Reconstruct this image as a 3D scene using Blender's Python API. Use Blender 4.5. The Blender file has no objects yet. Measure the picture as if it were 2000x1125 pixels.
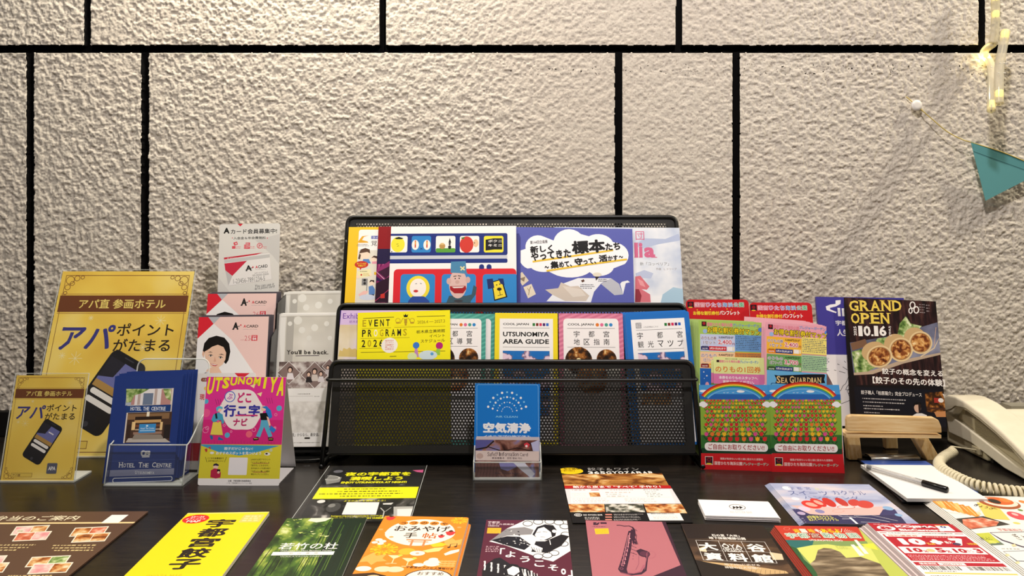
import bpy, bmesh, math, random
import numpy as np
from mathutils import Vector, Matrix

# ------------------------------------------------------------------ camera, world, lights, exposure
SC = bpy.context.scene
F, YH, H = 1480.0, 440.0, 0.365          # focal length in px, horizon row, eye height over the counter (m)
WALL_Y = 1.318                           # distance of the wall from the eye
cam_data = bpy.data.cameras.new('camera')
cam_data.sensor_width = 36.0
cam_data.lens = F / 2000 * 36.0
cam_data.shift_y = -(562.5 - YH) / 2000
cam_data.clip_start = 0.05
cam = bpy.data.objects.new('camera', cam_data)
cam.location = (0, 0, H)
cam.rotation_euler = (math.pi / 2, 0, 0)
SC.collection.objects.link(cam)
SC.camera = cam

SC.view_settings.view_transform = 'Standard'
SC.view_settings.look = 'None'
SC.view_settings.exposure = 0.0
SC.view_settings.gamma = 1.0
SC.view_settings.use_curve_mapping = False

world = bpy.data.worlds.new('room_light')
world.use_nodes = True
world.node_tree.nodes['Background'].inputs[0].default_value = (1.0, 0.9, 0.8, 1)
world.node_tree.nodes['Background'].inputs[1].default_value = 0.14
SC.world = world


def lamp(name, loc, target, power, color, size, spot=None, blend=0.6):
    d = bpy.data.lights.new(name, 'SPOT' if spot else 'AREA')
    d.energy = power
    d.color = color
    if spot:
        d.spot_size = math.radians(spot)
        d.spot_blend = blend
        d.shadow_soft_size = size
    else:
        d.shape = 'DISK'
        d.size = size
    o = bpy.data.objects.new(name, d)
    o.location = loc
    o.rotation_euler = (Vector(target) - Vector(loc)).to_track_quat('-Z', 'Y').to_euler()
    SC.collection.objects.link(o)
    return o


# ceiling downlights of the lobby: two wash the wall, three stand over the customer side of the counter
lamp('downlight_wall_a', (-0.40, 1.175, 1.22), (-0.40, 1.23, 0.0), 28, (1.0, 0.91, 0.73), 0.03, 150, 0.9)
lamp('downlight_wall_b', (1.47, 1.03, 1.46), (1.05, 1.22, 0.1), 60, (1.0, 0.89, 0.68), 0.03, 150, 0.9)
lamp('downlight_room_a', (-0.60, 0.45, 1.55), (-0.45, 1.00, 0.0), 6, (1.0, 0.93, 0.86), 0.10)
lamp('downlight_room_b', (0.25, 0.45, 1.55), (0.30, 1.10, 0.1), 16, (1.0, 0.92, 0.89), 0.10)

# ------------------------------------------------------------------ materials
MATS = {}


def lin(h):
    h = h.lstrip('#')
    if len(h) == 3:
        h = ''.join(c * 2 for c in h)
    out = []
    for i in (0, 2, 4):
        c = int(h[i:i + 2], 16) / 255
        out.append(c / 12.92 if c <= 0.04045 else ((c + 0.055) / 1.055) ** 2.4)
    return out + [1.0]


def mat(h, rough=0.42, metal=0.0, spec=0.35):
    key = (h, rough, metal, spec)
    if key in MATS:
        return MATS[key]
    if h in PHOTO:
        m = PHOTO[h]()
    else:
        m = bpy.data.materials.new('paint_' + h.strip('#'))
        m.use_nodes = True
        b = m.node_tree.nodes['Principled BSDF']
        b.inputs['Base Color'].default_value = lin(h)
        b.inputs['Roughness'].default_value = rough
        b.inputs['Metallic'].default_value = metal
        b.inputs['Specular IOR Level'].default_value = spec
    MATS[key] = m
    return m


def noise_mat(name, stops, scale, stretch=(1, 1, 1), detail=4, rough=0.4, distort=0.0, bump=0.0, rampmode='LINEAR', spec=0.35):
    m = bpy.data.materials.new(name)
    m.use_nodes = True
    nt = m.node_tree
    b = nt.nodes['Principled BSDF']
    tc = nt.nodes.new('ShaderNodeTexCoord')
    mp = nt.nodes.new('ShaderNodeMapping')
    mp.inputs['Scale'].default_value = stretch
    n = nt.nodes.new('ShaderNodeTexNoise')
    n.inputs['Scale'].default_value = scale
    n.inputs['Detail'].default_value = detail
    n.inputs['Distortion'].default_value = distort
    r = nt.nodes.new('ShaderNodeValToRGB')
    r.color_ramp.interpolation = rampmode
    el = r.color_ramp.elements
    el[0].position, el[0].color = stops[0][0], lin(stops[0][1])
    el[1].position, el[1].color = stops[-1][0], lin(stops[-1][1])
    for p, c in stops[1:-1]:
        e = el.new(p)
        e.color = lin(c)
    L = nt.links.new
    L(tc.outputs['Object'], mp.inputs['Vector'])
    L(mp.outputs['Vector'], n.inputs['Vector'])
    L(n.outputs['Fac'], r.inputs['Fac'])
    L(r.outputs['Color'], b.inputs['Base Color'])
    b.inputs['Roughness'].default_value = rough
    b.inputs['Specular IOR Level'].default_value = spec
    if bump:
        bp = nt.nodes.new('ShaderNodeBump')
        bp.inputs['Strength'].default_value = bump
        bp.inputs['Distance'].default_value = 0.002
        L(n.outputs['Fac'], bp.inputs['Height'])
        L(bp.outputs['Normal'], b.inputs['Normal'])
    return m


# printed pictures and grounds: colour noise where the print is a photograph
PHOTO = {
    '@gold': lambda: noise_mat('gold_print', [(0.3, '#e6be4a'), (0.5, '#f2d25c'), (0.7, '#f8e48c')], 9, detail=2),
    '@bokeh': lambda: noise_mat('bokeh_print', [(0.35, '#d3d0c6'), (0.55, '#e2dfd6'), (0.7, '#efede6')], 22, detail=1),
    '@grayphoto': lambda: noise_mat('pale_street_print', [(0.35, '#c9c6c1'), (0.5, '#dcd9d4'), (0.65, '#ebe9e5')], 90, detail=4),
    '@sakura': lambda: noise_mat('blossom_print', [(0.42, '#1d6fc0'), (0.5, '#2a74bd'), (0.54, '#7a5a78'), (0.6, '#e8cfe0')], 70, detail=6),
    '@night': lambda: noise_mat('lamp_lit_print', [(0.35, '#1a0f08'), (0.5, '#4a2a12'), (0.62, '#a8682c'), (0.72, '#f0d090')], 110, detail=5),
    '@food': lambda: noise_mat('dish_print', [(0.3, '#5a2812'), (0.45, '#b86a30'), (0.56, '#dcae72'), (0.72, '#f4e2c4')], 90, detail=5),
    '@redfood': lambda: noise_mat('sashimi_print', [(0.3, '#b04a30'), (0.5, '#d97a5a'), (0.65, '#f0c0a8'), (0.75, '#fbeee6')], 100, detail=5),
    '@pinkfood': lambda: noise_mat('pink_dish_print', [(0.3, '#d9808a'), (0.5, '#eeb4b0'), (0.6, '#f4dcd2'), (0.72, '#7a9a4a')], 70, detail=5),
    '@bake': lambda: noise_mat('baked_dumpling_print', [(0.3, '#2f1508'), (0.42, '#7a4216'), (0.55, '#c08440'), (0.7, '#ecd09a')], 26, (1, 1.8, 1), detail=5, distort=1.2),
    '@green': lambda: noise_mat('bamboo_print', [(0.3, '#0f2410'), (0.43, '#2c4a1c'), (0.53, '#4f7426'), (0.63, '#a5b64c'), (0.75, '#eef0b8')], 34, (1.6, 0.8, 1), detail=6),
    '@salad': lambda: noise_mat('salad_print', [(0.3, '#2c4a1c'), (0.45, '#6f8f48'), (0.58, '#b7c88a'), (0.7, '#eef0d8')], 120, (1, 1, 1), detail=6),
    '@wooddark': lambda: noise_mat('dark_plank_print', [(0.3, '#120b0c'), (0.5, '#2a1719'), (0.65, '#4a2c28')], 60, (3, 1, 0.4), detail=5),
    '@cave': lambda: noise_mat('quarry_print', [(0.3, '#1f1512'), (0.5, '#3d2c22'), (0.62, '#6b4f38'), (0.75, '#b59a74')], 14, (1, 2.2, 1), detail=6),
    '@sky': lambda: noise_mat('dusk_sky_print', [(0.3, '#7d86b5'), (0.48, '#b3bbd8'), (0.6, '#d8cfd8'), (0.72, '#efe3dc')], 14, (0.7, 2.0, 1), detail=4),
    '@cloud': lambda: noise_mat('watercolour_print', [(0.35, '#b9c6de'), (0.48, '#dde3ee'), (0.6, '#f1f2f6')], 16, (1, 1, 1), detail=3),
    '@elephant': lambda: noise_mat('animal_hide_print', [(0.3, '#3d3226'), (0.5, '#75654f'), (0.62, '#a8977c'), (0.75, '#cbbfa6')], 40, (0.6, 2.4, 1), detail=7),
    '@fuji': lambda: noise_mat('blossom_mountain_print', [(0.32, '#4a2a2c'), (0.45, '#8a5f58'), (0.55, '#a99bc0'), (0.68, '#dfe2f2')], 34, detail=7),
    '@branch': lambda: noise_mat('branch_print', [(0.34, '#2a1416'), (0.46, '#6a4038'), (0.55, '#9c6f62'), (0.66, '#7f7fb4'), (0.76, '#b9b8da')], 42, detail=7, distort=0.8),
    '@bw': lambda: noise_mat('monochrome_bar_print', [(0.36, '#0d0d0d'), (0.5, '#1c1b1a'), (0.6, '#555350'), (0.68, '#c9c6c2')], 28, detail=5, distort=1.0),
    '@ink': lambda: noise_mat('ink_drawing_print', [(0.44, '#14090d'), (0.46, '#f2eeee')], 60, detail=4, distort=2.0, rampmode='CONSTANT'),
    '@sand': lambda: noise_mat('exhibition_print', [(0.35, '#d8c6a0'), (0.5, '#e5d9c0'), (0.65, '#e6d9e6')], 14, detail=3),
    '@people': lambda: noise_mat('office_print', [(0.3, '#3a2a28'), (0.45, '#8c7a76'), (0.55, '#cfc6c2'), (0.68, '#f1efec')], 60, detail=5),
    '@plate': lambda: noise_mat('slate_plate_print', [(0.3, '#4a4a5c'), (0.5, '#6d7088'), (0.7, '#9a9cb0')], 20, detail=4),
    '@pork': lambda: noise_mat('filling_print', [(0.34, '#4a1f10'), (0.46, '#8f4d24'), (0.58, '#d9a05a'), (0.7, '#f3d9a4')], 130, detail=5, distort=0.6),
    '@red': lambda: noise_mat('crimson_print', [(0.3, '#6a0a12'), (0.6, '#8f0f18')], 10, detail=2),
    '@aurora': lambda: noise_mat('stage_light_print', [(0.3, '#120a2a'), (0.5, '#2a1048'), (0.58, '#8a1a5a'), (0.66, '#e07ab0')], 26, (1, 1, 1), detail=5, distort=1.4),
}


def clear_mat(name, tint='#fcfdfd', base=0.01, rough=0.03, sheen=0.5):
    m = bpy.data.materials.new(name)
    m.use_nodes = True
    nt = m.node_tree
    nt.nodes.clear()
    out = nt.nodes.new('ShaderNodeOutputMaterial')
    tr = nt.nodes.new('ShaderNodeBsdfTransparent')
    tr.inputs[0].default_value = lin(tint)
    gl = nt.nodes.new('ShaderNodeBsdfGlossy')
    gl.inputs['Roughness'].default_value = rough
    fr = nt.nodes.new('ShaderNodeFresnel')
    fr.inputs[0].default_value = 1.45
    mx = nt.nodes.new('ShaderNodeMixShader')
    df = nt.nodes.new('ShaderNodeBsdfDiffuse')
    df.inputs[0].default_value = lin(tint)
    m2 = nt.nodes.new('ShaderNodeMixShader')
    m2.inputs[0].default_value = base
    L = nt.links.new
    dm = nt.nodes.new('ShaderNodeMath')
    dm.operation = 'MULTIPLY'
    dm.inputs[1].default_value = sheen
    L(fr.outputs[0], dm.inputs[0])
    L(dm.outputs[0], mx.inputs[0])
    L(tr.outputs[0], mx.inputs[1])
    L(gl.outputs[0], mx.inputs[2])
    L(mx.outputs[0], m2.inputs[1])
    L(df.outputs[0], m2.inputs[2])
    L(m2.outputs[0], out.inputs[0])
    return m


ACRYLIC = clear_mat('clear_acrylic')
ACRYLIC_SHEET = clear_mat('clear_acrylic_sheet', '#ffffff', 0.004, 0.04, 0.22)
ACRYLIC_EDGE = clear_mat('clear_acrylic_edge', '#f4f7f5', 0.45, 0.1)
TUBE_CLEAR = clear_mat('clear_tube', '#f4f0e2', 0.34, 0.12)

# ------------------------------------------------------------------ small scene helpers
COL = SC.collection


def link(o, parent=None):
    COL.objects.link(o)
    if parent:
        o.parent = parent
    return o


def tag(o, label=None, cat=None, group=None, kind=None):
    for k, v in (('label', label), ('category', cat), ('group', group), ('kind', kind)):
        if v:
            o[k] = v
    return o


def root(name, loc, label, cat, group=None):
    o = bpy.data.objects.new(name, None)
    o.empty_display_size = 0.02
    o.location = loc
    link(o)
    return tag(o, label, cat, group)


def mesh_obj(name, verts, faces, mats, idx=None, parent=None, origin=None, smooth=False, label=None):
    """one mesh object; verts are world coordinates (m)"""
    if origin is None:
        if parent is not None:
            origin = parent.matrix_basis.translation
            p = parent.parent
            while p is not None:
                origin = origin + p.matrix_basis.translation
                p = p.parent
        else:
            a = np.array(verts)
            origin = Vector(((a[:, 0].min() + a[:, 0].max()) / 2, (a[:, 1].min() + a[:, 1].max()) / 2, a[:, 2].min()))
    origin = Vector(origin)
    me = bpy.data.meshes.new(name)
    me.from_pydata([Vector(v) - origin for v in verts], [], faces)
    for m in (mats if isinstance(mats, (list, tuple)) else [mats]):
        me.materials.append(m)
    if idx:
        me.polygons.foreach_set('material_index', idx)
    if smooth:
        me.polygons.foreach_set('use_smooth', [True] * len(me.polygons))
    me.update()
    o = bpy.data.objects.new(name, me)
    if parent is None:
        o.location = origin
    link(o, parent)
    if label:
        o['label'] = label
    return o


class MB:
    """collects simple solids into one mesh"""

    def __init__(s):
        s.v, s.f = [], []

    def add(s, v, f):
        b = len(s.v)
        s.v += [tuple(p) for p in v]
        s.f += [tuple(i + b for i in q) for q in f]
        return s

    def box(s, x0, x1, y0, y1, z0, z1):
        v = [(x, y, z) for x in (x0, x1) for y in (y0, y1) for z in (z0, z1)]
        return s.add(v, [(0, 1, 3, 2), (4, 6, 7, 5), (0, 4, 5, 1), (2, 3, 7, 6), (0, 2, 6, 4), (1, 5, 7, 3)])

    def prism(s, pts, ext):
        """polygon of 3D points extruded by the vector ext"""
        n = len(pts)
        e = Vector(ext)
        v = [Vector(p) for p in pts] + [Vector(p) + e for p in pts]
        f = [tuple(range(n))[::-1], tuple(range(n, 2 * n))] + [(i, (i + 1) % n, n + (i + 1) % n, n + i) for i in range(n)]
        return s.add(v, f)

    def tube(s, pts, r, seg=10, closed=False):
        P = [Vector(p) for p in pts]
        n = len(P)
        rings = []
        up = None
        for i in range(n):
            a = P[i - 1] if (i or closed) else P[i]
            b = P[(i + 1) % n] if (i < n - 1 or closed) else P[i]
            t = (b - a).normalized()
            if up is None:
                up = t.orthogonal().normalized()
            up = (up - t * up.dot(t))
            up = up.normalized() if up.length > 1e-6 else t.orthogonal().normalized()
            w = t.cross(up)
            rr = r[i] if isinstance(r, (list, tuple)) else r
            rings.append([P[i] + (up * math.cos(2 * math.pi * k / seg) + w * math.sin(2 * math.pi * k / seg)) * rr for k in range(seg)])
        v = [p for ring in rings for p in ring]
        f = []
        for i in range(n if closed else n - 1):
            j = (i + 1) % n
            for k in range(seg):
                f.append((i * seg + k, i * seg + (k + 1) % seg, j * seg + (k + 1) % seg, j * seg + k))
        if not closed:
            f.append(tuple(range(seg))[::-1])
            f.append(tuple((n - 1) * seg + k for k in range(seg)))
        return s.add(v, f)

    def build(s, name, m, parent=None, smooth=False, label=None, origin=None):
        return mesh_obj(name, s.v, s.f, m, parent=parent, smooth=smooth, label=label, origin=origin)


def bevel(o, w=0.001, seg=2):
    md = o.modifiers.new('soft_edges', 'BEVEL')
    md.width = w
    md.segments = seg
    md.limit_method = 'ANGLE'
    return o


def arc_path(pts, r, seg=6):
    """polyline with its inner corners rounded"""
    P = [Vector(p) for p in pts]
    out = [P[0]]
    for i in range(1, len(P) - 1):
        a, b, c = P[i - 1], P[i], P[i + 1]
        u, w = (a - b), (c - b)
        rr = min(r, u.length * 0.49, w.length * 0.49)
        p0, p1 = b + u.normalized() * rr, b + w.normalized() * rr
        for k in range(seg + 1):
            t = k / seg
            out.append(p0 * (1 - t) ** 2 + b * 2 * t * (1 - t) + p1 * t ** 2)
    out.append(P[-1])
    return out


def dup(o, off, label=None, group=None, name=None):
    c = o.copy()
    c.location = Vector(o.location) + Vector(off)
    COL.objects.link(c)
    if label:
        c['label'] = label
    if group:
        c['group'] = group
    for ch in o.children:
        d = ch.copy()
        d.parent = c
        COL.objects.link(d)
    return c


# ------------------------------------------------------------------ planes of paper and what is printed on them
class Plane:
    def __init__(s, p, yaw=0.0, lean=None):
        """lean None: lies flat at height p[2]; else stands and leans back by lean degrees"""
        s.p = Vector(p)
        y = math.radians(yaw)
        s.x = Vector((math.cos(y), math.sin(y), 0))
        if lean is None:
            s.n = Vector((0, 0, 1))
        else:
            a = math.radians(lean)
            up = Vector((-math.sin(y) * math.sin(a), math.cos(y) * math.sin(a), math.cos(a)))
            s.n = s.x.cross(up)

    def hit(s, u, v):
        o = Vector((0, 0, H))
        d = Vector(((u - 1000) / F, 1, -(v - YH) / F))
        return o + d * ((s.p - o).dot(s.n) / d.dot(s.n))


def table(z=0.0):
    return Plane((0, 0, z))


def ground(u, v, z=0.0):
    return table(z).hit(u, v)


TEXTS = {}
_cu = bpy.data.curves.new('lettering', 'FONT')
_cu.resolution_u = 2
_ob = bpy.data.objects.new('lettering', _cu)


def glyphs(txt, bold):
    k = (txt, bold)
    if k not in TEXTS:
        _cu.body = txt
        _cu.offset = bold
        me = _ob.to_mesh()
        v = np.array([(q.co.x, q.co.y) for q in me.vertices])
        f = [tuple(p.vertices) for p in me.polygons]
        _ob.to_mesh_clear()
        TEXTS[k] = (v, f)
    return TEXTS[k]


def clip(pts, W, Hh):
    for ax, lim, sg in ((0, 0, 1), (0, W, -1), (1, 0, 1), (1, Hh, -1)):
        out = []
        n = len(pts)
        for i in range(n):
            a, b = pts[i], pts[(i + 1) % n]
            da, db = (a[ax] - lim) * sg, (b[ax] - lim) * sg
            if da >= 0:
                out.append(a)
            if (da >= 0) != (db >= 0):
                t = da / (da - db)
                out.append((a[0] + (b[0] - a[0]) * t, a[1] + (b[1] - a[1]) * t))
        pts = out
        if len(pts) < 3:
            return []
    return pts


def area2(p):
    return sum(p[i - 1][0] * p[i][1] - p[i][0] * p[i - 1][1] for i in range(len(p)))


class Sheet:
    """a sheet or booklet of paper on a plane; print is laid out in photo pixels mapped onto that plane, or in page units"""
    EPS = 0.012                                       # mm between printed layers

    def __init__(s, name, label, cat, plane, TL, TR, Hmm=None, BL=None, t=0.3, col='#f4f2f0', side=None, r=0, outline=None, group=None, W=None, zoom=None, parent=None):
        s.name, s.label, s.cat, s.group, s.parent = name, label, cat, group, parent
        a, b = plane.hit(*TL), plane.hit(*TR)
        s.ex = (b - a).normalized()
        s.n = plane.n
        s.ey = s.n.cross(s.ex)
        s.W = W if W else (b - a).length * 1000
        s.plane = plane
        if Hmm is None:
            c = plane.hit(*BL)
            Hmm = -(c - a).dot(s.ey) * 1000
        s.H = Hmm
        s.o = a - s.ey * (Hmm / 1000)
        s.t = t
        s.col, s.side = col, side or col
        s.zoom = zoom or (0, 0, 1)
        s.page = False
        s.items = []                                  # (verts local mm, faces, colour, layer, bbox)
        if outline:
            z, s.zoom = s.zoom, (0, 0, 1)
            s.out = [s.loc(*p) for p in outline]
            s.zoom = z
        elif r:
            rs = r if isinstance(r, (list, tuple)) else (r,) * 4      # bl br tr tl
            s.out = []
            for (cx, cy, a0), q in zip(((0, 0, 180), (s.W, 0, 270), (s.W, s.H, 0), (0, s.H, 90)), rs):
                if q <= 0:
                    s.out.append((cx, cy))
                    continue
                mx = cx + q if cx == 0 else cx - q
                my = cy + q if cy == 0 else cy - q
                for k in range(6):
                    an = math.radians(a0 + 90 * k / 5)
                    s.out.append((mx + q * math.cos(an), my + q * math.sin(an)))
        else:
            s.out = [(0, 0), (s.W, 0), (s.W, s.H), (0, s.H)]
        if area2(s.out) < 0:
            s.out.reverse()

    # -- coordinates
    def loc(s, x, y):
        if s.page:                                    # page units: percent of the width, downwards from the top
            return (x * s.W / 100, s.H - y * s.W / 100)
        ox, oy, k = s.zoom
        p = s.plane.hit(ox + x / k, oy + y / k) - s.o
        return (p.dot(s.ex) * 1000, p.dot(s.ey) * 1000)

    def box(s, x0, y0, x1, y1):
        ym, xm = (y0 + y1) / 2, (x0 + x1) / 2
        return s.loc(x0, ym)[0], s.loc(xm, y1)[1], s.loc(x1, ym)[0], s.loc(xm, y0)[1]

    def put(s, v, f, col):
        a = np.array(v)
        bb = (a[:, 0].min(), a[:, 1].min(), a[:, 0].max(), a[:, 1].max())
        lay = 1
        for it in s.items:
            c = it[4]
            if c[0] < bb[2] and c[2] > bb[0] and c[1] < bb[3] and c[3] > bb[1]:
                lay = max(lay, it[3] + 1)
        s.items.append((v, f, col, lay, bb))
        return s

    # -- marks
    def lpoly(s, pts, col):
        pts = clip(pts, s.W, s.H)
        if pts:
            if area2(pts) < 0:
                pts = pts[::-1]
            s.put(pts, [tuple(range(len(pts)))], col)
        return s

    def poly(s, pts, col):
        return s.lpoly([s.loc(*p) for p in pts], col)

    def rect(s, x0, y0, x1, y1, col, r=0):
        a, b, c, d = s.box(x0, y0, x1, y1)
        if r:
            q = r * abs(c - a) / max(1e-6, abs(x1 - x0))
            pts = []
            for cx, cy, a0 in ((a + q, b + q, 180), (c - q, b + q, 270), (c - q, d - q, 0), (a + q, d - q, 90)):
                for k in range(5):
                    an = math.radians(a0 + 22.5 * k)
                    pts.append((cx + q * math.cos(an), cy + q * math.sin(an)))
            return s.lpoly(pts, col)
        return s.lpoly([(a, b), (c, b), (c, d), (a, d)], col)

    def band(s, y0, y1, col, x=None):
        """a strip over the whole width between two rows"""
        a, b = s.locy(y0), s.locy(y1)
        return s.lpoly([(0, b), (s.W, b), (s.W, a), (0, a)], col)

    def locy(s, y):
        if s.page:
            return s.H - y * s.W / 100
        # row measured along the middle of the page
        ox, oy, k = s.zoom
        for lx in (s.W / 2,):
            lo, hi = -50.0, s.H + 50
            for _ in range(40):
                m = (lo + hi) / 2
                p = s.o + s.ex * (lx / 1000) + s.ey * (m / 1000)
                v = YH - (p.z - H) / p.y * F
                if v > oy + y / k:
                    lo = m
                else:
                    hi = m
            return m

    def circ(s, x, y, r, col, ry=None, seg=24, a0=0, a1=360):
        cx, cy = s.loc(x, y)
        rx = abs(s.loc(x + r, y)[0] - cx)
        rr = rx if ry is None else (rx * ry / r if s.page else abs(s.loc(x, y - ry)[1] - s.loc(x, y + ry)[1]) / 2)
        n = max(6, int(seg * abs(a1 - a0) / 360))
        pts = [(cx + rx * math.cos(math.radians(a0 + (a1 - a0) * k / n)), cy + rr * math.sin(math.radians(a0 + (a1 - a0) * k / n))) for k in range(n + (0 if a1 - a0 == 360 else 1))]
        return s.lpoly(pts, col)

    def line(s, pts, w, col):
        """a stroke through the points, w wide in drawing units"""
        L = [Vector(s.loc(*p)) for p in pts]
        k = abs(s.loc(pts[0][0] + 1, pts[0][1])[0] - L[0].x)
        h = w * k / 2
        v, f = [], []
        n = len(L)
        for i in range(n):
            d = (L[min(i + 1, n - 1)] - L[max(i - 1, 0)])
            d = d.normalized() if d.length else Vector((1, 0))
            q = Vector((-d.y, d.x)) * h
            v += [tuple(L[i] + q), tuple(L[i] - q)]
        for i in range(n - 1):
            f.append((2 * i, 2 * i + 1, 2 * i + 3, 2 * i + 2))
        v = [(min(max(a, 0), s.W), min(max(b, 0), s.H)) for a, b in v]
        return s.put(v, f, col)

    def ring(s, x, y, r, w, col, ry=None):
        ry = ry or r
        return s.line([(x + r * math.cos(k * math.pi / 12), y + ry * math.sin(k * math.pi / 12)) for k in range(25)], w, col)

    def text(s, txt, x0, y0, x1, y1, col, bold=0.0, rot=0.0, skew=0.0):
        asc = all(ord(ch) < 128 for ch in txt)
        base = min(bold, 0.02) if asc else 0.0        # heavier weights: the outline repeated around itself
        over = max(0.0, bold - base) if asc else bold * 0.85
        v, f = glyphs(txt, base)
        a, b, c, d = s.box(x0, y0, x1, y1)
        mn, mx = v.min(0), v.max(0)
        dirs = [(0, 0)]
        if over > 0.03:
            dirs += [(math.cos(k * math.pi / 4) * over, math.sin(k * math.pi / 4) * over) for k in range(8)]
        elif over > 0.004:
            h_ = over * 0.75
            dirs = [(h_, h_), (-h_, h_), (h_, -h_), (-h_, -h_)]
        mn, mx = mn - over, mx + over
        for dd in dirs:
            q = (v + dd - mn) / np.maximum(mx - mn, 1e-6)
            q = q * [c - a, d - b]
            if skew:
                q[:, 0] += q[:, 1] * skew
            if rot:
                t = math.radians(rot)
                m = np.array([(c - a) / 2, (d - b) / 2])
                w = q - m
                q = np.stack([w[:, 0] * math.cos(t) - w[:, 1] * math.sin(t), w[:, 0] * math.sin(t) + w[:, 1] * math.cos(t)], 1) + m
            q = q + [a, b]
            s.put([tuple(p) for p in q], f, col)
        return s

    def serif(s, txt, x0, y0, x1, y1, col, bold=0.01, w=0.22, adv=None):
        """lettering with slab serifs: each letter in a cell of its own with feet drawn on its stems"""
        wid = {'I': .45, 'l': .35, 'i': .35, '.': .3, ' ': .45, 'M': 1.25, 'W': 1.3, '1': .6, 't': .6, 'r': .7, "'": .25, 'J': .7}
        feet = {'A': 'bl br', 'D': 'tl bl', 'E': 'tl bl', 'F': 'tl bl', 'G': '', 'H': 'tl tr bl br', 'I': 'tm bm', 'L': 'tl bl', 'M': 'tl tr bl br',
                'N': 'tl bl tr', 'P': 'tl bl', 'R': 'tl bl br', 'T': 'bm', 'U': 'tl tr', 'Y': 'tl tr bm', 'Z': '', '1': 'bm', 'K': 'tl tr bl br', 'l': 'tm bm', 'i': 'bm', 'n': 'bl br', 'r': 'bl', 'h': 'bl br', 'b': 'tl', 'k': 'bl br', 'm': 'bl br', 'a': 'br', 'u': 'tl br'}
        tot = sum(wid.get(c, 1.0) for c in txt)
        cell = (x1 - x0) / tot
        x = x0
        low = 'acemnorsuvwxz'
        for i, c in enumerate(txt):
            cw = wid.get(c, 1.0) * cell
            if c == ' ':
                x += cw
                continue
            g0, g1 = x + cw * 0.07, x + cw * 0.93
            t0 = y0 + (y1 - y0) * 0.3 if (c in low and txt != txt.upper()) else y0
            if c == '.':
                s.rect(g0, y1 - (y1 - y0) * 0.17, g1, y1, col)
                x += cw
                continue
            if c == "'":
                s.rect(g0, y0, g1, y0 + (y1 - y0) * 0.3, col)
                x += cw
                continue
            s.text(c, g0, t0, g1, y1, col, bold)
            hw, th = min(cell * w, cw * 0.42), (y1 - y0) * 0.055
            for ft in feet.get(c, '').split():
                cx = {'l': g0 + cell * 0.07, 'r': g1 - cell * 0.07, 'm': (g0 + g1) / 2}[ft[1]]
                cy = t0 if ft[0] == 't' else y1 - th
                s.rect(cx - hw, cy, cx + hw, cy + th, col)
            x += cw
        return s

    def small(s, x0, y0, x1, y1, rows, col, seed=1, fill=0.55, ragged=0.25):
        """lines of print too fine to read: short irregular strokes"""
        rnd = random.Random(seed * 97 + rows)
        a, b, c, d = s.box(x0, y0, x1, y1)
        h = (d - b) / rows
        v, f = [], []
        for k in range(rows):
            y = d - h * (k + 0.5)
            x = a
            end = c - (c - a) * ragged * rnd.random()
            while x < end:
                w = h * rnd.uniform(0.25, 0.9)
                hh = h * fill * rnd.uniform(0.55, 1.0) / 2
                n = len(v)
                v += [(x, y - hh), (min(x + w, end), y - hh), (min(x + w, end), y + hh), (x, y + hh)]
                f.append((n, n + 1, n + 2, n + 3))
                x += w + h * rnd.uniform(0.12, 0.4)
        if v:
            s.put(v, f, col)
        return s

    # -- build
    def done(s, extra=None):
        cols = [s.col]

        def ci(c):
            if c not in cols:
                cols.append(c)
            return cols.index(c)
        V, Fc, I = [], [], []

        def world(p, z):
            return s.o + s.ex * (p[0] / 1000) + s.ey * (p[1] / 1000) + s.n * (z / 1000)
        n = len(s.out)
        V += [world(p, 0) for p in s.out] + [world(p, -s.t) for p in s.out]
        Fc.append(tuple(range(n)))
        I.append(0)
        Fc.append(tuple(range(n, 2 * n))[::-1])
        I.append(0)
        sd = ci(s.side)
        for i in range(n):
            Fc.append((i, n + i, n + (i + 1) % n, (i + 1) % n))
            I.append(sd)
        for v, f, c, lay, _ in s.items:
            b = len(V)
            z = lay * s.EPS
            V += [world(p, z) for p in v]
            k = ci(c)
            for q in f:
                Fc.append(tuple(j + b for j in q))
                I.append(k)
        o = mesh_obj(s.name, V, Fc, [mat(c) for c in cols], I, parent=s.parent)
        # keep the print facing outward
        if s.parent is None:
            tag(o, s.label, s.cat, s.group)
        elif s.label:
            o['label'] = s.label
        low = min(p.z for p in V)
        if low < -0.0006:
            print('BELOW', s.name, round(low * 1000, 1), 'mm')
        return o


def blank(like, name, label, cat, group, col=None, side=None, t=None):
    """an unprinted twin of a sheet, for the ones that lie behind it"""
    q = Sheet.__new__(Sheet)
    q.__dict__.update(like.__dict__)
    q.name, q.label, q.cat, q.group = name, label, cat, group
    q.items = []
    if col:
        q.col = col
        q.side = side or col
    if side:
        q.side = side
    if t:
        q.t = t
    return q

# ------------------------------------------------------------------ the setting
def value_noise(X, Y, wl, seed):
    r = np.random.RandomState(seed)
    n = 512
    lat = r.rand(n, n)
    x, y = X / wl + 1000.3, Y / wl + 1000.7
    xi, yi = np.floor(x).astype(int), np.floor(y).astype(int)
    fx, fy = x - xi, y - yi
    fx, fy = fx * fx * (3 - 2 * fx), fy * fy * (3 - 2 * fy)
    g = lambda a, b: lat[(xi + a) % n, (yi + b) % n]
    return (g(0, 0) * (1 - fx) + g(1, 0) * fx) * (1 - fy) + (g(0, 1) * (1 - fx) + g(1, 1) * fx) * fy


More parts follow.
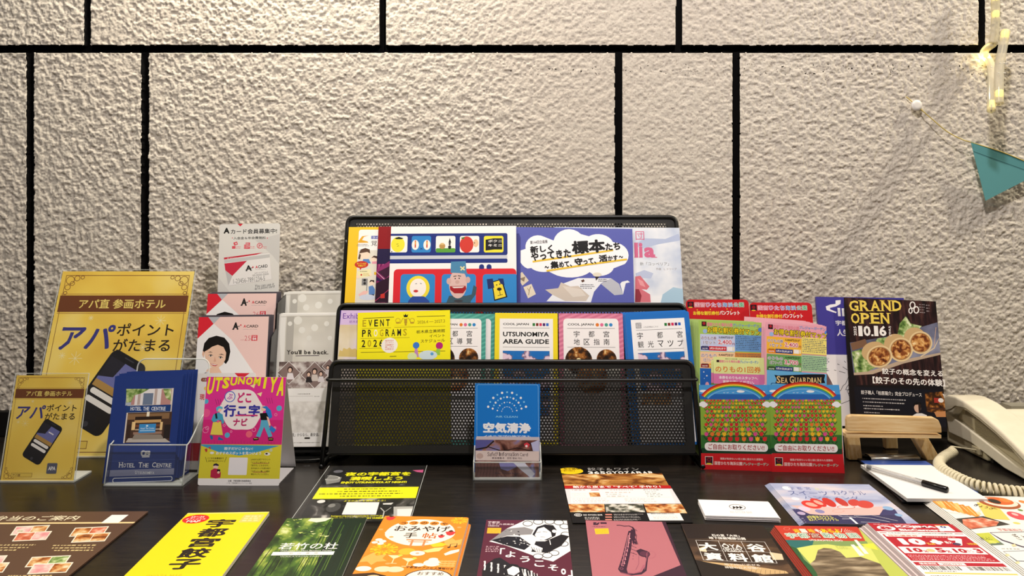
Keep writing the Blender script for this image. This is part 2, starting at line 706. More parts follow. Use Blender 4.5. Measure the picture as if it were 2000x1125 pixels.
def build_wall():
    st = 0.0013
    xs = np.arange(-1.16, 1.16, st)
    zs = np.arange(0.0, 0.80, st)
    X, Z = np.meshgrid(xs, zs)
    k = F / WALL_Y
    px = lambda u: (u - 1000) / k
    pz = lambda v: H - (v - YH) / k
    wob = (value_noise(X, Z, 0.006, 5) - 0.5) * 0.0012
    hw = 0.0061
    joint = np.abs(Z - pz(96)) < hw + wob
    up = Z > pz(96)
    for u in (-420, 171, 748, 1326, 1917, 2480):
        joint |= up & (np.abs(X - px(u)) < hw * 0.85 + wob)
    for u in (-330, 59.5, 283.5, 1208, 1437.5, 2150):
        joint |= (~up) & (np.abs(X - px(u)) < hw + wob)
    warpx = X + (value_noise(X, Z, 0.02, 11) - 0.5) * 0.0035
    warpz = Z + (value_noise(X, Z, 0.02, 12) - 0.5) * 0.0035
    a = value_noise(warpx, warpz, 0.0060, 1)
    b = value_noise(warpx, warpz, 0.0034, 2)
    c = value_noise(X, Z, 0.0020, 3)
    ridge = np.clip((a - 0.3) / 0.4, 0, 1)
    ridge = ridge * ridge * (3 - 2 * ridge)
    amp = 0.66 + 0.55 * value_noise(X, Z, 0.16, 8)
    amp = amp * (1 - 0.5 * np.exp(-((X - 0.24) / 0.24) ** 2))          # relief lowered in the middle: shape stands in for flat frontal light
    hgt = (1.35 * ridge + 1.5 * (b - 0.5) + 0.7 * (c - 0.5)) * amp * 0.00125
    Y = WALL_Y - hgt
    Y = np.where(joint, WALL_Y + 0.009, Y)
    nz, nx = X.shape
    V = np.stack([X, Y, Z], -1).reshape(-1, 3).astype(np.float32)
    i = np.arange(nz * nx).reshape(nz, nx)
    q = np.stack([i[:-1, :-1], i[:-1, 1:], i[1:, 1:], i[1:, :-1]], -1).reshape(-1, 4)
    jf = (joint[:-1, :-1] | joint[:-1, 1:] | joint[1:, 1:] | joint[1:, :-1]).reshape(-1)
    me = bpy.data.meshes.new('wall_back')
    me.vertices.add(len(V))
    me.vertices.foreach_set('co', V.ravel())
    me.loops.add(q.size)
    me.loops.foreach_set('vertex_index', q.ravel().astype(np.int32))
    me.polygons.add(len(q))
    me.polygons.foreach_set('loop_start', (np.arange(len(q)) * 4).astype(np.int32))
    me.polygons.foreach_set('material_index', jf.astype(np.int32))
    me.polygons.foreach_set('use_smooth', np.ones(len(q), bool))
    me.update(calc_edges=True)
    # plaster: pale grey beige, fine pores, a line of dark specks where something was taken down
    m = bpy.data.materials.new('rough_plaster')
    m.use_nodes = True
    nt = m.node_tree
    L = nt.links.new
    bs = nt.nodes['Principled BSDF']
    bs.inputs['Roughness'].default_value = 0.9
    bs.inputs['Specular IOR Level'].default_value = 0.12
    tc = nt.nodes.new('ShaderNodeTexCoord')
    n1 = nt.nodes.new('ShaderNodeTexNoise')
    n1.inputs['Scale'].default_value = 420
    n1.inputs['Detail'].default_value = 5
    r1 = nt.nodes.new('ShaderNodeValToRGB')
    e = r1.color_ramp.elements
    e[0].position, e[0].color = 0.27, lin('#6f665d')
    e[1].position, e[1].color = 0.5, lin('#d3ccbf')
    e2 = e.new(0.36)
    e2.color = lin('#c3b9ae')
    n2 = nt.nodes.new('ShaderNodeTexNoise')
    n2.inputs['Scale'].default_value = 3.2
    mixc = nt.nodes.new('ShaderNodeMix')
    mixc.data_type = 'RGBA'
    mixc.inputs['B'].default_value = lin('#c4b9ad')
    mr = nt.nodes.new('ShaderNodeMapRange')
    mr.inputs['From Min'].default_value = 0.4
    mr.inputs['From Max'].default_value = 0.7
    mr.inputs['To Max'].default_value = 0.35
    L(tc.outputs['Object'], n1.inputs['Vector'])
    L(tc.outputs['Object'], n2.inputs['Vector'])
    L(n1.outputs['Fac'], r1.inputs['Fac'])
    L(n2.outputs['Fac'], mr.inputs['Value'])
    L(mr.outputs['Result'], mixc.inputs['Factor'])
    L(r1.outputs['Color'], mixc.inputs['A'])
    # specks
    sp = nt.nodes.new('ShaderNodeSeparateXYZ')
    L(tc.outputs['Object'], sp.inputs[0])

    def mth(op, a, b=None, c=None):
        nd = nt.nodes.new('ShaderNodeMath')
        nd.operation = op
        for k, s in enumerate((a, b, c)):
            if s is None:
                continue
            if isinstance(s, (int, float)):
                nd.inputs[k].default_value = s
            else:
                L(s, nd.inputs[k])
        return nd.outputs[0]
    zline = mth('LESS_THAN', mth('ABSOLUTE', mth('SUBTRACT', sp.outputs['Z'], pz(136))), 0.010)
    xin = mth('GREATER_THAN', sp.outputs['X'], px(980))
    n3 = nt.nodes.new('ShaderNodeTexNoise')
    n3.inputs['Scale'].default_value = 230
    n3.inputs['Detail'].default_value = 2
    L(tc.outputs['Object'], n3.inputs['Vector'])
    dark = mth('MULTIPLY', mth('MULTIPLY', zline, xin), mth('GREATER_THAN', n3.outputs['Fac'], 0.66))
    mix2 = nt.nodes.new('ShaderNodeMix')
    mix2.data_type = 'RGBA'
    mix2.inputs['B'].default_value = lin('#2a2320')
    L(dark, mix2.inputs['Factor'])
    L(mixc.outputs['Result'], mix2.inputs['A'])
    L(mix2.outputs['Result'], bs.inputs['Base Color'])
    bp = nt.nodes.new('ShaderNodeBump')
    bp.inputs['Strength'].default_value = 0.55
    bp.inputs['Distance'].default_value = 0.0008
    L(n1.outputs['Fac'], bp.inputs['Height'])
    L(bp.outputs['Normal'], bs.inputs['Normal'])
    me.materials.append(m)
    me.materials.append(mat('#060505', 0.8, 0, 0.1))
    o = bpy.data.objects.new('wall_back', me)
    link(o)
    tag(o, 'wall of large rough plaster blocks with recessed black joints', kind='structure')
    # plain continuation of the wall beyond the close-up, and the rest of the lobby shell
    b = MB()
    b.box(-2.2, -1.16, WALL_Y - 0.001, WALL_Y + 0.1, -0.75, 1.6)
    b.box(1.16, 2.2, WALL_Y - 0.001, WALL_Y + 0.1, -0.75, 1.6)
    b.box(-1.16, 1.16, WALL_Y - 0.001, WALL_Y + 0.1, 0.799, 1.6)
    b.box(-1.16, 1.16, WALL_Y + 0.012, WALL_Y + 0.1, -0.75, 0.80)
    w = b.build('wall_back_extension', mat('#cfc6bb', 0.9, 0, 0.1), parent=o, origin=(0, 0, 0))
    w['kind'] = 'structure'


build_wall()
tag(MB().box(-2.2, 2.2, -1.6, WALL_Y + 0.1, -0.77, -0.75).build('floor', mat('#4a4440', 0.6)), 'dark lobby floor', kind='structure')
tag(MB().box(-2.2, 2.2, -1.6, WALL_Y + 0.1, 1.62, 1.66).build('ceiling', mat('#8d8780', 0.9)), 'pale lobby ceiling', kind='structure')
tag(bevel(MB().box(-2.2, 2.2, WALL_Y - 0.012, WALL_Y + 0.02, 0.0, 0.044).build('baseboard_back', mat('#0c0b0a', 0.5)), 0.002),
    'black strip along the foot of the wall', kind='structure')

COUNTER = noise_mat('dark_wood_laminate', [(0.3, '#151210'), (0.5, '#1c1815'), (0.68, '#26211d')], 26, (1, 14, 1), detail=6, rough=0.27, bump=0.04, spec=0.42)
ct = root('counter', (0, 0.95, -0.75), 'dark brown wood laminate counter under the leaflets', 'counter')
bevel(MB().box(-2.0, 2.0, 0.52, WALL_Y - 0.003, -0.04, 0.0).build('countertop', COUNTER, parent=ct), 0.002)
MB().box(-2.0, 2.0, 0.58, WALL_Y - 0.003, -0.75, -0.0405).build('counter_body', mat('#1d1916', 0.5), parent=ct)

# ------------------------------------------------------------------ perforated magazine rack
BLACK = mat('#0b0b0a', 0.38, 0.0, 0.5)
BLACKM = mat('#131210', 0.45, 0.0, 0.5)
LEAN = math.degrees(math.atan(0.276))
SL = 0.276


def perforated(w, y0, z0, z1, name, parent, pitch=0.0049, hole=0.00142, mx=0.010, mt=0.0105, r=0.013):
    """sheet metal panel, hexagonally perforated, leaning back; y0 is its depth at z=0"""
    cs = math.cos(math.radians(LEAN))
    hgt = (z1 - z0) / cs
    ex, ey = Vector((1, 0, 0)), Vector((0, math.sin(math.radians(LEAN)), cs))
    o = Vector((-w / 2, y0 + SL * z0, z0))
    V, Fc = [], []
    P = lambda x, y: o + ex * x + ey * y
    row = pitch * math.sqrt(3) / 2
    R = pitch / math.sqrt(3)
    ny = int((hgt - 2 * mt) / row)
    top = hgt - mt
    for j in range(ny):
        yc = top - row * (j + 0.5)
        off = pitch / 2 if j % 2 else 0
        nx = int((w - 2 * mx - off) / pitch)
        for i in range(nx):
            xc = mx + off + pitch * (i + 0.5)
            b = len(V)
            for k in range(6):
                a = math.radians(30 + 60 * k)
                V.append(P(xc + R * math.cos(a), yc + R * math.sin(a)))
            for k in range(12):
                a = math.radians(30 + 30 * k)
                V.append(P(xc + hole * math.cos(a), yc + hole * math.sin(a)))
            for k in range(6):
                k2 = (k + 1) % 6
                Fc.append((b + k, b + k2, b + 6 + (2 * k + 2) % 12, b + 6 + 2 * k + 1, b + 6 + 2 * k))
    # margin all round, with rounded top corners
    ring = []
    for cx, cy, a0, q in ((r, r, 180, 0.003), (w - r, r, 270, 0.003), (w - r, hgt - r, 0, r), (r, hgt - r, 90, r)):
        cx = q if cx < w / 2 else w - q
        cy = q if cy < hgt / 2 else hgt - q
        for k in range(7):
            a = math.radians(a0 + 15 * k)
            ring.append((cx + q * math.cos(a), cy + q * math.sin(a)))
    b = len(V)
    n = len(ring)
    yb = top - row * ny
    for x, y in ring:
        V.append(P(x, y))
    for x, y in ring:
        V.append(P(min(max(x, mx + pitch * 0.45), w - mx - pitch * 0.95), min(max(y, yb - 0.0002), top - 0.0002)))
    for k in range(n):
        Fc.append((b + k, b + (k + 1) % n, b + n + (k + 1) % n, b + n + k))
    ob = mesh_obj(name, V, Fc, BLACKM, parent=parent)
    sd = ob.modifiers.new('sheet', 'SOLIDIFY')
    sd.thickness = 0.0006
    return ob


RW = 0.560
rack = root('magazine_rack', (0, 1.18, 0), 'black perforated metal tabletop magazine rack with three tiers', 'magazine rack')
TIERS = (('front_panel', 1.137, 0.021, 0.153), ('middle_panel', 1.163, 0.022, 0.236), ('back_panel', 1.189, 0.075, 0.379))
for nm, d0, z0, z1 in TIERS:
    pn = perforated(RW - 0.006, d0, z0, z1, nm, rack)
    hw = RW / 2
    at = lambda x, z: Vector((x, d0 + SL * z, z))
    if nm == 'front_panel':
        MB().tube(arc_path([at(-hw - .006, .0035), at(-hw, z1), at(hw, z1), at(hw + .006, .0035)], 0.013), 0.0034, 10).build('rim_wire', BLACK, parent=rack, smooth=True)
    else:
        MB().tube(arc_path([at(-hw, z0), at(-hw, z1), at(hw, z1), at(hw, z0), at(-hw, z0)], 0.013), 0.0036, 10).build('rim_wire', BLACK, parent=rack, smooth=True)
# feet, retaining wire, trays
for s in (-1, 1):
    x = s * (RW / 2 + .006)
    MB().tube(arc_path([(x, 1.1385, .0035), (x, 1.132, .0035), (x, 1.235, .0035), (x - s * .006, 1.255, .06), (x - s * .006, 1.282, .34)], .01), 0.0034, 10).build('foot_wire', BLACK, parent=rack, smooth=True)
MB().tube(arc_path([(-RW / 2 - .004, 1.232, .128), (-RW / 2 - .004, 1.160, .128), (RW / 2 + .004, 1.160, .128), (RW / 2 + .004, 1.232, .128)], .006), 0.0024, 10).build('retaining_wire', BLACK, parent=rack, smooth=True)
MB().box(-RW / 2, RW / 2, 1.143, 1.168, .0185, .0200).build('tray', BLACK, parent=rack)
MB().box(-RW / 2, RW / 2, 1.184, 1.209, .0735, .0750).build('tray', BLACK, parent=rack)

# ------------------------------------------------------------------ clear stands and holders
def l_stand(name, label, plane, TL, TR, Hmm, depth, foot_dy):
    """a clear upright with a foot folded back under it; returns (root, poster plane)"""
    q = Sheet('front_panel', None, None, plane, TL, TR, Hmm=Hmm, t=0.8, r=1.5)
    base = q.o + q.ex * (q.W / 2000)
    rt = root(name, (base.x, base.y, 0), label, 'sign stand')

    def slab(nm, off, th, grow):
        b = MB()
        g = grow / 1000
        a = q.o - q.ex * g + q.n * (off / 1000)
        pts = [a, a + q.ex * (q.W / 1000 + 2 * g), a + q.ex * (q.W / 1000 + 2 * g) + q.ey * (q.H / 1000 + g), a + q.ey * (q.H / 1000 + g)]
        b.prism(pts, q.n * (th / 1000))
        return b.build(nm, ACRYLIC_SHEET, parent=rt)
    slab('front_panel', 0.7, 1.2, 2.0)
    slab('back_panel', -2.2, 1.2, 2.0)
    # bright polished edge
    b = MB()
    g = 0.0021
    c = [q.o + q.ex * (x * q.W / 1000 + sx * g) + q.ey * (y * (q.H / 1000 + g)) for x, y, sx in ((0, 0, -1), (0, 1, -1), (1, 1, 1), (1, 0, 1))]
    b.tube(c, 0.0007, 6)
    b.build('polished_edge', ACRYLIC_EDGE, parent=rt)
    f0 = q.o - q.ex * 0.002
    yb = Vector((-q.ex.y, q.ex.x, 0))
    f0 = Vector((f0.x, f0.y, 0.0003)) - yb * 0.002
    b = MB().prism([f0, f0 + q.ex * (q.W / 1000 + .004), f0 + q.ex * (q.W / 1000 + .004) + yb * depth, f0 + yb * depth], (0, 0, 0.0022))
    b.build('foot', ACRYLIC_EDGE, parent=rt)
    return rt


def gold_poster(name, label, plane, TL, TR, Hmm, z, small=False):
    s = Sheet(name, label, 'poster', plane, TL, TR, Hmm=Hmm, t=0.3, col='@gold', side='#efe6c8')
    s.page = True
    hh = s.H / s.W * 100
    BR, PUR, BRN = '#7a4a2a', '#3a3a86', '#2b1d14'
    for a, b, c, d in ((3.2, 3, 96.8, 3.5), (3.2, hh - 3.5, 96.8, hh - 3), (3.2, 3, 3.6, hh - 3), (96.4, 3, 96.8, hh - 3)):
        s.rect(a, b, c, d, BR)
    for cx, sx in ((7, 1), (93, -1)):
        for cy, sy in ((7, 1), (hh - 7, -1)):
            for k, (dx, dy, r) in enumerate(((0, 0, 3), (5, -1.5, 2), (9, -2.2, 1.3), (-1, 5.5, 2), (-2, 10, 1.3), (2, 2.5, 1.6))):
                s.ring(cx + dx * sx, cy + dy * sy, r, 0.45, BR)
    s.rect(1.8, 17.5, 98.2, 17.9, '#a5713a')
    s.rect(1.8, 18.8, 98.2, 31.5, '#713f20')
    s.rect(1.8, 32.3, 98.2, 32.7, '#a5713a')
    s.text('アパ直 参画ホテル', 17, 21.6, 82, 29.0, '#f2dc7a', 0.02)
    s.text('アパ', 6.5, 41, 46, 60, PUR, 0.03, skew=0.12)
    s.text('ポイント', 49, 40, 91, 49.5, BRN, 0.02)
    s.text('がたまる', 48, 51.5, 90, 61, BRN, 0.02)
    for x, y, r in ((22, 66, 5), (80, 38, 4), (70, 58, 3), (12, 64, 2.5), (28, 36, 2)):      # printed sparkles
        for k in range(4):
            a = math.pi * k / 4
            s.line([(x - r * math.cos(a), y - r * math.sin(a)), (x + r * math.cos(a), y + r * math.sin(a))], 0.3, '#f6ecb8')
    # the phone, tilted
    t = math.radians(28)
    cx, cy = 50, 90

    def R(x, y):
        return (cx + x * math.cos(t) - y * math.sin(t), cy + x * math.sin(t) + y * math.cos(t))

    def rr(x0, y0, x1, y1, col, r=4):
        pts = []
        for ax, ay, a0 in ((x0 + r, y0 + r, 180), (x1 - r, y0 + r, 270), (x1 - r, y1 - r, 0), (x0 + r, y1 - r, 90)):
            for k in range(5):
                a = math.radians(a0 + 22.5 * k)
                pts.append(R(ax + r * math.cos(a), ay + r * math.sin(a)))
        s.poly(pts, col)
    rr(-15, -28, 15, 29, '#17171c', 5)
    rr(-13.4, -22, 13.4, 22, '#2b2a44', 1)
    s.poly([R(-13.4, -22), R(13.4, -22), R(13.4, -4), R(-13.4, -4)], '#6f74b0')
    s.poly([R(-13.4, -22), R(-1, -22), R(-3, -10), R(-13.4, -6)], '#23222e')
    s.poly([R(-13.4, -4), R(13.4, -4), R(13.4, 1), R(-13.4, 1)], '#b48f4e')
    s.poly([R(-13.4, 1), R(13.4, 1), R(13.4, 22), R(-13.4, 22)], '#1c1a1e')
    rr(-12, 2, 12, 6, '#f4f2ee', 1.8)
    rr(-12, 8, 12, 12, '#f4f2ee', 1.8)
    rr(-4, -26, 4, -25, '#3a3a42', .4)
    s.circ(*R(0, 25.5), 2.0, '#3c3c44')
    s.poly([R(0, -15), R(8, -15), R(8, -13.4), R(0, -13.4)], '#e9e6f0')
    s.rect(61, hh - 24, 75, hh - 10, '#5b5f72', 1.5)
    s.text('APA', 63, hh - 19.5, 73, hh - 14.5, '#f2f2f2', 0.03)
    s.rect(13, hh - 11, 42, hh - 5.5, BR)
    s.rect(13.4, hh - 10.6, 41.6, hh - 5.9, '#e6c95a')
    s.text('アパ直', 15, hh - 9.8, 26, hh - 6.7, BR, 0.01)
    return s.done()


pl = Plane((0, 1.190, 0.0), 0, 19.5)
gold_poster('gold_poster', 'larger gold hotel points poster, upright in the tall clear stand', pl, (123, 530), (380, 530), 303, 0)
l_stand('acrylic_sign_stand', 'tall clear acrylic stand holding the larger gold poster against the wall', pl, (123, 529), (380, 529), 303, 0.07, 1)
pl = Plane((0, 1.076, 0.0), 0, 14)
gold_poster('gold_flyer', 'small gold hotel points card with phone picture, in the low clear stand', pl, (33, 733), (171, 733), 148, 0)
l_stand('acrylic_sign_stand', 'small clear acrylic stand beside the blue brochures, holding the small gold card', pl, (33, 732), (171, 732), 148, 0.045, 1)


def pocket(name, label, plane_f, x0, x1, top_px, back, side_h, parent_cat='brochure holder', back_top=None, base_y=None):
    """clear leaflet holder: front wall, back wall, two sides, base; x0,x1 photo columns of its front bottom corners"""
    a, b = plane_f.hit(x0, base_y), plane_f.hit(x1, base_y)
    ex = plane_f.x
    n = plane_f.n
    ey = n.cross(ex)
    bk = Vector((-ex.y, ex.x, 0)) * back
    a = Vector((a.x, a.y, 0.0006))
    b = a + ex * (b - a).dot(ex)
    c = plane_f.hit((x0 + x1) / 2, top_px)
    hf = (c - a).dot(ey)
    rt = root(name, ((a.x + b.x) / 2, (a.y + b.y) / 2, 0), label, parent_cat)
    w = (b - a).length
    th = 0.0016
    bevel(MB().prism([a, b, b + ey * hf, a + ey * hf], -n * th).build('front_wall', ACRYLIC, parent=rt), 0.0005, 1)
    hb = back_top
    r = min(0.012, hb * .3)
    pts = [a + bk, b + bk]
    for cx, a0 in ((w - r, 0), (r, 90)):
        for k in range(7):
            an = math.radians(a0 + 15 * k)
            pts.append(a + bk + ex * (cx + r * math.cos(an)) + ey * (hb - r + r * math.sin(an)))
    MB().prism(pts, -n * th).build('back_wall', ACRYLIC, parent=rt)
    MB().tube(pts[1:] + [pts[0]], 0.0011, 6).build('back_rim', ACRYLIC_EDGE, parent=rt, smooth=True)
    for p in (a, b):
        prof = []
        for k in range(13):
            t = k / 12
            prof.append(p + bk * t + ey * (hf + (side_h - hf) * (3 * t * t - 2 * t ** 3)))
        MB().prism([p + bk * 0.0, p + bk] + prof[::-1], ex * (th if p is a else -th)).build('side_wall', ACRYLIC, parent=rt)
        MB().tube(prof, 0.0010, 6).build('side_rim', ACRYLIC_EDGE, parent=rt, smooth=True)
        MB().tube([p, p + ey * hf], 0.0009, 6).build('corner_edge', ACRYLIC_EDGE, parent=rt, smooth=True)
    MB().tube([a + ey * hf, b + ey * hf], 0.0010, 6).build('front_rim', ACRYLIC_EDGE, parent=rt, smooth=True)
    MB().prism([a, b, b + bk, a + bk], (0, 0, 0.0024)).build('base', ACRYLIC_EDGE, parent=rt)
    return rt


hold = Plane((0, 1.058, 0.0), 0, 16)
pocket('brochure_holder', 'clear acrylic holder with rounded back, full of blue hotel brochures', hold, 203, 356, 869, 0.052, 0.085, back_top=0.167, base_y=950)
cardpl = Plane((0, 1.083, 0.0), 0, 9)
pocket('card_holder', 'small clear acrylic card holder at the foot of the black rack', cardpl, 925, 1057, 903, 0.036, 0.042, 'card holder', back_top=0.05, base_y=938)

# ------------------------------------------------------------------ blue hotel brochures in the clear holder
s = Sheet('hotel_brochure', 'front blue hotel brochure with entrance photo, in the clear holder', 'brochure', Plane((0, 1.0665, 0), 0, 17),
          (225, 735), (358, 731), BL=(213, 944), t=0.7, col='#22397e', side='#1a2d66', group='blue hotel brochures', zoom=(0, 680, 3.75))
s.rect(925, 298, 1253, 690, '#d8cfc6')
s.rect(925, 298, 1253, 415, '#a9b4c4')
s.rect(985, 298, 1190, 415, '#e2dfe2')
s.rect(1010, 298, 1030, 415, '#b9a7a2').rect(1130, 298, 1150, 415, '#b9a7a2').rect(1048, 330, 1120, 415, '#6d7c96')
s.rect(1180, 298, 1253, 415, '#b98a86').rect(965, 298, 990, 415, '#b98a86')
s.poly([(925, 298), (1095, 298), (1040, 330), (985, 345), (960, 395), (925, 400)], '@salad')
s.poly([(1195, 298), (1253, 298), (1253, 385), (1215, 365)], '@salad')
s.rect(925, 418, 1250, 468, '#20407e')
for k, w in enumerate(('[HOTEL', 'THE', 'CENTRE]')):
    a = (955, 1048, 1108)[k]
    b = (1038, 1095, 1215)[k]
    s.serif(w.strip('[]'), a, 430, b, 456, '#e8eef8', 0.01)
s.rect(925, 470, 1250, 690, '#4a352b')
s.rect(935, 478, 1240, 520, '#8a6a4a').rect(1075, 465, 1095, 500, '#f4ecd6')
s.rect(990, 500, 1185, 535, '#2d1f18').rect(985, 525, 1180, 545, '#c8a06a').rect(975, 560, 1185, 575, '#7a4a32')
s.rect(965, 540, 990, 600, '#e8c890').rect(1172, 540, 1190, 600, '#e8c890')
s.rect(990, 590, 1170, 600, '#b9a08a').rect(975, 612, 1185, 630, '#9a7a6a')
s.rect(1018, 555, 1140, 620, '#3c8fd0')
s.text('Hotel The Centre', 1030, 580, 1130, 594, '#e4f0fa')
s.rect(1070, 563, 1085, 575, '#d8ecfa').rect(1025, 602, 1135, 606, '#d8ecfa')
s.poly([(940, 660), (1200, 655), (1250, 690), (920, 690)], '#b9b1a8')
s.poly([(985, 632), (1180, 632), (1200, 665), (965, 668)], '#8f867c')
s.rect(1200, 560, 1245, 660, '#2a2322').rect(928, 560, 955, 660, '#3a2a24')
EM = '#c9cbd2'
s.rect(1035, 752, 1100, 790, EM, 8).rect(1043, 760, 1092, 782, '#22397e', 5)
s.text('M', 1060, 755, 1098, 784, EM, 0.04).ring(1050, 768, 17, 6, EM)
s.rect(1040, 792, 1095, 800, EM)
s.rect(803, 820, 1325, 822, '#4a5fa6')
x = 870
for w, wd in (('HOTEL', 120), ('THE', 78), ('CENTRE', 145)):
    n = len(w)
    cw = wd / (n + .4)
    s.serif(w[0], x, 836, x + cw * 1.4, 873, '#f0f0f2', 0.01)
    s.serif(w[1:], x + cw * 1.45, 844, x + wd, 873, '#f0f0f2', 0.01)
    x += wd + 22
s.rect(803, 886, 1322, 932, '#8e93b4')
s.serif('U', 988, 899, 1006, 922, '#eef0f4')
s.serif('TSUNOMIYA', 1008, 904, 1130, 922, '#eef0f4')
s.rect(824, 944, 1262, 980, '#e9ecf2', 14).rect(829, 949, 1257, 975, '#22397e', 11)
front = s.done()
q = blank(s, 'hotel_brochure', 'blue hotel brochure stacked behind the front one in the clear holder', 'brochure', 'blue hotel brochures')
b0 = q.done()
b0.location += Vector((0.0008, 0.0034, 0.0003))
for k in range(1, 9):
    dup(b0, (0.0007 * k + 0.0012 * (k % 3), 0.0034 * k, 0.0012 * ((k * 7) % 4 - 1) if k % 4 else 0.001))

# ------------------------------------------------------------------ tiered card display
RED, GRY, PNK = '#d8283c', '#b9bcc4', '#f4d2cc'
hp = Plane((0, 1.2225, 0), 0, 7.0)
disp = root('leaflet_display', (-0.45, 1.2, 0), 'tall black tiered display with a membership card header, between gold poster and white leaflets', 'leaflet display')
s = Sheet('header_card', 'white header card picturing a membership card', None, hp, (429, 438), (547, 436), BL=(421, 606), t=1.0, col='#e6e5e0', r=(0, 0, 4, 4), zoom=(350, 420, 4.166), parent=disp)
s.poly([(620, 205), (760, 330), (830, 420), (830, 150)], '#d6d5d2').poly([(300, 640), (300, 480), (420, 640)], '#dcdad6')
s.poly([(472, 70), (520, 72), (497, 92)], RED)
s.text('A', 362, 104, 410, 150, '#1a1a1a', 0.05).text('カード会員募集中!', 420, 112, 796, 152, '#1a1a1a', 0.02)
s.text('入会金＆年会費無料', 442, 175, 704, 197, '#2a2a2a', 0.01)
s.circ(433, 186, 4, RED).circ(717, 188, 4, RED)
s.poly([(440, 225), (470, 215), (478, 240), (448, 250)], '#e05a68').rect(430, 252, 458, 274, '#e05a68').circ(462, 232, 6, '#e6e5e0')
s.rect(540, 224, 576, 276, '#e05a68').rect(527, 240, 540, 276, '#e58088').small(544, 228, 572, 272, 4, '#e6e5e0', 3)
s.ring(655, 250, 20, 6, '#e05a68').text('P', 647, 240, 664, 262, '#e05a68', 0.03)
for xx, n in ((462, 1), (580, 2), (676, 3)):
    s.small(xx, 252, xx + 42, 276, 2, '#e58088', n)
s.poly([(362, 345), (735, 302), (756, 525), (398, 578)], '#ded9d6').poly([(366, 350), (735, 308), (752, 522), (402, 574)], '#f4f2f0')
s.poly([(364, 347), (680, 305), (630, 322), (366, 362)], '#cf2b40').text('A* ACARD', 390, 344, 470, 357, '#f0d8da')
s.poly([(366, 365), (735, 318), (737, 345), (368, 392)], '#cfcfce')
s.poly([(368, 395), (552, 372), (432, 495), (376, 450)], '#d4324a').poly([(376, 452), (432, 497), (402, 572)], '#c9c8c8')
s.text('A', 540, 408, 590, 455, '#222', 0.04, rot=5).line([(540, 448), (560, 436), (600, 428)], 5, '#555').circ(600, 424, 6, RED)
s.text('A', 620, 412, 640, 434, RED, 0.03, rot=5).text('CARD', 642, 405, 720, 430, '#333', 0.02, rot=5).small(622, 438, 720, 445, 1, '#999', 4)
s.text('Aカード ホテルズ', 614, 460, 722, 475, '#555', 0, rot=5).text('00-0000-0000', 596, 478, 728, 494, '#888', 0, rot=5)
s.text('1-23456-7891234-5', 440, 508, 698, 546, '#8c8c8c', 0.0, rot=5)
s.text('You can use it', 612, 558, 768, 582, '#6a6a6a', 0, rot=6, skew=.3).text('as a point card', 612, 580, 772, 604, '#6a6a6a', 0, rot=6, skew=.3)
s.done()


def face(s, x, y, k, hair='#16120f', skin='#efc8ae'):
    """head and shoulders of a smiling woman with dark hair tied back; x,y chin, k scale (print)"""
    p = lambda pts, c: s.poly([(x + a * k, y + b * k) for a, b in pts], c)
    p([(-52, 36), (-40, 10), (-20, -2), (22, -2), (40, 30), (48, 36)], skin)
    p([(-66, 60), (-58, 30), (-34, 18), (-10, 44), (20, 26), (48, 30), (62, 60)], '#e4e4e8')
    p([(-70, 62), (-60, 30), (-44, 24), (-30, 62)], '#2c3040')
    p([(40, 62), (40, 28), (58, 34), (66, 62)], '#2c3040')
    p([(-58, -52), (-66, -70), (-62, -92), (-52, -80)], '#e5b99e')
    p([(-62, -90), (-54, -130), (-30, -158), (10, -170), (52, -160), (78, -128), (84, -85), (74, -40), (60, -20), (40, -40), (-40, -70)], hair)
    p([(-52, -88), (-40, -112), (-10, -122), (20, -128), (48, -110), (62, -80), (58, -44), (44, -18), (20, 0), (0, 4), (-22, -8), (-42, -34), (-52, -62)], skin)
    p([(-56, -84), (-40, -128), (0, -146), (44, -134), (66, -84), (48, -110), (18, -122), (-12, -112), (-34, -96)], hair)
    p([(-36, -80), (-22, -86), (-8, -80), (-22, -82)], '#3a2a24')
    p([(22, -70), (38, -74), (54, -66), (38, -69)], '#3a2a24')
    s.line([(x - 34 * k, y - 40 * k), (x - 30 * k, y - 34 * k)], 1, skin)
    s.circ(x - 20 * k, y - 64 * k, 8 * k, '#f6f0ec', 4.5 * k).circ(x - 20 * k, y - 64 * k, 4.4 * k, '#241814')
    s.circ(x + 32 * k, y - 54 * k, 8 * k, '#f6f0ec', 4.5 * k).circ(x + 32 * k, y - 54 * k, 4.4 * k, '#241814')
    s.line([(x + (-31) * k, y - 66 * k), (x - 20 * k, y - 71 * k), (x - 9 * k, y - 65 * k)], 2.6 * k, '#3a2620')
    s.line([(x + 21 * k, y - 57 * k), (x + 33 * k, y - 61 * k), (x + 44 * k, y - 53 * k)], 2.6 * k, '#3a2620')
    p([(2, -60), (-3, -40), (-6, -34), (2, -31), (9, -34)], '#e0ad94')
    p([(-24, -24), (-8, -22), (4, -18), (18, -16), (6, -8), (-8, -10)], '#c8585c')
    p([(-20, -22.5), (-6, -19), (14, -15.5), (2, -14), (-10, -16)], '#f8f4f2')


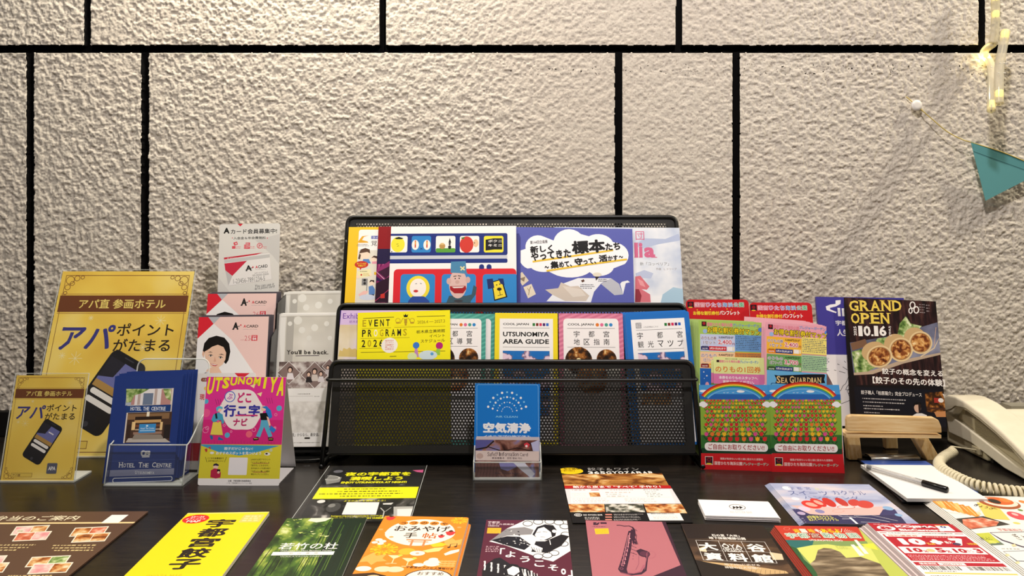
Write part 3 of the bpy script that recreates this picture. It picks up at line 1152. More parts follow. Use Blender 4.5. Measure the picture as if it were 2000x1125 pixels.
def acard(s, z, vol, mm, full):
    """print of the membership leaflets; z maps the layout of the front one to this one"""
    s.band(-500, 4000, '#f4f3f4')
    m = lambda pts: [z(*p) for p in pts]
    s.poly(m([(120, 196), (520, 190), (500, 700), (420, 560), (270, 340), (160, 240)]), PNK)
    s.poly(m([(58, 196), (122, 196), (156, 240), (50, 338)]), '#dc2838')
    s.poly(m([(122, 196), (200, 195), (156, 240)]), GRY)
    a, b = z(280, 230), z(318, 278)
    s.text('A', *a, *b, '#1a1a1a', 0.05)
    s.line(m([(277, 276), (292, 262), (326, 254)]), 4, '#3a3a3a')
    s.circ(*z(332, 248), 4.5, RED)
    s.text('A', *z(350, 246), *z(366, 264), RED, 0.03).text('CARD', *z(368, 246), *z(445, 264), '#2a2a2a', 0.02)
    s.small(*z(346, 272), *z(442, 278), 1, '#a8a0a0', 5)
    s.text('vol.', *z(330, 338), *z(354, 348), '#d88a90').text(vol, *z(356, 317), *z(395, 348), '#d05060', -0.012)
    s.rect(*z(401, 313), *z(439, 349), '#d8283c', 2)
    s.text('2025', *z(407, 317), *z(433, 326), '#fff', 0.01).text(mm, *z(407, 329), *z(433, 345), '#fff', 0.04)
    fx, fy = z(162, 524)
    face(s, fx, fy, 1.22)


s = Sheet('membership_leaflet', 'lower membership leaflet, a smiling woman with her whole face showing on its cover', 'leaflet', Plane((0, 1.1495, 0), 0, 11), (388.5, 619.5), (525, 618),
          Hmm=150, t=0.8, side='#cfc8cc', group='membership leaflets', zoom=(370, 560, 3.31))
acard(s, lambda x, y: (x, y), '25', '04', True)
s.done()
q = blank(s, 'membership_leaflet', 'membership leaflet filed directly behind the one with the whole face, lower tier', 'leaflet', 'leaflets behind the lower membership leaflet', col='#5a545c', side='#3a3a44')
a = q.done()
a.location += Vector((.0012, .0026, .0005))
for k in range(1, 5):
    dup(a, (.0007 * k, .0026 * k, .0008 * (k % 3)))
s = Sheet('membership_leaflet', 'upper membership leaflet, only the top of the hair of its cover portrait showing', 'leaflet', Plane((0, 1.1815, 0), 0, 11), (406, 574), (540, 573),
          Hmm=150, t=0.8, side='#cfc8cc', group='membership leaflets', zoom=(370, 560, 3.31))
acard(s, lambda x, y: (x + 54, y - 155), '26', '10', True)
s.done()
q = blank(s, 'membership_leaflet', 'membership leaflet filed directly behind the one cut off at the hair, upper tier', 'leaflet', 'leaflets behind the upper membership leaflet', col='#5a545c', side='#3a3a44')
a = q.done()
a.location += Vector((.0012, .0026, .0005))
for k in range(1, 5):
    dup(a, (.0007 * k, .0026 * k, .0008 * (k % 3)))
s = Sheet('member_recruiting_leaflet', 'white leaflet with a red triangle at its top, half hidden behind the pink tent card', 'leaflet', Plane((0, 1.119, 0), 0, 9), (383.5, 729), (500, 728), Hmm=140, t=0.6, col='#e9e7e6', r=(0, 0, 4, 4),
          zoom=(350, 660, 3.75))
s.poly([(405, 257), (517, 258), (480, 285), (430, 283)], RED).rect(160, 292, 215, 320, '#8a4a30', 12).text('入会', 170, 298, 200, 314, '#f2e6dc')
s.text('現', 150, 412, 186, 455, '#d02c3c', 0.03).circ(195, 370, 14, '#f0d070').poly([(100, 770), (560, 770), (560, 900), (100, 900)], '#c42a3a')
s.done()
# black body of the display
D = MB()
D.prism([(-.3775, 1.150, .0), (-.3775, 1.256, .0), (-.3775, 1.262, .250), (-.3775, 1.216, .240), (-.3775, 1.210, .200), (-.3775, 1.185, .190), (-.3775, 1.160, .06)], (.0015, 0, 0))
D.build('side_panel', mat('#141416', 0.25, 0, .5), parent=disp)
MB().box(-.4925, -.3775, 1.250, 1.2515, .0, .20).build('back_board', mat('#141416', 0.3), parent=disp)
MB().box(-.4925, -.3775, 1.150, 1.250, .0, .003).build('base', mat('#141416', 0.3), parent=disp)
MB().box(-.4925, -.3775, 1.155, 1.205, .066, .068).build('shelf', mat('#141416', 0.3), parent=disp)
MB().box(-.4925, -.3775, 1.206, 1.249, .098, .100).build('shelf', mat('#141416', 0.3), parent=disp)

# ------------------------------------------------------------------ pink tent card
tent = root('tent_card', (-0.4, 1.09, 0), 'pink and yellow folded tent card with a sightseeing design, in front of the membership leaflets', 'tent card')
tp = Plane((0, 1.0625, 0), 0, 12)
s = Sheet('front_panel', 'printed pink front', None, tp, (404.5, 736), (559, 737), BL=(389, 948), t=0.6, col='#f2eff0', side='#e4e2e4', r=(3, 2, 1, 1), zoom=(350, 660, 3.75), parent=tent)
MG, BL2, YL, CY = '#e2359a', '#3f9ccc', '#d9cf3a', '#56b4dc'
s.band(285, 780, MG)
s.band(600, 780, '#d42a80')
s.band(780, 1030, YL)
s.poly([(140, 780), (735, 790), (560, 840), (440, 862), (300, 840)], BL2)
s.poly([(140, 780), (150, 780), (150, 800)], BL2)
UW = 'UTSUNOMIYA'
xs = [195, 263, 315, 365, 415, 466, 515, 560, 625, 668, 722, 768]
for k, c in enumerate(UW):
    x0 = 200 + k * 57.2
    wob = [415, 392, 372, 350, 340, 345, 352, 372, 400, 425][k]
    s.text(c, x0 + (14 if c == 'I' else 0), 287, x0 + (34 if c == 'I' else 50), wob, '#f6ee2e', 0.045, skew=0.1)
pts = [(455 + 155 * math.cos(t) * (1 + .04 * math.cos(6 * t)), 525 + 152 * math.sin(t) * (1 + .04 * math.cos(6 * t))) for t in [k * math.pi / 30 for k in range(60)]]
s.poly(pts, '#f6eef2')
s.circ(372, 430, 40, '#4a6ad0').circ(372, 430, 34, '#f6eef2').text('ぶ', 352, 408, 392, 450, '#c04ac0', 0.03)
s.text('どこ', 428, 398, 530, 475, '#d0307c', 0.045)
s.text('行こ字', 325, 488, 592, 578, '#3a3aa8', 0.05)
s.rect(412, 562, 575, 572, '#d0307c')
s.text('ナビ', 395, 588, 500, 645, '#c02a70', 0.05)
for x, y, r, c in ((197, 465, 18, CY), (732, 515, 20, CY), (352, 712, 19, CY), (512, 705, 24, '#ee6a84'), (197, 550, 30, '#ee5a9a'), (700, 660, 12, '#f080b0')):
    s.circ(x, y, r, c)
for x, y, r in ((193, 675, 20), (205, 660, 12), (547, 672, 14), (708, 562, 9), (380, 686, 7), (330, 640, 8)):
    s.ring(x, y, r, 3, '#f4a6cc')
for x, y in ((540, 355), (590, 415)):
    s.poly([(x - 22, y - 6), (x + 18, y - 18), (x + 8, y + 14)], '#f8e8b0')
for x0, y0, c in ((265, 440, 1), (640, 430, 2)):
    for k in range(3):
        s.line([(x0 + k * 18, y0 + 8), (x0 + 12 + k * 16, y0 + 50)], 3, '#8a2a6a')
# the two walkers
s.circ(294, 520, 20, '#f4cdb8').poly([(270, 512), (290, 498), (318, 506), (318, 522), (292, 516), (276, 545)], '#5cbce0')
s.poly([(252, 560), (290, 545), (318, 560), (330, 620), (315, 632), (306, 600), (250, 618), (236, 600)], '#48a8cc')
s.poly([(262, 555), (276, 550), (282, 590), (268, 592)], '#16202a')
s.poly([(248, 618), (305, 612), (320, 712), (228, 708)], '#e9d65a').poly([(280, 600), (294, 605), (288, 622), (276, 618)], '#e860a0')
s.poly([(222, 712), (246, 716), (248, 742), (232, 745)], '#2a6aa4').poly([(288, 722), (322, 742), (322, 750), (282, 748)], '#2a6aa4')
s.circ(618, 516, 20, '#f4cdb8').poly([(604, 506), (640, 498), (672, 530), (682, 580), (650, 600), (636, 560), (634, 520)], '#2f7ed8')
s.poly([(590, 552), (640, 548), (655, 582), (640, 602), (598, 602)], '#101014').poly([(640, 575), (655, 582), (670, 640), (658, 645)], '#f4cdb8')
s.poly([(600, 602), (645, 602), (682, 720), (655, 728), (622, 650), (592, 728), (562, 720), (592, 650)], '#5cb0d8')
s.poly([(672, 640), (710, 672), (690, 696), (660, 672)], '#2f7ed8')
s.poly([(540, 735), (580, 728), (582, 748), (545, 752)], '#1a1a1e').poly([(650, 728), (690, 732), (688, 752), (652, 752)], '#1a1a1e').rect(548, 736, 575, 740, '#e9d65a').rect(656, 738, 684, 742, '#e9d65a')
for k in range(24):
    x = 185 + k * 22
    s.poly([(x, 775), (x + 6, 740 + 10 * (k % 3)), (x + 12, 775)], '#c8287a')
s.text('餃子だけじゃない！', 330, 800, 540, 822, '#f4f6f8', 0.03)
s.text('おすすめスポットを見つけよう', 270, 832, 600, 856, '#f4f6f8', 0.03)
s.poly([(185, 815), (205, 808), (206, 830), (196, 838)], '#b83a3a').poly([(212, 800), (232, 797), (228, 818)], '#c84a4a')
s.circ(240, 842, 15, '#e8ecee', 9).circ(645, 850, 22, '#e8e6e0', 12).circ(640, 848, 9, '#2a2a2a', 6).circ(672, 822, 12, '#c9d2a8')
s.line([(192, 872), (204, 910)], 3, '#3a3a20').line([(346, 872), (332, 910)], 3, '#3a3a20')
s.text('ここから友達追加で', 208, 874, 326, 888, '#3a3418', 0.02).text('おすすめスポットへ！', 214, 894, 322, 908, '#3a3418', 0.02)
s.circ(268, 942, 19, '#f0cdb6').poly([(248, 938), (252, 924), (272, 918), (292, 930), (286, 938), (266, 934)], '#231a3a')
s.poly([(228, 1020), (232, 970), (258, 955), (284, 960), (305, 985), (302, 1022), (268, 1030)], '#b8284c').rect(278, 962, 300, 980, '#1c1420', 3).circ(288, 985, 9, '#f0cdb6')
s.rect(362, 876, 498, 1004, '#eceaf0', 6)
for k, tx in enumerate(('LINEの公式アカウント', '「どこ行こ字ナビ」と', '「友だち」になるだけ。', '左のQRコードを読み取り', '「スポット一覧」の選択', '肢をタップしてください。')):
    s.text(tx, 526, 884 + k * 21.5, 668 - (k % 3) * 6, 897 + k * 21.5, '#3a3420', 0.01)
s.line([(540, 919), (655, 919)], 3, '#b03050').line([(540, 983), (640, 983)], 3, '#b03050')
s.text('主催　宇都宮観光推進委員会', 358, 1040, 524, 1054, '#3a3a3e', 0.01).text('（一社）宇都宮観光コンベンション協会', 348, 1058, 532, 1070, '#3a3a3e', 0)
s.done()
A, B = s.o, s.o + s.ex * s.W / 1000
Tl, Tr = A + s.ey * s.H / 1000, B + s.ey * s.H / 1000
up = Vector((0, 0, 0.0012))
bk = Vector((0, 0.082, 0))
MB().prism([A + bk + up, B + bk + up, Tr + Vector((0, .0012, 0)), Tl + Vector((0, .0012, 0))], (0, .0006, 0)).build('back_panel', mat('#d8d6d8', .6), parent=tent)
MB().prism([A + Vector((.002, .002, 0.0006)), B + Vector((-.002, .002, 0.0006)), B + bk + Vector((-.001, -.006, 0.0006)), A + bk + Vector((0, -.006, 0.0006))], (0, 0, .0006)).build('base_panel', mat('#d8d6d8', .6), parent=tent)

# ------------------------------------------------------------------ pale leaflets on a two step stand
def pale_print(s, z, full):
    s.rect(*z(8, 8), *z(376, 1500), '@bokeh')
    for x0, y0, x1, y1 in ((60, 14, 372, 17), (60, 14, 62, 1500)):
        s.rect(*z(x0 - 46, y0), *z(x1, y1), '#b8b5ae')
    for x, y, r in ((120, 40, 26), (225, 85, 22), (145, 100, 20), (300, 60, 16), (70, 60, 14), (190, 150, 16), (320, 150, 14)):
        s.circ(*z(x, y), r, '#ecebe4')


s = Sheet('returning_guest_leaflet', 'front leaflet reading You’ll be back, on the lower step beside the black rack', 'leaflet', Plane((0, 1.180, 0), 0, 11.5), (545, 613.5), (660, 612.5), Hmm=207, t=0.7,
          col='#efeeea', side='#dedcd8', group='returning guest leaflets', zoom=(530, 560, 3.214))
pale_print(s, lambda x, y: (x + 47, y + 172), True)
for k, w in enumerate((("You'll", 97, 190), ('be', 205, 248), ('back.', 262, 358))):
    s.serif(w[0], w[1], 398, w[2], 424, '#1d1712', 0.03, w=.2)
s.line([(152, 434), (230, 433), (300, 432)], 4, '#4a3a4a')
s.rect(45, 470, 400, 636, '@people')
for cx, cy, r in ((110, 540, 70), (272, 555, 82), (365, 500, 45)):
    s.poly([(cx - r - 4, cy), (cx, cy - r - 4), (cx + r + 4, cy), (cx, cy + r + 4)], '#f4f2f0')
    s.poly([(cx - r, cy), (cx, cy - r), (cx + r, cy), (cx, cy + r)], '#8a7672')
for cx, cy, k, cl in ((118, 520, 1.0, '#e9e2e6'), (272, 530, 1.0, '#d9cfc8'), (235, 548, .85, '#2a2426'), (312, 545, .85, '#e4dde0'), (355, 505, .7, '#cfc6c8')):
    s.circ(cx, cy, 17 * k, '#2a1c18', 19 * k).circ(cx - 1, cy + 4 * k, 11 * k, '#eac6b2', 14 * k)
    s.poly([(cx - 24 * k, cy + 62 * k), (cx - 16 * k, cy + 22 * k), (cx + 16 * k, cy + 22 * k), (cx + 26 * k, cy + 62 * k)], cl)
s.rect(45, 638, 400, 1000, '#f0efed')
s.small(165, 668, 258, 678, 1, '#8a8680', 2).rect(112, 686, 262, 688, '#b9b5b0').small(270, 684, 308, 692, 1, '#8a8680', 4)
s.rect(60, 720, 390, 915, '@grayphoto')
s.text('直」からなら、最安値。', 128, 918, 300, 940, '#3a3634', 0.01)
s.rect(208, 945, 242, 956, '#2a2620', 3)
s.small(128, 974, 328, 984, 1, '#8a8680', 9)
s.done()
q = blank(s, 'returning_guest_leaflet', 'pale leaflet filed behind the one reading You’ll be back', 'leaflet', 'pale leaflets on the lower step')
a = q.done()
a.location += Vector((.0008, .0022, .0003))
for k in range(1, 4):
    dup(a, (.0008 * k, .0022 * k, .0006 * (k % 2)))
s = Sheet('returning_guest_leaflet', 'front pale leaflet of the upper step, only its blurred top showing', 'leaflet', Plane((0, 1.2105, 0), 0, 11.5), (554.5, 571), (667, 569), Hmm=207, t=0.7,
          col='#e9e8e2', side='#dedcd8', group='returning guest leaflets', zoom=(530, 560, 3.214))
pale_print(s, lambda x, y: (x * .97 + 78, y * .97 + 33), False)
s.done()
q = blank(s, 'returning_guest_leaflet', 'pale leaflet at the back of the stand, behind the blurred top of the upper one', 'leaflet', 'pale leaflets on the upper step')
a = q.done()
a.location += Vector((.0016, .0022, .0003))
dup(a, (.0016, .0024, 0))
dup(a, (.0032, .0048, .0006))
st = root('leaflet_stand', (-.335, 1.21, 0), 'black two step leaflet stand with a round foot, beside the rack', 'leaflet stand')
disc = []
for k in range(40):
    a = 2 * math.pi * k / 40
    disc.append((-.320 + .062 * math.cos(a), 1.212 + .050 * math.sin(a), .0004))
bevel(MB().prism(disc, (0, 0, .005)).build('foot', mat('#121212', .2, 0, .6), parent=st), .0015)
MB().box(-.375, -.287, 1.178, 1.206, .0115, .0135).build('ledge', mat('#141414', .3), parent=st)
MB().box(-.378, -.283, 1.210, 1.238, .0405, .0425).build('ledge', mat('#141414', .3), parent=st)
lean = math.tan(math.radians(11.5))
for nm, d, z0, z1 in (('back_plate', 1.196, .0135, .20), ('back_plate', 1.226, .0425, .235)):
    MB().prism([(-.374, d + lean * z0, z0), (-.288, d + lean * z0, z0), (-.288, d + lean * z1, z1), (-.374, d + lean * z1, z1)], (0, .0012, 0)).build(nm, mat('#141414', .3), parent=st)
MB().tube([(-.33, 1.215, .005), (-.33, 1.236, .0415)], .004).build('post', mat('#141414', .3), parent=st, smooth=True)

# ------------------------------------------------------------------ papers in the rack, upper tier
Z5, Z6 = (640, 410, 3.878), (990, 410, 3.878)


def tier(d):
    return Plane((0, d, 0), 0, LEAN)


BLK = '#141414'
s = Sheet('concert_flyer', 'pale watercolour flyer with pink lettering, behind the violet exhibition flyer', 'flyer', tier(1.1836), (1083, 443.5), (1327, 445), Hmm=297, t=0.3, col='@cloud', side='#eee', zoom=Z6)
s.poly([(960, 270), (1040, 215), (1200, 220), (1300, 180), (1320, 230), (1150, 260), (1030, 290)], '#b3bfdc')
s.poly([(975, 480), (1040, 455), (1110, 480), (1090, 520), (980, 515)], '#b9c3de')
s.poly([(1180, 640), (1260, 585), (1340, 600), (1340, 720), (1160, 720)], '#a9c8de')
s.poly([(972, 505), (1010, 498), (1080, 580), (1060, 605), (1020, 600), (1085, 640), (1090, 700), (970, 700)], '#d2717e')
s.poly([(975, 600), (1000, 600), (1020, 650), (1010, 700), (970, 700)], '#8e2f3e').poly([(990, 520), (1030, 540), (1050, 585), (1010, 570)], '#e49aa2')
s.text('団', 975, 162, 1040, 228, '#cf5f86', 0.0)
s.serif('lia', 962, 248, 1130, 362, '#d0688e', 0.045)
s.text('新「コッペリア」', 1008, 396, 1226, 422, '#6a6a66', 0.0).text('作曲　L. ドリーブ', 1130, 438, 1285, 457, '#8a7f80', 0.0)
s.done()
s = Sheet('exhibition_flyer', 'violet specimen exhibition flyer with a white cloud, beside the bus poster', 'flyer', tier(1.1806), (1008, 443.5), (1235, 447), Hmm=297, t=0.3, col='#5a61b0', side='#e8e8f0', zoom=Z6)
pts = []
for cx, cy, rx, ry, a0, a1 in ((190, 350, 98, 100, 110, 205), (235, 280, 95, 88, 170, 300), (470, 250, 118, 104, 190, 320), (690, 275, 120, 92, 235, 340), (800, 345, 122, 100, 290, 400), (700, 430, 110, 70, 10, 110), (480, 430, 170, 82, 30, 140), (280, 410, 110, 60, 70, 150)):
    for k in range(9):
        t = math.radians(a0 + (a1 - a0) * k / 8)
        pts.append((cx + rx * math.cos(t), cy + ry * math.sin(t)))
s.poly(pts, '#f6f6fa')
s.text('第144回企画展', 176, 230, 308, 256, BLK, 0.02, rot=5)
s.text('新しく', 176, 268, 348, 322, BLK, 0.055, rot=6)
s.line([(195, 392), (480, 352), (805, 305)], 14, '#e8c23c')
s.text('やってきた', 182, 308, 486, 374, BLK, 0.05, rot=7)
s.text('標本', 490, 228, 745, 328, BLK, 0.055, rot=5)
s.text('たち', 745, 248, 858, 305, BLK, 0.05, rot=6)
s.line([(300, 462), (600, 415), (910, 374)], 14, '#e8c23c')
s.text('～', 286, 424, 318, 444, BLK, 0.04, rot=6)
s.text('集', 330, 388, 392, 444, BLK, 0.055, rot=6).text('めて、', 394, 388, 492, 434, BLK, 0.045, rot=6)
s.text('守', 512, 364, 574, 420, BLK, 0.055, rot=6).text('って、', 578, 366, 676, 412, BLK, 0.045, rot=6)
s.text('活', 696, 340, 762, 394, BLK, 0.055, rot=6).text('かす', 764, 344, 840, 386, BLK, 0.045, rot=6).text('～', 848, 346, 880, 366, BLK, 0.04, rot=6)
s.poly([(300, 692), (420, 560), (540, 516), (790, 518), (715, 555), (660, 620), (636, 700)], '#eceef4')
s.poly([(712, 560), (790, 518), (850, 560), (880, 640), (815, 646)], '#b9bcc8')
s.poly([(880, 640), (858, 560), (870, 545), (915, 534), (932, 548), (900, 556)], '#eceef4')
s.poly([(290, 604), (390, 592), (410, 548), (480, 580), (540, 575), (625, 650), (600, 690), (440, 690), (340, 640)], '#cfc3b8').poly([(420, 575), (560, 600), (600, 650), (500, 660)], '#dcd3ca')
s.circ(684, 490, 34, '#e2dccd', 16).poly([(668, 505), (700, 505), (676, 535)], '#2a2024').poly([(560, 535), (582, 525), (590, 540), (572, 550)], '#5a3a2c')
s.small(556, 560, 670, 600, 3, '#5a5a66', 2).small(692, 520, 768, 545, 2, '#5a5a66', 3)
s.poly([(72, 500), (115, 470), (166, 535), (118, 574)], '#d9cdb8').poly([(95, 520), (140, 505), (130, 545)], '#8a7a6a')
s.poly([(125, 585), (186, 560), (220, 638), (160, 670)], '#e2d6c2').line([(165, 645), (170, 605), (182, 580)], 4, '#7a6a4a').line([(170, 615), (155, 592)], 3, '#7a6a4a')
s.poly([(70, 180), (92, 178), (104, 210), (104, 700), (70, 700)], '#3a3f86')
s.done()
s = Sheet('bus_poster', 'white flyer with navy and red bus design full of small pictures, in the top tier', 'flyer', tier(1.1776), (764, 442.5), (1008, 441), Hmm=297, t=0.3, col='#f5f3f2', side='#e8e6e4', zoom=Z5)
NV, RD, SKB = '#1c2f7c', '#d8232f', '#2f86cc'
s.rect(440, 178, 1362, 345, NV, 14).rect(440, 345, 1362, 371, '#c9cdd8').rect(440, 371, 1362, 403, NV, 10)
for x0, x1, c in ((440, 604, '#f4f2ee'), (636, 782, SKB), (819, 967, '#f4f2ee'), (1001, 1148, '#f4f2ee'), (1183, 1331, '#f0e43a')):
    s.rect(x0, 197, x1, 322, c, 14)
s.circ(532, 262, 52, '#eee43a', 58).poly([(506, 215), (540, 204), (575, 215), (560, 222), (520, 222)], '#1a1a1a').line([(520, 260), (536, 258)], 3, '#3a3a20').line([(540, 272), (526, 276)], 3, '#3a3a20').poly([(482, 310), (492, 316), (482, 322)], BLK)
for cx in (664, 752):
    s.circ(cx, 265, 27, '#f4f2ee', 38).rect(cx - 5, 232, cx + 5, 286, '#c8402f').rect(cx - 3, 240, cx + 3, 262, '#e8b430')
s.line([(700, 288), (718, 300)], 4, NV).line([(718, 288), (700, 300)], 4, NV)
s.rect(819, 290, 967, 322, '#5aa03c', 10).circ(868, 274, 23, '#b99150').circ(868, 258, 16, '#d9b878', 8)
s.circ(924, 282, 12, BLK, 15).circ(924, 258, 8, BLK).poly([(914, 250), (925, 212), (936, 250)], BLK)
s.circ(1052, 262, 52, '#cf3a30', 62).poly([(1005, 212), (1040, 203), (1030, 224)], '#4a7a30').circ(1122, 252, 20, '#e8c09a', 30).circ(1112, 250, 4, BLK)
s.poly([(1196, 225), (1258, 215), (1320, 215), (1322, 300), (1262, 300), (1196, 308)], BLK)
s.text('ボクニ', 1216, 226, 1322, 246, '#f4f2ee', 0.02).text('キミニ', 1216, 258, 1322, 278, '#f4f2ee', 0.02)
s.rect(495, 446, 1430, 800, RD, 30)
for x0, x1 in ((549, 811), (862, 1122), (1174, 1440)):
    s.rect(x0, 486, x1, 800, SKB, 24)
s.circ(1166, 430, 19, NV).rect(1147, 430, 1185, 446, NV).circ(1222, 430, 19, NV).rect(1203, 430, 1241, 446, NV)
# plain passengers: a fair haired figure, a driver in a cap, a yellow block shaped dog
s.circ(684, 590, 88, '#efdc3c', 92).circ(684, 590, 62, '#f6f0ea', 70).poly([(610, 690), (640, 655), (730, 655), (770, 690), (770, 760), (600, 760)], '#2a4a9c')
s.line([(664, 560), (676, 558)], 4, BLK).line([(700, 556), (712, 560)], 4, BLK).circ(668, 615, 18, '#c8302f', 10)
s.poly([(900, 700), (920, 650), (1050, 650), (1090, 640), (1105, 570), (1130, 585), (1122, 640), (1085, 690), (1070, 760), (870, 760)], '#3a5866')
s.circ(987, 560, 68, '#d9b8b2', 110).circ(918, 540, 18, '#cfaaa4', 24).circ(1062, 530, 18, '#cfaaa4', 24)
s.poly([(925, 578), (1045, 575), (1050, 600), (1025, 632), (960, 632), (928, 605)], '#a31a22').poly([(940, 582), (1035, 580), (1020, 590), (955, 592)], '#e8e0dc')
s.poly([(934, 392), (1045, 388), (1052, 470), (1062, 486), (990, 478), (930, 476)], '#4a86ae').line([(1005, 430), (1038, 456)], 10, '#e8dca0').line([(1036, 428), (1008, 458)], 10, '#e8dca0')
s.circ(966, 520, 5, BLK).circ(996, 518, 5, BLK).line([(952, 504), (976, 500)], 6, BLK).line([(986, 498), (1010, 502)], 6, BLK).circ(982, 546, 16, '#c9a49c', 14).circ(990, 690, 34, '#3a3a40', 10)
s.poly([(1240, 545), (1320, 520), (1362, 660), (1262, 690)], BLK).poly([(1248, 550), (1314, 530), (1350, 655), (1268, 678)], '#f0d83a')
s.poly([(1205, 525), (1250, 520), (1262, 590), (1215, 600)], '#1c2c66').poly([(1290, 520), (1330, 520), (1340, 570), (1310, 560)], '#1c2c66').circ(1280, 568, 5, BLK).circ(1304, 562, 5, BLK).circ(1300, 600, 18, BLK, 12).line([(1302, 610), (1308, 645)], 4, BLK).line([(1288, 650), (1326, 640)], 4, BLK)
s.done()
s = Sheet('stage_flyer', 'narrow visible strip of a dark crimson and purple flyer beside the bus poster', 'flyer', tier(1.1796), (739.5, 442.5), (985, 442.5), Hmm=297, t=0.3, col='@aurora', side='#3a1020', zoom=Z5)
s.rect(380, 125, 1300, 295, '#8c0f18').rect(375, 295, 1300, 410, '#1f1440')
s.poly([(360, 465), (400, 430), (480, 380), (480, 520), (455, 545)], '#8a2a66').poly([(380, 470), (440, 520), (480, 480), (480, 420)], '#3a1030').line([(368, 470), (450, 545)], 4, '#f0d0e0')
s.poly([(360, 560), (480, 500), (480, 700), (360, 700)], '#2a0a22').line([(360, 690), (480, 590)], 4, '#c03a6a').poly([(400, 640), (432, 630), (432, 668), (400, 670)], '#c8342c')
s.done()
s = Sheet('health_flyer', 'white flyer with a yellow border and cartoon visitors, outermost in the top tier', 'flyer', tier(1.1816), (681.5, 443.5), (925, 443.5), Hmm=297, t=0.3, col='#f2c52a', side='#f2e2a0', zoom=Z5)
s.rect(186, 150, 1050, 2000, '#f6f4f2', 18)
s.poly([(228, 244), (260, 200), (312, 192), (275, 205), (260, 228), (300, 238), (310, 248), (240, 250)], '#e2a82c').small(222, 256, 312, 278, 2, '#7a7a7a', 1)
s.rect(330, 196, 420, 220, '#6a72b8').text('ライブ', 340, 200, 410, 217, '#f2f2f8', 0.02).text('覚', 328, 232, 374, 272, BLK, 0.0)
s.rect(220, 305, 400, 700, '#e2ddd0')
s.circ(280, 335, 40, '#f4dcc6', 44).poly([(238, 330), (250, 300), (285, 288), (318, 300), (322, 330), (300, 318), (262, 325)], '#5a4032').poly([(240, 330), (252, 340), (245, 375), (230, 370)], '#5a4032')
s.poly([(262, 395), (270, 372), (312, 372), (328, 405), (262, 405)], '#5a86c4').circ(352, 370, 24, '#f4dcc6').poly([(330, 365), (350, 346), (375, 350), (376, 370), (350, 360)], '#4a342a').poly([(336, 392), (375, 388), (376, 408), (335, 408)], '#e49aae')
s.circ(256, 414, 52, '#c8342c', 27).poly([(240, 436), (258, 440), (246, 456)], '#c8342c').text('知っていれば', 222, 400, 292, 413, '#f6e23c', 0.02).text('半額以下！', 230, 416, 286, 430, '#f6e23c', 0.02)
s.poly([(222, 465), (325, 445), (332, 500), (232, 518)], '#efe8b8').small(245, 460, 312, 472, 1, '#6a6a50', 3).circ(255, 492, 7, '#c8342c').small(270, 480, 320, 500, 2, '#c8a03c', 5).circ(232, 508, 12, '#f4dcc6').circ(326, 490, 10, '#f4dcc6')
s.rect(352, 470, 372, 492, '#e8b82c')
s.rect(258, 520, 302, 572, '#8a8a8a').circ(280, 532, 10, '#2a2a2a').circ(280, 556, 10, '#2a2a2a').rect(292, 572, 300, 620, '#9a9a9a')
s.circ(335, 550, 20, '#f4dcc6').poly([(315, 550), (325, 530), (352, 532), (354, 552), (335, 540)], '#3a2c2a').poly([(310, 580), (340, 572), (358, 600), (356, 640), (312, 640)], '#5a86c4').poly([(312, 640), (352, 640), (352, 652), (306, 652)], '#26262c')
s.poly([(232, 640), (275, 612), (310, 616), (290, 640), (240, 655)], '#f0c0b8').circ(300, 662, 62, '#cfd6e6', 22)
s.done()

# ------------------------------------------------------------------ papers in the rack, lower tier
s = Sheet('exhibition_leaflet', 'lilac exhibition leaflet with a dark violet edge, partly behind the yellow programme', 'leaflet', tier(1.1508), (665, 606), (860, 606), Hmm=208, t=0.3, col='@sand', side='#3a2a7a', zoom=Z5)
s.poly([(90, 755), (800, 755), (800, 870), (90, 870)], '#d9c0ea')
s.poly([(95, 755), (104, 755), (66, 1120), (55, 1120)], '#43308c')
s.text('Exhibition', 116, 783, 345, 824, '#6a3aa0', 0.0).text('栃木県立美術館', 164, 836, 330, 858, '#8a5ab0', 0)
s.poly([(80, 1110), (90, 1060), (110, 1070), (120, 1045), (145, 1055), (165, 1042), (185, 1056), (210, 1048), (230, 1075), (230, 1115)], '#d9c078')
s.done()
s = Sheet('event_programme', 'bright yellow event programme with bold black lettering, in front of the lower tier', 'leaflet', tier(1.1468), (699, 611), (879, 605.5), Hmm=205, t=0.4, col='#f6ec1c', side='#f0ead0', zoom=Z5)
OL = '#b9a41a'
for w, y0, y1, cols in (('EVENT', 833, 885, (1, 0, 0, 0, 0)), ('PROGRAMS', 908, 962, (0, 0, 2, 1, 0, 0, 0, 1)), ('2026', 985, 1040, (0, 1, 0, 0))):
    for k, c in enumerate(w):
        x = 264 + k * 44.5 - (y0 - 833) * 0.045
        dy = -k * 1.2
        s.text(c, x, y0 + dy, x + 28, y1 + dy, (BLK, OL, '#f6f2e8')[cols[k]], 0.02)
s.line([(268, 822), (502, 812)], 4, BLK).line([(675, 808), (890, 802)], 4, BLK).line([(505, 890), (892, 880)], 2.5, '#7a6c10').line([(258, 900), (480, 892)], 2.5, '#7a6c10').line([(250, 975), (620, 966)], 2.5, '#7a6c10').line([(240, 1050), (420, 1046)], 2.5, '#7a6c10').line([(250, 1080), (890, 1068)], 3.5, BLK)
s.poly([(572, 790), (582, 800), (590, 786), (598, 800), (610, 788), (604, 812), (578, 812)], BLK)
GD = '#b9982a'
for x in (532, 640):
    s.ring(x, 838, 17, 4, GD).circ(x, 855, 16, GD, 7)
s.line([(548, 862), (570, 820), (590, 830), (612, 818), (634, 858)], 5, GD).rect(580, 825, 602, 860, GD).circ(591, 868, 8, GD).small(505, 876, 655, 880, 1, GD, 3)
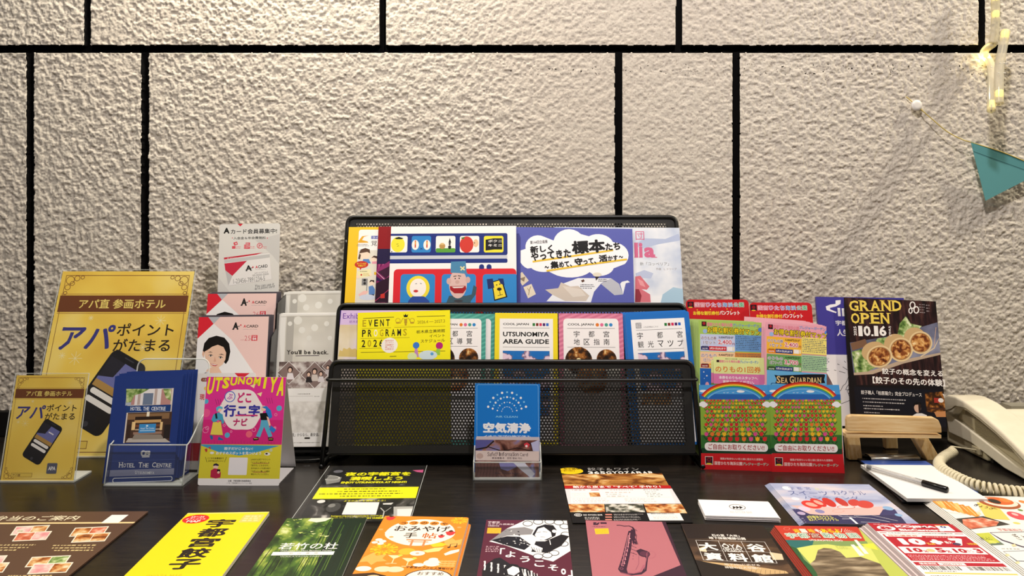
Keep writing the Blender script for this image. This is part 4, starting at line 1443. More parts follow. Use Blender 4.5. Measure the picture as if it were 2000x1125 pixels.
s.text('2026.4 ― 2027.3', 680, 834, 888, 857, '#9a8a1a', 0.01, rot=1)
s.text('栃木県立美術館', 672, 906, 888, 932, '#241f0c', 0.01, rot=1).text('イベント', 770, 942, 888, 964, '#241f0c', 0.01, rot=1).text('スケジュール', 704, 978, 888, 1002, '#241f0c', 0.01, rot=1)
s.circ(468, 1025, 62, '#f4f0ea', 58)
for k, t in enumerate(('毎月9日は', 'オンライン', '企画展日！', '楽しく学ぶ', 'お問合せ')):
    s.text(t, 436, 984 + k * 16, 500, 996 + k * 16, '#e0604a', 0.01)
s.circ(670, 1026, 25, '#3a7ad0').circ(846, 1028, 27, '#b8247a').poly([(660, 1050), (680, 1050), (690, 1115), (654, 1115)], '#c08ac0').poly([(828, 1050), (852, 1052), (850, 1100), (806, 1095)], '#9ac84a')
s.circ(760, 1100, 70, '#cfe0e8', 36).circ(640, 1110, 36, '#d9e8a8', 30).circ(790, 1090, 12, '#5aa0d8')
s.line([(470, 1110), (520, 1108)], 4, BLK)
s.done()


def guide(name, label, TL, TR, d, bcol, base, hatch=None, t=0.5, group=None):
    s = Sheet(name, label, 'guidebook', tier(d), TL, TR, Hmm=203, t=t, col=bcol, side='#eceae6', group=group)
    s.page = True
    if hatch:
        k = -20
        while k < 320:
            s.lpoly([(p[0] * s.W / 100, s.H - p[1] * s.W / 100) for p in ((0, k + 3.5), (0, k), (100, k - 45), (100, k - 41.5))], hatch)
            k += 7
    return s


TEAL, TEALD, PK, PKD = '#5fb3a4', '#4a9c90', '#e08aa6', '#cf7494'


def round_guide(s, lines):
    s.rect(7, 8, 93, 196, '#f4f1f2', 6)
    s.text('COOL JAPAN', 14, 15.5, 54, 20, BLK, 0.02)
    for k, c in enumerate(('#e07a2a', '#e06a96', '#4aa08c', '#2f86cc')):
        s.circ(60 + k * 7, 17.8, 2.7, c)
    s.rect(13, 23.2, 87, 23.7, '#2a2a2a').rect(13, 52.2, 87, 52.7, '#2a2a2a')
    for j, row in enumerate(lines):
        n = len(row)
        for k, c in enumerate(row):
            x = 23 + k * (46.0 / (n - 1))
            s.text(c, x, 27.5 + j * 12, x + 9.2, 37 + j * 12, BLK, 0.005)
    s.circ(30, 73, 21, '@night').circ(73, 71, 15.5, '@night')
    s.circ(30, 73, 4, '#f6e4b0').circ(50, 100, 24, '@food').rect(7, 130, 93, 196, '#f4f1f2')


s = guide('area_guide', 'second teal hatched guidebook, only its edge showing between teal and yellow guides', (846, 612), (968, 613), 1.1525, TEAL, 0, TEALD, group=None)
s.rect(7, 8, 93, 196, '#f4f1f2', 6)
s.done()
s = guide('area_guide', 'front teal hatched guidebook beside the yellow programme', (829, 613), (949, 613), 1.1495, TEAL, 0, TEALD)
round_guide(s, ('宇都宮', '地区導覽'))
s.done()
s = guide('area_guide', 'yellow bordered English area guide in the middle of the lower tier', (967, 611), (1089, 612), 1.1478, '#f2dc2a', 0)
s.rect(7.5, 9, 92.5, 196, '#f3f2f2')
s.text('COOL JAPAN', 13, 16, 54, 20.5, BLK, 0.02)
for k, c in enumerate(('#2a7a3a', '#7a2a1a', '#d02a5a', '#4a1a6a', '#2a6ac8')):
    s.rect(60 + k * 5.4, 16, 64 + k * 5.4, 20.6, c)
s.rect(13, 23.6, 87, 24.1, '#2a2a2a').rect(13, 54, 87, 54.5, '#2a2a2a')
s.text('UTSUNOMIYA', 13, 30, 86, 37.5, BLK, 0.03).text('AREA GUIDE', 13, 41.5, 86, 49, BLK, 0.03)
s.rect(13, 60, 87, 160, '@sakura')
s.done()
s = guide('area_guide', 'pink hatched guidebook with two round photos between yellow and blue guides', (1091, 612), (1216, 612.5), 1.1472, PK, 0, PKD)
round_guide(s, ('宇都宮', '地区指南'))
s.done()
s = guide('sightseeing_map', 'front blue bordered sightseeing map at the end of the lower tier', (1221, 614), (1345, 609), 1.1455, '#1f6fc4', 0, group='blue sightseeing maps')
s.rect(8, 9, 92, 196, '#f3f3f5')
s.text('人気品特集はこちら', 27, 20, 50, 22.5, '#5a5a5a')
s.rect(15, 14, 24, 23, '#8a8a90', 1).small(15.5, 14.5, 23.5, 22.5, 6, '#f3f3f5', 4, .7, 0)
for k, c in enumerate(('#2a7a3a', '#7a2a1a', '#d02a5a', '#4a1a6a', '#2a6ac8')):
    s.rect(60 + k * 5.4, 16, 64 + k * 5.4, 20.6, c)
s.rect(15, 25.4, 87, 25.9, '#2a2a2a').rect(15, 56, 87, 56.5, '#2a2a2a')
for j, row in enumerate(('宇都宮', '観光マップ')):
    for k, c in enumerate(row):
        x = 16 + k * (62.0 / (len(row) - 1))
        s.text(c, x, 29.5 + j * 13.5, x + 9, 39.5 + j * 13.5, BLK, 0.005)
s.rect(15, 61, 87, 118, '@sakura').rect(15, 122, 60, 140, '@food')
s.done()
q = blank(s, 'sightseeing_map', 'blue sightseeing map filed behind the front blue one', 'guidebook', 'blue maps behind the front one', side='#dfe6f0')
a = q.done()
a.location += Vector((-.0012, .0011, .0006))
dup(a, (-.0012, .0013, .0004))
dup(a, (-.0026, .0026, .0012))
dup(a, (-.0034, .0039, .0018))

# ------------------------------------------------------------------ blue air cleaning card and safety cards in the small holder
s = Sheet('air_cleaning_card', 'upright blue card about air cleaning, rising behind the safety cards', 'card', Plane((0, 1.1105, 0), 0, 9), (928, 748.5), (1055, 750), Hmm=129, t=0.4, col='#1478d2', side='#d8e4f0', zoom=(900, 730, 5.11))
for pts in ([(160, 700), (160, 124), (166, 112), (178, 108), (756, 110), (768, 116), (772, 128), (776, 700)],):
    s.line(pts, 3.5, '#8cc4f4')
for R, rr, n, a0 in ((196, 11.5, 11, 196), (148, 10, 13, 194), (98, 7, 11, 190), (54, 4.2, 13, 190)):
    for k in range(n):
        t = math.radians(a0 + (540 - 2 * a0) * k / (n - 1))
        s.circ(462 + R * math.cos(t), 384 + R * math.sin(t) * 1.02, rr if k % 2 == 0 else rr * .82, '#f4f8fc' if k % 2 == 0 else '#86ccf8', seg=14)
s.text('AIR CLEAN', 346, 420, 568, 438, '#8cd0f8', 0.02)
s.text('空気清浄', 222, 488, 700, 594, '#f4f8fc', 0.06)
s.text('イオニアプロ施工済み', 222, 612, 700, 648, '#dcebf8', 0.05)
s.done()


def safety(TL, TR, d, label, gr, full=True):
    s = Sheet('safety_card', label, 'card', Plane((0, d, 0), 0, 9), TL, TR, Hmm=54, t=0.35, col='@branch', side='#e6e2e6', group=gr, zoom=(900, 730, 5.11))
    return s


s = safety((929, 858.5), (1053, 860), 1.0885, 'front safety information card with blossom photo, in the small clear holder', 'safety information cards')
s.poly([(150, 660), (330, 660), (200, 770), (150, 765)], '#5a5a9c').line([(150, 755), (260, 735), (330, 670)], 14, '#1c1416').line([(260, 725), (420, 775), (560, 740), (700, 770)], 9, '#2a1a18')
s.poly([(630, 700), (660, 685), (690, 705), (670, 740), (640, 730)], '#d83a48').circ(655, 722, 12, '#f2e4e6')
s.poly([(700, 690), (780, 660), (782, 780), (720, 770)], '#b9bce0')
s.rect(146, 770, 782, 868, '#dccac6').circ(190, 820, 34, '#c2a8a2', 28)
s.serif('Safety', 265, 782, 372, 822, '#3a2c34', 0.0, w=.12).serif('Information', 382, 782, 578, 822, '#3a2c34', 0.0, w=.12).serif('Card', 588, 790, 670, 822, '#3a2c34', 0.0, w=.12)
s.text('安全信息卡　안전 정보 카드', 312, 832, 612, 852, '#4a3a40', 0.02)
s.poly([(380, 885), (520, 880), (560, 930), (470, 970), (400, 950)], '#8a86c0').poly([(520, 885), (640, 890), (740, 1000), (700, 1040), (600, 960)], '#dcdcec').poly([(140, 890), (380, 890), (400, 960), (330, 1040), (140, 1050)], '#6a4440')
for k in range(7):
    s.line([(150 + k * 34, 1040), (175 + k * 30, 960), (160 + k * 36, 895)], 4, '#43282a')
s.text('Japan Tourism Agency', 338, 984, 592, 1004, '#3a2a3a', 0.01).text('観光庁　　관광청', 365, 1018, 560, 1038, '#4a3a48', 0.01)
s.done()
q = blank(s, 'safety_card', 'safety card stacked behind the front one in the small clear holder', 'card', 'safety cards behind the front one', col='#c9bfc4')
a = q.done()
a.location += Vector((.0003, .0016, .0004))
for k in range(1, 6):
    dup(a, (.0003 * (k % 3), .0018 * k, .0003 * (k % 2) + .0002 * k))

# ------------------------------------------------------------------ red card dispensers with discount maps
R1, R2 = (1320, 560, 4.326), (1340, 740, 5.115)
TUL = ('#d8262c', '#f0b824', '#d8488c', '#e8742c', '#c82030')


def tulips(s, x0, y0, x1, y1, n, seed):
    rnd = random.Random(seed)
    rows = 10
    for j in range(rows):
        y = y0 + (y1 - y0) * (j / (rows - 1)) ** 1.15
        k = .58 + .75 * (j / rows) ** 1.4
        m = int(n / k)
        for i in range(m):
            x = x0 + (x1 - x0) * (i + .5 + (.5 if j % 2 else 0) - .25) / m + rnd.uniform(-3, 3)
            c = rnd.choice(TUL)
            h = 18 * k
            s.poly([(x - h * 1.5, y + h * 1.1), (x - h * 1.2, y + h * .9), (x, y + h * 2.3), (x + h * 1.2, y + h * .9), (x + h * 1.5, y + h * 1.1), (x, y + h * 3.1)], '#14361c')
            s.poly([(x - h, y - h), (x - h * .4, y - h * .6), (x, y - h * 1.2), (x + h * .4, y - h * .6), (x + h, y - h), (x + h * .85, y + h * .6), (x, y + h * 1.15), (x - h * .85, y + h * .6)], c)


def dispenser(label, xL, xR, yL, yR, xo, first):
    """die cut cardboard pocket; xL..xR its front base corners in the photo; xo shifts the printed layout"""
    a, b = ground(xL, yL), ground(xR, yR)
    yaw = math.degrees(math.atan2(b.y - a.y, b.x - a.x))
    rt = root('leaflet_dispenser', ((a.x + b.x) / 2, (a.y + b.y) / 2 + .03, 0), label, 'leaflet dispenser')
    pl = Plane((a.x, a.y, 0), yaw, 7)
    k = 5.115
    X = lambda x: x + xo
    out = [(xL, yL), (xR, yR), (1340 + (X(818)) / k, 740 + 108 / k + (yR - yL) * .4)]
    for t in range(0, 13):
        an = math.radians(-38 - t * 104 / 12)
        out.append((1340 + (X(478) + 352 * math.cos(an)) / k, 740 + (258 + 222 * math.sin(an)) / k))
    out += [(1340 + X(136) / k, 740 + 108 / k)]
    o0, o1 = pl.hit(1340 + X(130) / k, 740), pl.hit(1340 + X(835) / k, 740)
    s = Sheet('front_pocket', 'front printed with a rainbow over tulips', None, pl, (1340 + X(136) / k - 2, 740), (1340 + X(818) / k + 4, 740 + (yR - yL) * .4), BL=(xL, yL), t=1.0, col='#c81e26', side='#ece6e4', outline=out, zoom=(1340, 740, k), parent=rt)
    P = lambda pts, c: s.poly([(X(x), y) for x, y in pts], c)
    P([(130, 60), (830, 60), (845, 170), (130, 165)], '#4a9ee0')
    P([(130, 150), (845, 155), (850, 210), (140, 205)], '#2464b4')
    P([(140, 205), (850, 210), (862, 690), (150, 690)], '#86ac3c')
    P([(150, 560), (858, 560), (862, 700), (150, 700)], '#2f6a2c')
    for x, y in ((175, 122), (545, 125), (750, 132)):
        s.circ(X(x), y, 40, '#f0f4f8', 13)
    for x in (370, 405, 460):
        s.line([(X(x), 135), (X(x + 10), 142), (X(x + 20), 133)], 3, '#e8f0f8')
    cs = ('#b81a1e', '#e2582a', '#f0d23a', '#4aa04a', '#2f86cc', '#6ab4e8')
    for j, c in enumerate(cs):
        R = 352 - j * 13
        pts = []
        for t in range(0, 19):
            an = math.radians(-24 - t * 132 / 18)
            pts.append((X(478) + R * math.cos(an), 258 + (R - 130) * math.sin(an)))
        s.line(pts, 14.5, c)
    tulips(s, X(185), 215, X(800), 600, 12, 4)
    for cx in (170, 805):
        for dx, dy, r in ((0, 0, 30), (-24, 8, 22), (24, 10, 22), (6, 18, 26)):
            s.circ(X(cx + dx), 248 + dy, r, '#eef0f4', r * .8)
    P([(155, 690), (862, 700), (865, 752), (160, 742)], '#123a22')
    ym = (yL + yR) / 2
    s.rect(X(186), 640 + (0 if first else 10), X(818), 722 + (0 if first else 10), '#f6f2f0', 36)
    dy = 0 if first else 10
    s.text('ご自由にお取りください!!', X(222), 654 + dy, X(782), 710 + dy, '#a81a2a', 0.02)
    P([(150, 742 + dy), (870, 752 + dy), (875, 1000), (150, 1000)], '#cc1c24')
    s.rect(X(190), 774 + dy, X(270), 858 + dy, '#e8c8c0').rect(X(196), 780 + dy, X(264), 852 + dy, '#1a1420')
    for t in range(6):
        an = t * math.pi / 3
        s.circ(X(230 + 17 * math.cos(an)), 806 + dy + 17 * math.sin(an), 8, '#8c1420')
    s.circ(X(230), 848 + dy, 28, '#f0c43a', 9)
    s.text('潮風が気持ちいい花と緑に囲まれた遊園地', X(340), 790 + dy, X(768), 812 + dy, '#f6dcd8', 0.01)
    s.text('国営ひたち海浜公園', X(284), 826 + dy, X(560), 862 + dy, '#f8d8d4', 0.03)
    s.text('プレジャーガーデン', X(562), 836 + dy, X(825), 868 + dy, '#9cdcc8', 0.03)
    s.done()
    # sides, base and tall back with the header
    ex = pl.x
    bk = Vector((-ex.y, ex.x, 0))
    up = s.ey
    A = Vector((a.x, a.y, 0.0008))
    B = A + ex * (b - a).length
    dp = 0.062
    hF = 0.108
    for p, sg in ((A, 1), (B, -1)):
        MB().prism([p + bk * .0012, p + bk * dp, p + bk * (dp + .028) + up * .150, p + bk * .0012 + up * hF], ex * (.0008 * sg)).build('side_panel', mat('#dcdad8', .6), parent=rt)
    MB().prism([A + bk * .0012, B + bk * .0012, B + bk * dp, A + bk * dp], (0, 0, .0008)).build('base', mat('#b81a22', .6), parent=rt)
    return rt, pl, A, B, ex, bk


def header(rt, A, ex, bk, yaw, xo, yo, TL, TR):
    pl = Plane(tuple(A + bk * 0.0625), yaw, 11.5)
    s = Sheet('back_panel', 'red header', None, pl, TL, TR, Hmm=243, t=0.9, col='#c81e26', side='#ece6e4', r=(0, 0, 7, 7), zoom=R1, parent=rt)
    X, Y = (lambda x: x + xo), (lambda y: y + yo)
    s.rect(X(98), Y(126), X(150), Y(176), '#1a1420').circ(X(124), Y(148), 15, '#8c1420').circ(X(124), Y(174), 18, '#f0c43a', 5)
    for k, (c, f) in enumerate(zip('国営ひたち海浜公園', ('#e06a8c', '#e06a8c', '#c060b0', '#c060b0', '#9060c0', '#3a8ad8', '#3a8ad8', '#3aa0a0', '#3ab070'))):
        x = X(157 + k * 46.8)
        s.text(c, x, Y(132), x + 45, Y(174), '#f6f0f0', 0.09)
        s.text(c, x + 2, Y(134), x + 43, Y(172), f, 0.02)
    s.text('お得な割引券付', X(146), Y(206), X(366), Y(240), '#f6d83a', 0.05)
    s.text('パンフレット', X(368), Y(202), X(540), Y(240), '#f8f4f2', 0.05)
    for x, y in ((180, 196), (292, 192), (432, 188), (470, 196)):
        s.circ(X(x), Y(y), 4.5, '#f6d83a')
    s.done()


d1 = dispenser('red cardboard dispenser with tulip front, beside the black rack, holding green maps', 1374, 1507.5, 916.5, 921, 0, True)
header(d1[0], d1[2], d1[4], d1[5], -4, 0, 0, (1339, 585), (1462, 585))
d2 = dispenser('red cardboard dispenser with tulip front, next to the wooden easel, holding pink maps', 1509.5, 1650, 921.5, 924.5, 697, False)
header(d2[0], d2[2], d2[4], d2[5], -2, 533, 26, (1463, 591), (1585, 591))


def dmap(A, ex, bk, yaw, TL, TR, label, group, cols, xo, yo, sea):
    pl = Plane(tuple(A + bk * 0.018), yaw, 11)
    s = Sheet('discount_map', label, 'leaflet', pl, TL, TR, Hmm=205, t=0.35, col=cols[0], side='#e6e4de', group=group, zoom=R1)
    X, Y = (lambda x: x + xo), (lambda y: y + yo)
    s.rect(X(218), Y(294), X(258), Y(334), '#2a1018').circ(X(238), Y(310), 12, '#a81c28')
    s.text('国営ひたち海浜公園', X(262), Y(304), X(478), Y(336), '#e88a9c', 0.04).text('プレジャーガーデン', X(480), Y(314), X(702), Y(342), '#7a9ad0', 0.04)
    s.text('お得な割引券付マップ', X(262), Y(344), X(720), Y(404), '#241e10', 0.10, rot=-1)
    s.text('お得な割引券付マップ', X(266), Y(348), X(716), Y(400), '#f2d62a', 0.03, rot=-1)
    s.circ(X(246), Y(376), 18, '#9ab8e4').circ(X(712), Y(364), 18, '#5a8ad8')
    for j, (y, p1, p2) in enumerate(((404, '3,000円分が', '2,400'), (552, '4,400円分が', '3,700'))):
        c1, c2, c3, c4 = cols[1 + 4 * j:5 + 4 * j]
        s.rect(X(205), Y(y), X(500), Y(y + 144), c1).rect(X(500), Y(y + 6), X(742), Y(y + 146), c2)
        s.text('のりもの' + ('券' if j == 0 else ''), X(212), Y(y + 12), X(345), Y(y + 46), '#f6f2f2', 0.09).text('のりもの' + ('券' if j == 0 else ''), X(214), Y(y + 14), X(343), Y(y + 44), '#6a4a7a', 0.01)
        s.text('1セット' if j == 0 else '1日フリーパス', X(232), Y(y + 50), X(338), Y(y + 84), '#f6f2f2', 0.09).text('1セット' if j == 0 else '1日フリーパス', X(234), Y(y + 52), X(336), Y(y + 82), '#6a4a7a', 0.01)
        s.text(p1, X(362), Y(y + 14), X(486), Y(y + 36), '#1c1a1a', 0.03)
        s.text(p2, X(354), Y(y + 42), X(474), Y(y + 92), '#fbf4f2', 0.09).text(p2, X(357), Y(y + 45), X(471), Y(y + 89), '#c8506a', 0.02).text('円', X(476), Y(y + 72), X(498), Y(y + 92), '#8a3a4a', 0.02)
        s.rect(X(212), Y(y + 100), X(280), Y(y + 130), c3).text('有効期限', X(222), Y(y + 94), X(272), Y(y + 104), '#2a2626', 0.02)
        s.text('2027年', X(222), Y(y + 110), X(270), Y(y + 124), '#f4f0f0', 0.02)
        s.rect(X(280), Y(y + 100), X(428), Y(y + 136), c4).text('3月31日(水)まで', X(286), Y(y + 108), X(420), Y(y + 130), '#f8f4f4', 0.03)
        s.rect(X(434), Y(y + 104), X(478), Y(y + 138), '#f2f0ee').rect(X(482), Y(y + 106), X(494), Y(y + 138), '#f0e8c0')
        s.small(X(508), Y(y + 14), X(734), Y(y + 132), 8, '#4a5a6a', 3 + j)
    s.band_lo = s.rect(X(205), Y(698), X(760), Y(1100), cols[9])
    if sea:
        for x, y, r in ((236, 720, 5), (262, 752, 6), (240, 775, 3)):
            s.circ(X(x), Y(y), r, '#f4f6f8')
        s.circ(X(265), Y(830), 16, '#e8a8b8', 26)
    else:
        s.poly([(X(270), Y(720)), (X(300), Y(726)), (X(560), Y(716)), (X(690), Y(716)), (X(700), Y(724)), (X(690), Y(760)), (X(700), Y(790)), (X(560), Y(800)), (X(300), Y(802)), (X(276), Y(796)), (X(290), Y(760))], '#14141a')
        x = X(286)
        for w, wd in (('SEA', 98), ('GUARDIAN', 272)):
            n = len(w) - 1
            cw = wd / (n + 1.35)
            s.serif(w[0], x, Y(730), x + cw * 1.3, Y(790), '#e6c98c', 0.02)
            s.serif(w[1:], x + cw * 1.34, Y(744), x + wd, Y(790), '#e6c98c', 0.02)
            x += wd + 12
        s.rect(X(240), Y(805), X(745), Y(900), '#2a5a94', 12).rect(X(246), Y(811), X(739), Y(900), '#6ab4e0', 10).circ(X(292), Y(838), 46, '#eef0ee', 26).text('なんと', X(270), Y(826), X(312), Y(842), '#3a4a5a', 0.02)
    return s


A1, A2 = d1[2], d2[2]
gm = dmap(A1, d1[4], d1[5], -2, (1364, 625.5), (1489, 630), 'front green discount map, in the dispenser beside the black rack', 'discount maps',
          ('#a6c860', '#c4cdec', '#6a9ad2', '#2a2a6a', '#c81e2c', '#f0c8a0', '#d88a3a', '#8a2a2a', '#e8b02a', '#2468c0'), 0, 0, True)
gm.done()
q = blank(gm, 'discount_map', 'green discount map fanned out behind the front green one', 'leaflet', 'green maps behind the front one', col='#b4cf7c')
a = q.done()
a.location += Vector((-.0009, .0034, -.0004))
for k in range(1, 10):
    dup(a, (-.0010 * k, .0031 * k, -.0002 * k + .0004 * (k % 3)))
pm = dmap(A2, d2[4], d2[5], -1, (1494.5, 629), (1614, 637.5), 'front pink discount map, in the dispenser next to the wooden easel', 'discount maps',
          ('#e8a4b4', '#f2b83a', '#f2e07a', '#e07a1c', '#26347c', '#6aa45a', '#a8cfa0', '#2a5a2a', '#26347c', '#6ab4e4'), 562, 24, False)
pm.done()
q = blank(pm, 'discount_map', 'pink discount map fanned out behind the front pink one', 'leaflet', 'pink maps behind the front one', col='#ecb4c0')
a = q.done()
a.location += Vector((-.0014, .0032, .0006))
for k in range(1, 11):
    dup(a, (-.0021 * k, .0030 * k, .0004 * k + .0003 * (k % 2)))
cp = Plane(tuple(A1 + d1[5] * 0.0125), -2, 11)
for j, (TL, TR, lb) in enumerate((((1389, 703), (1487, 708), 'ride coupon mostly hidden behind the one in front, before the green map'), ((1393, 696.5), (1492, 699), 'ride coupon in pale green and pink, tucked before the green map'))):
    s = Sheet('ride_coupon', lb, 'coupon', Plane(tuple(A1 + d1[5] * (0.0150 - .0025 * j)), -2, 11), TL, TR, Hmm=118, t=0.3, col='#dfe89c', side='#eee', group='ride coupons', zoom=R1)
    s.rect(280, 738, 770, 824, '#d87ab0').rect(280, 824, 770, 900, '#6a8a4a').rect(280, 900, 770, 1300, '#dfe89c')
    if j:
        s.rect(344, 618, 366, 638, '#2a1018').text('国営ひたち海浜公園', 368, 620, 540, 642, '#e88a9c', 0.04).text('プレジャーガーデン', 542, 624, 698, 650, '#6a9ad0', 0.04).text('国営ひたち海浜公園・プレジャーガーデン', 418, 608, 632, 616, '#3a3a3a', 0.01)
        s.text('のりもの1回券', 334, 672, 718, 726, '#d8742c', 0.02)
        s.text('本券をのりものスタッフへ', 364, 756, 690, 784, '#f6f2f4', 0.035).text('直接お渡しください。', 396, 792, 662, 820, '#f6f2f4', 0.035)
    s.done()

# ------------------------------------------------------------------ wooden easel with two flyers
def wood(nm, st):
    return noise_mat(nm, [(0.3, '#cfa468'), (0.5, '#e2c08a'), (0.7, '#ecd2a2')], 40, st, detail=5, rough=0.5, bump=0.04)


PINE_H, PINE_V = wood('pale_pine_rail', (.5, 6, 6)), wood('pale_pine_leg', (6, 6, .6))
ez = root('tabletop_easel', (0.57, 1.19, 0), 'small pale wooden easel with three legs, carrying the grand opening flyer', 'easel')
lf = 1.165
ledge_pl = Plane((0, lf, 0), -2.0, 0)
q0 = [ledge_pl.hit(*p) for p in ((1655, 842), (1840, 846), (1839, 833), (1834, 821), (1824, 815.5), (1664, 811), (1656.5, 814), (1654.5, 821))]
bevel(MB().prism(q0, (0, 0.009, 0)).build('front_lip', PINE_H, parent=ez), 0.0015)
x0, x1 = q0[0].x, q0[1].x
MB().prism([(x0 - .001, q0[0].y + .002, .0432), (x1, q0[1].y + .002, .0432), (x1, q0[1].y + .034, .0432), (x0 - .001, q0[0].y + .034, .0432)], (0, 0, .0050)).build('ledge', PINE_H, parent=ez)


def leg(a, b, w, t):
    """flat wooden strip from foot a to top b"""
    a, b = Vector(a), Vector(b)
    d = (b - a).normalized()
    sx = Vector((1, 0, 0)) - d * d.x
    sx.normalize()
    sy = d.cross(sx)
    pts = [a - sx * w / 2 - sy * t / 2, a + sx * w / 2 - sy * t / 2, a + sx * w / 2 + sy * t / 2, a - sx * w / 2 + sy * t / 2]
    m = MB()
    m.prism(pts, b - a)
    for i, v in enumerate(m.v):                      # feet cut level with the counter
        if i < 4:
            v = Vector(v)
            v = v - d * ((v.z - .0008) / d.z)
            m.v[i] = tuple(v)
    return bevel(m.build('leg', PINE_V, parent=ez), 0.0015)


fl, fr = ground(1668, 897), ground(1814, 900)
leg((fl.x, fl.y, .003), (fl.x + .001, fl.y + .014, .0432), .021, .012)
leg((fr.x + .004, fr.y, .003), (fr.x - .014, fr.y + .014, .0432), .021, .012)
m_ = ground(1739, 876)
leg((m_.x, m_.y, .003), (m_.x - .010, m_.y + .008, .215), .021, .010)
MB().prism([(x0 + .02, 1.206, .0482), (x0 + .04, 1.206, .0482), (x0 + .055, 1.248, .215), (x0 + .035, 1.248, .215)], (0, .008, 0)).build('upright', PINE_V, parent=ez)
MB().prism([(x1 - .04, 1.206, .0482), (x1 - .02, 1.206, .0482), (x1 - .045, 1.248, .215), (x1 - .065, 1.248, .215)], (0, .008, 0)).build('upright', PINE_V, parent=ez)
MB().prism([(x0 + .03, 1.256, .195), (x1 - .04, 1.256, .195), (x1 - .04, 1.256, .215), (x0 + .03, 1.256, .215)], (0, .007, 0)).build('crosspiece', PINE_H, parent=ez)

R3 = (1570, 560, 4.1667)
fp = lambda d, w=0: Plane((0, d, 0), w, 13.5)
s = Sheet('town_leaflet', 'violet and white leaflet with a drawn fist, half hidden behind the grand opening flyer', 'leaflet', fp(1.1900), (1593.5, 579.5), (1765, 582), BL=(1656, 832), t=5.0, col='#f0eef0', side='#4a4496', r=0, zoom=R3)
s.band(70, 556, '#423c94')
s.poly([(300, 108), (258, 112), (258, 140), (215, 145), (178, 160), (185, 190), (262, 216), (268, 205), (215, 185), (212, 172), (262, 160), (298, 140)], '#f2f0f6')
s.rect(276, 172, 298, 240, '#f2f0f6').rect(310, 176, 330, 240, '#f2f0f6').rect(340, 178, 362, 242, '#f2f0f6')
s.text('宇都宮', 258, 274, 402, 316, '#f2f0f6', 0.035).text('人生', 270, 346, 366, 402, '#f2f0f6', 0.04)
for a, b in (((328, 604), (342, 618)), ((272, 628), (290, 636)), ((362, 628), (382, 650)), ((316, 652), (356, 678)), ((246, 678), (264, 682)), ((286, 688), (338, 702))):
    s.line([a, b], 4, '#2a2a3a')
FI = '#26263a'
s.line([(275, 858), (300, 845), (320, 805), (340, 790), (372, 715), (402, 688)], 4, FI)
s.line([(285, 960), (350, 935), (385, 920), (425, 918), (445, 930)], 4, FI)
for pts in ([(340, 838), (352, 812), (372, 790), (400, 800), (405, 815), (380, 818), (362, 838)], [(352, 850), (362, 838), (400, 835), (410, 850), (382, 862), (360, 866)], [(362, 868), (400, 862), (414, 878), (396, 892), (368, 888)], [(374, 892), (405, 892), (418, 904), (402, 916), (380, 912)]):
    s.line(pts + [pts[0]], 4, FI)
s.rect(412, 1020, 455, 1032, '#1a6a5a').rect(426, 1030, 440, 1100, '#1a6a5a')
s.done()
s = Sheet('opening_flyer', 'dark grand opening flyer with dumpling photo, standing on the wooden easel', 'flyer', fp(1.1815), (1648, 581), (1823, 588.5), Hmm=206, W=150, t=0.4, col='#120c0e', side='#3a3434', zoom=R3)
s.poly([(330, 85), (1050, 85), (1160, 560), (1200, 800), (430, 800)], '@wooddark')
s.poly([(375, 455), (700, 402), (1085, 290), (1140, 530), (800, 600), (560, 690), (405, 700)], '@plate')
s.poly([(378, 460), (500, 425), (520, 480), (395, 520)], '#7a5a44')
s.poly([(405, 700), (560, 680), (800, 595), (1145, 530), (1148, 545), (810, 625), (560, 712), (408, 720)], '#b9a48e')
s.poly([(390, 530), (500, 500), (560, 600), (600, 650), (520, 690), (415, 700)], '@salad')
s.poly([(780, 300), (830, 240), (870, 300), (960, 320), (900, 380), (800, 430), (760, 400)], '@salad').poly([(600, 420), (680, 410), (700, 480), (560, 480)], '@salad')
s.poly([(820, 240), (880, 320), (860, 320)], '#dfe6c0').poly([(395, 540), (470, 660), (405, 560)], '#e8ecd8')
for cx, cy, rx, ry, ang in ((950, 455, 96, 92, 25), (790, 512, 98, 98, 10), (615, 568, 106, 90, -12)):
    t = math.radians(ang)
    E = lambda sx, sy, dx=0, dy=0: [(cx + dx + rx * sx * math.cos(a) * math.cos(t) - ry * sy * math.sin(a) * math.sin(t), cy + dy + rx * sx * math.cos(a) * math.sin(t) + ry * sy * math.sin(a) * math.cos(t)) for a in [k * math.pi / 14 for k in range(28)]]
    s.poly(E(.95, .9, -45, -40), '#c9a878')
    s.poly(E(1, 1), '#e2c898').poly(E(.86, .86), '#a2764a').poly(E(.78, .78), '@pork')
s.line([(950, 570), (1060, 500), (1120, 420)], 9, '#d9c4a4').line([(1060, 480), (1075, 330)], 5, '#c9a894')
s.serif('GRAND', 362, 112, 800, 198, '#ecd05a', 0.025)
s.serif('OPEN', 378, 214, 700, 300, '#ecd05a', 0.025)
s.serif('10.16', 440, 318, 676, 402, '#f2eeea', 0.035)
s.text('2025', 380, 348, 455, 372, '#f2eeea', 0.02, rot=90).text('(THU)', 662, 350, 742, 372, '#f2eeea', 0.02, rot=90)
s.ring(884, 150, 20, 9, '#f2eeea', 26).ring(868, 196, 13, 8, '#f2eeea', 20).ring(915, 188, 19, 9, '#f2eeea', 26)
s.small(940, 135, 985, 220, 4, '#8a7f80', 2).small(995, 140, 1025, 210, 3, '#8a7f80', 3)
s.text('餃子の概念を変える', 636, 672, 1130, 722, '#f4f0ec', 0.025)
s.text('【餃子のその先の体験】', 560, 742, 1148, 800, '#f4f0ec', 0.03)
s.rect(420, 830, 1240, 1130, '#12121c')
s.text('餃子職人「柏原陽介」完全プロデュース', 466, 852, 958, 886, '#e6e2e0', 0.015)
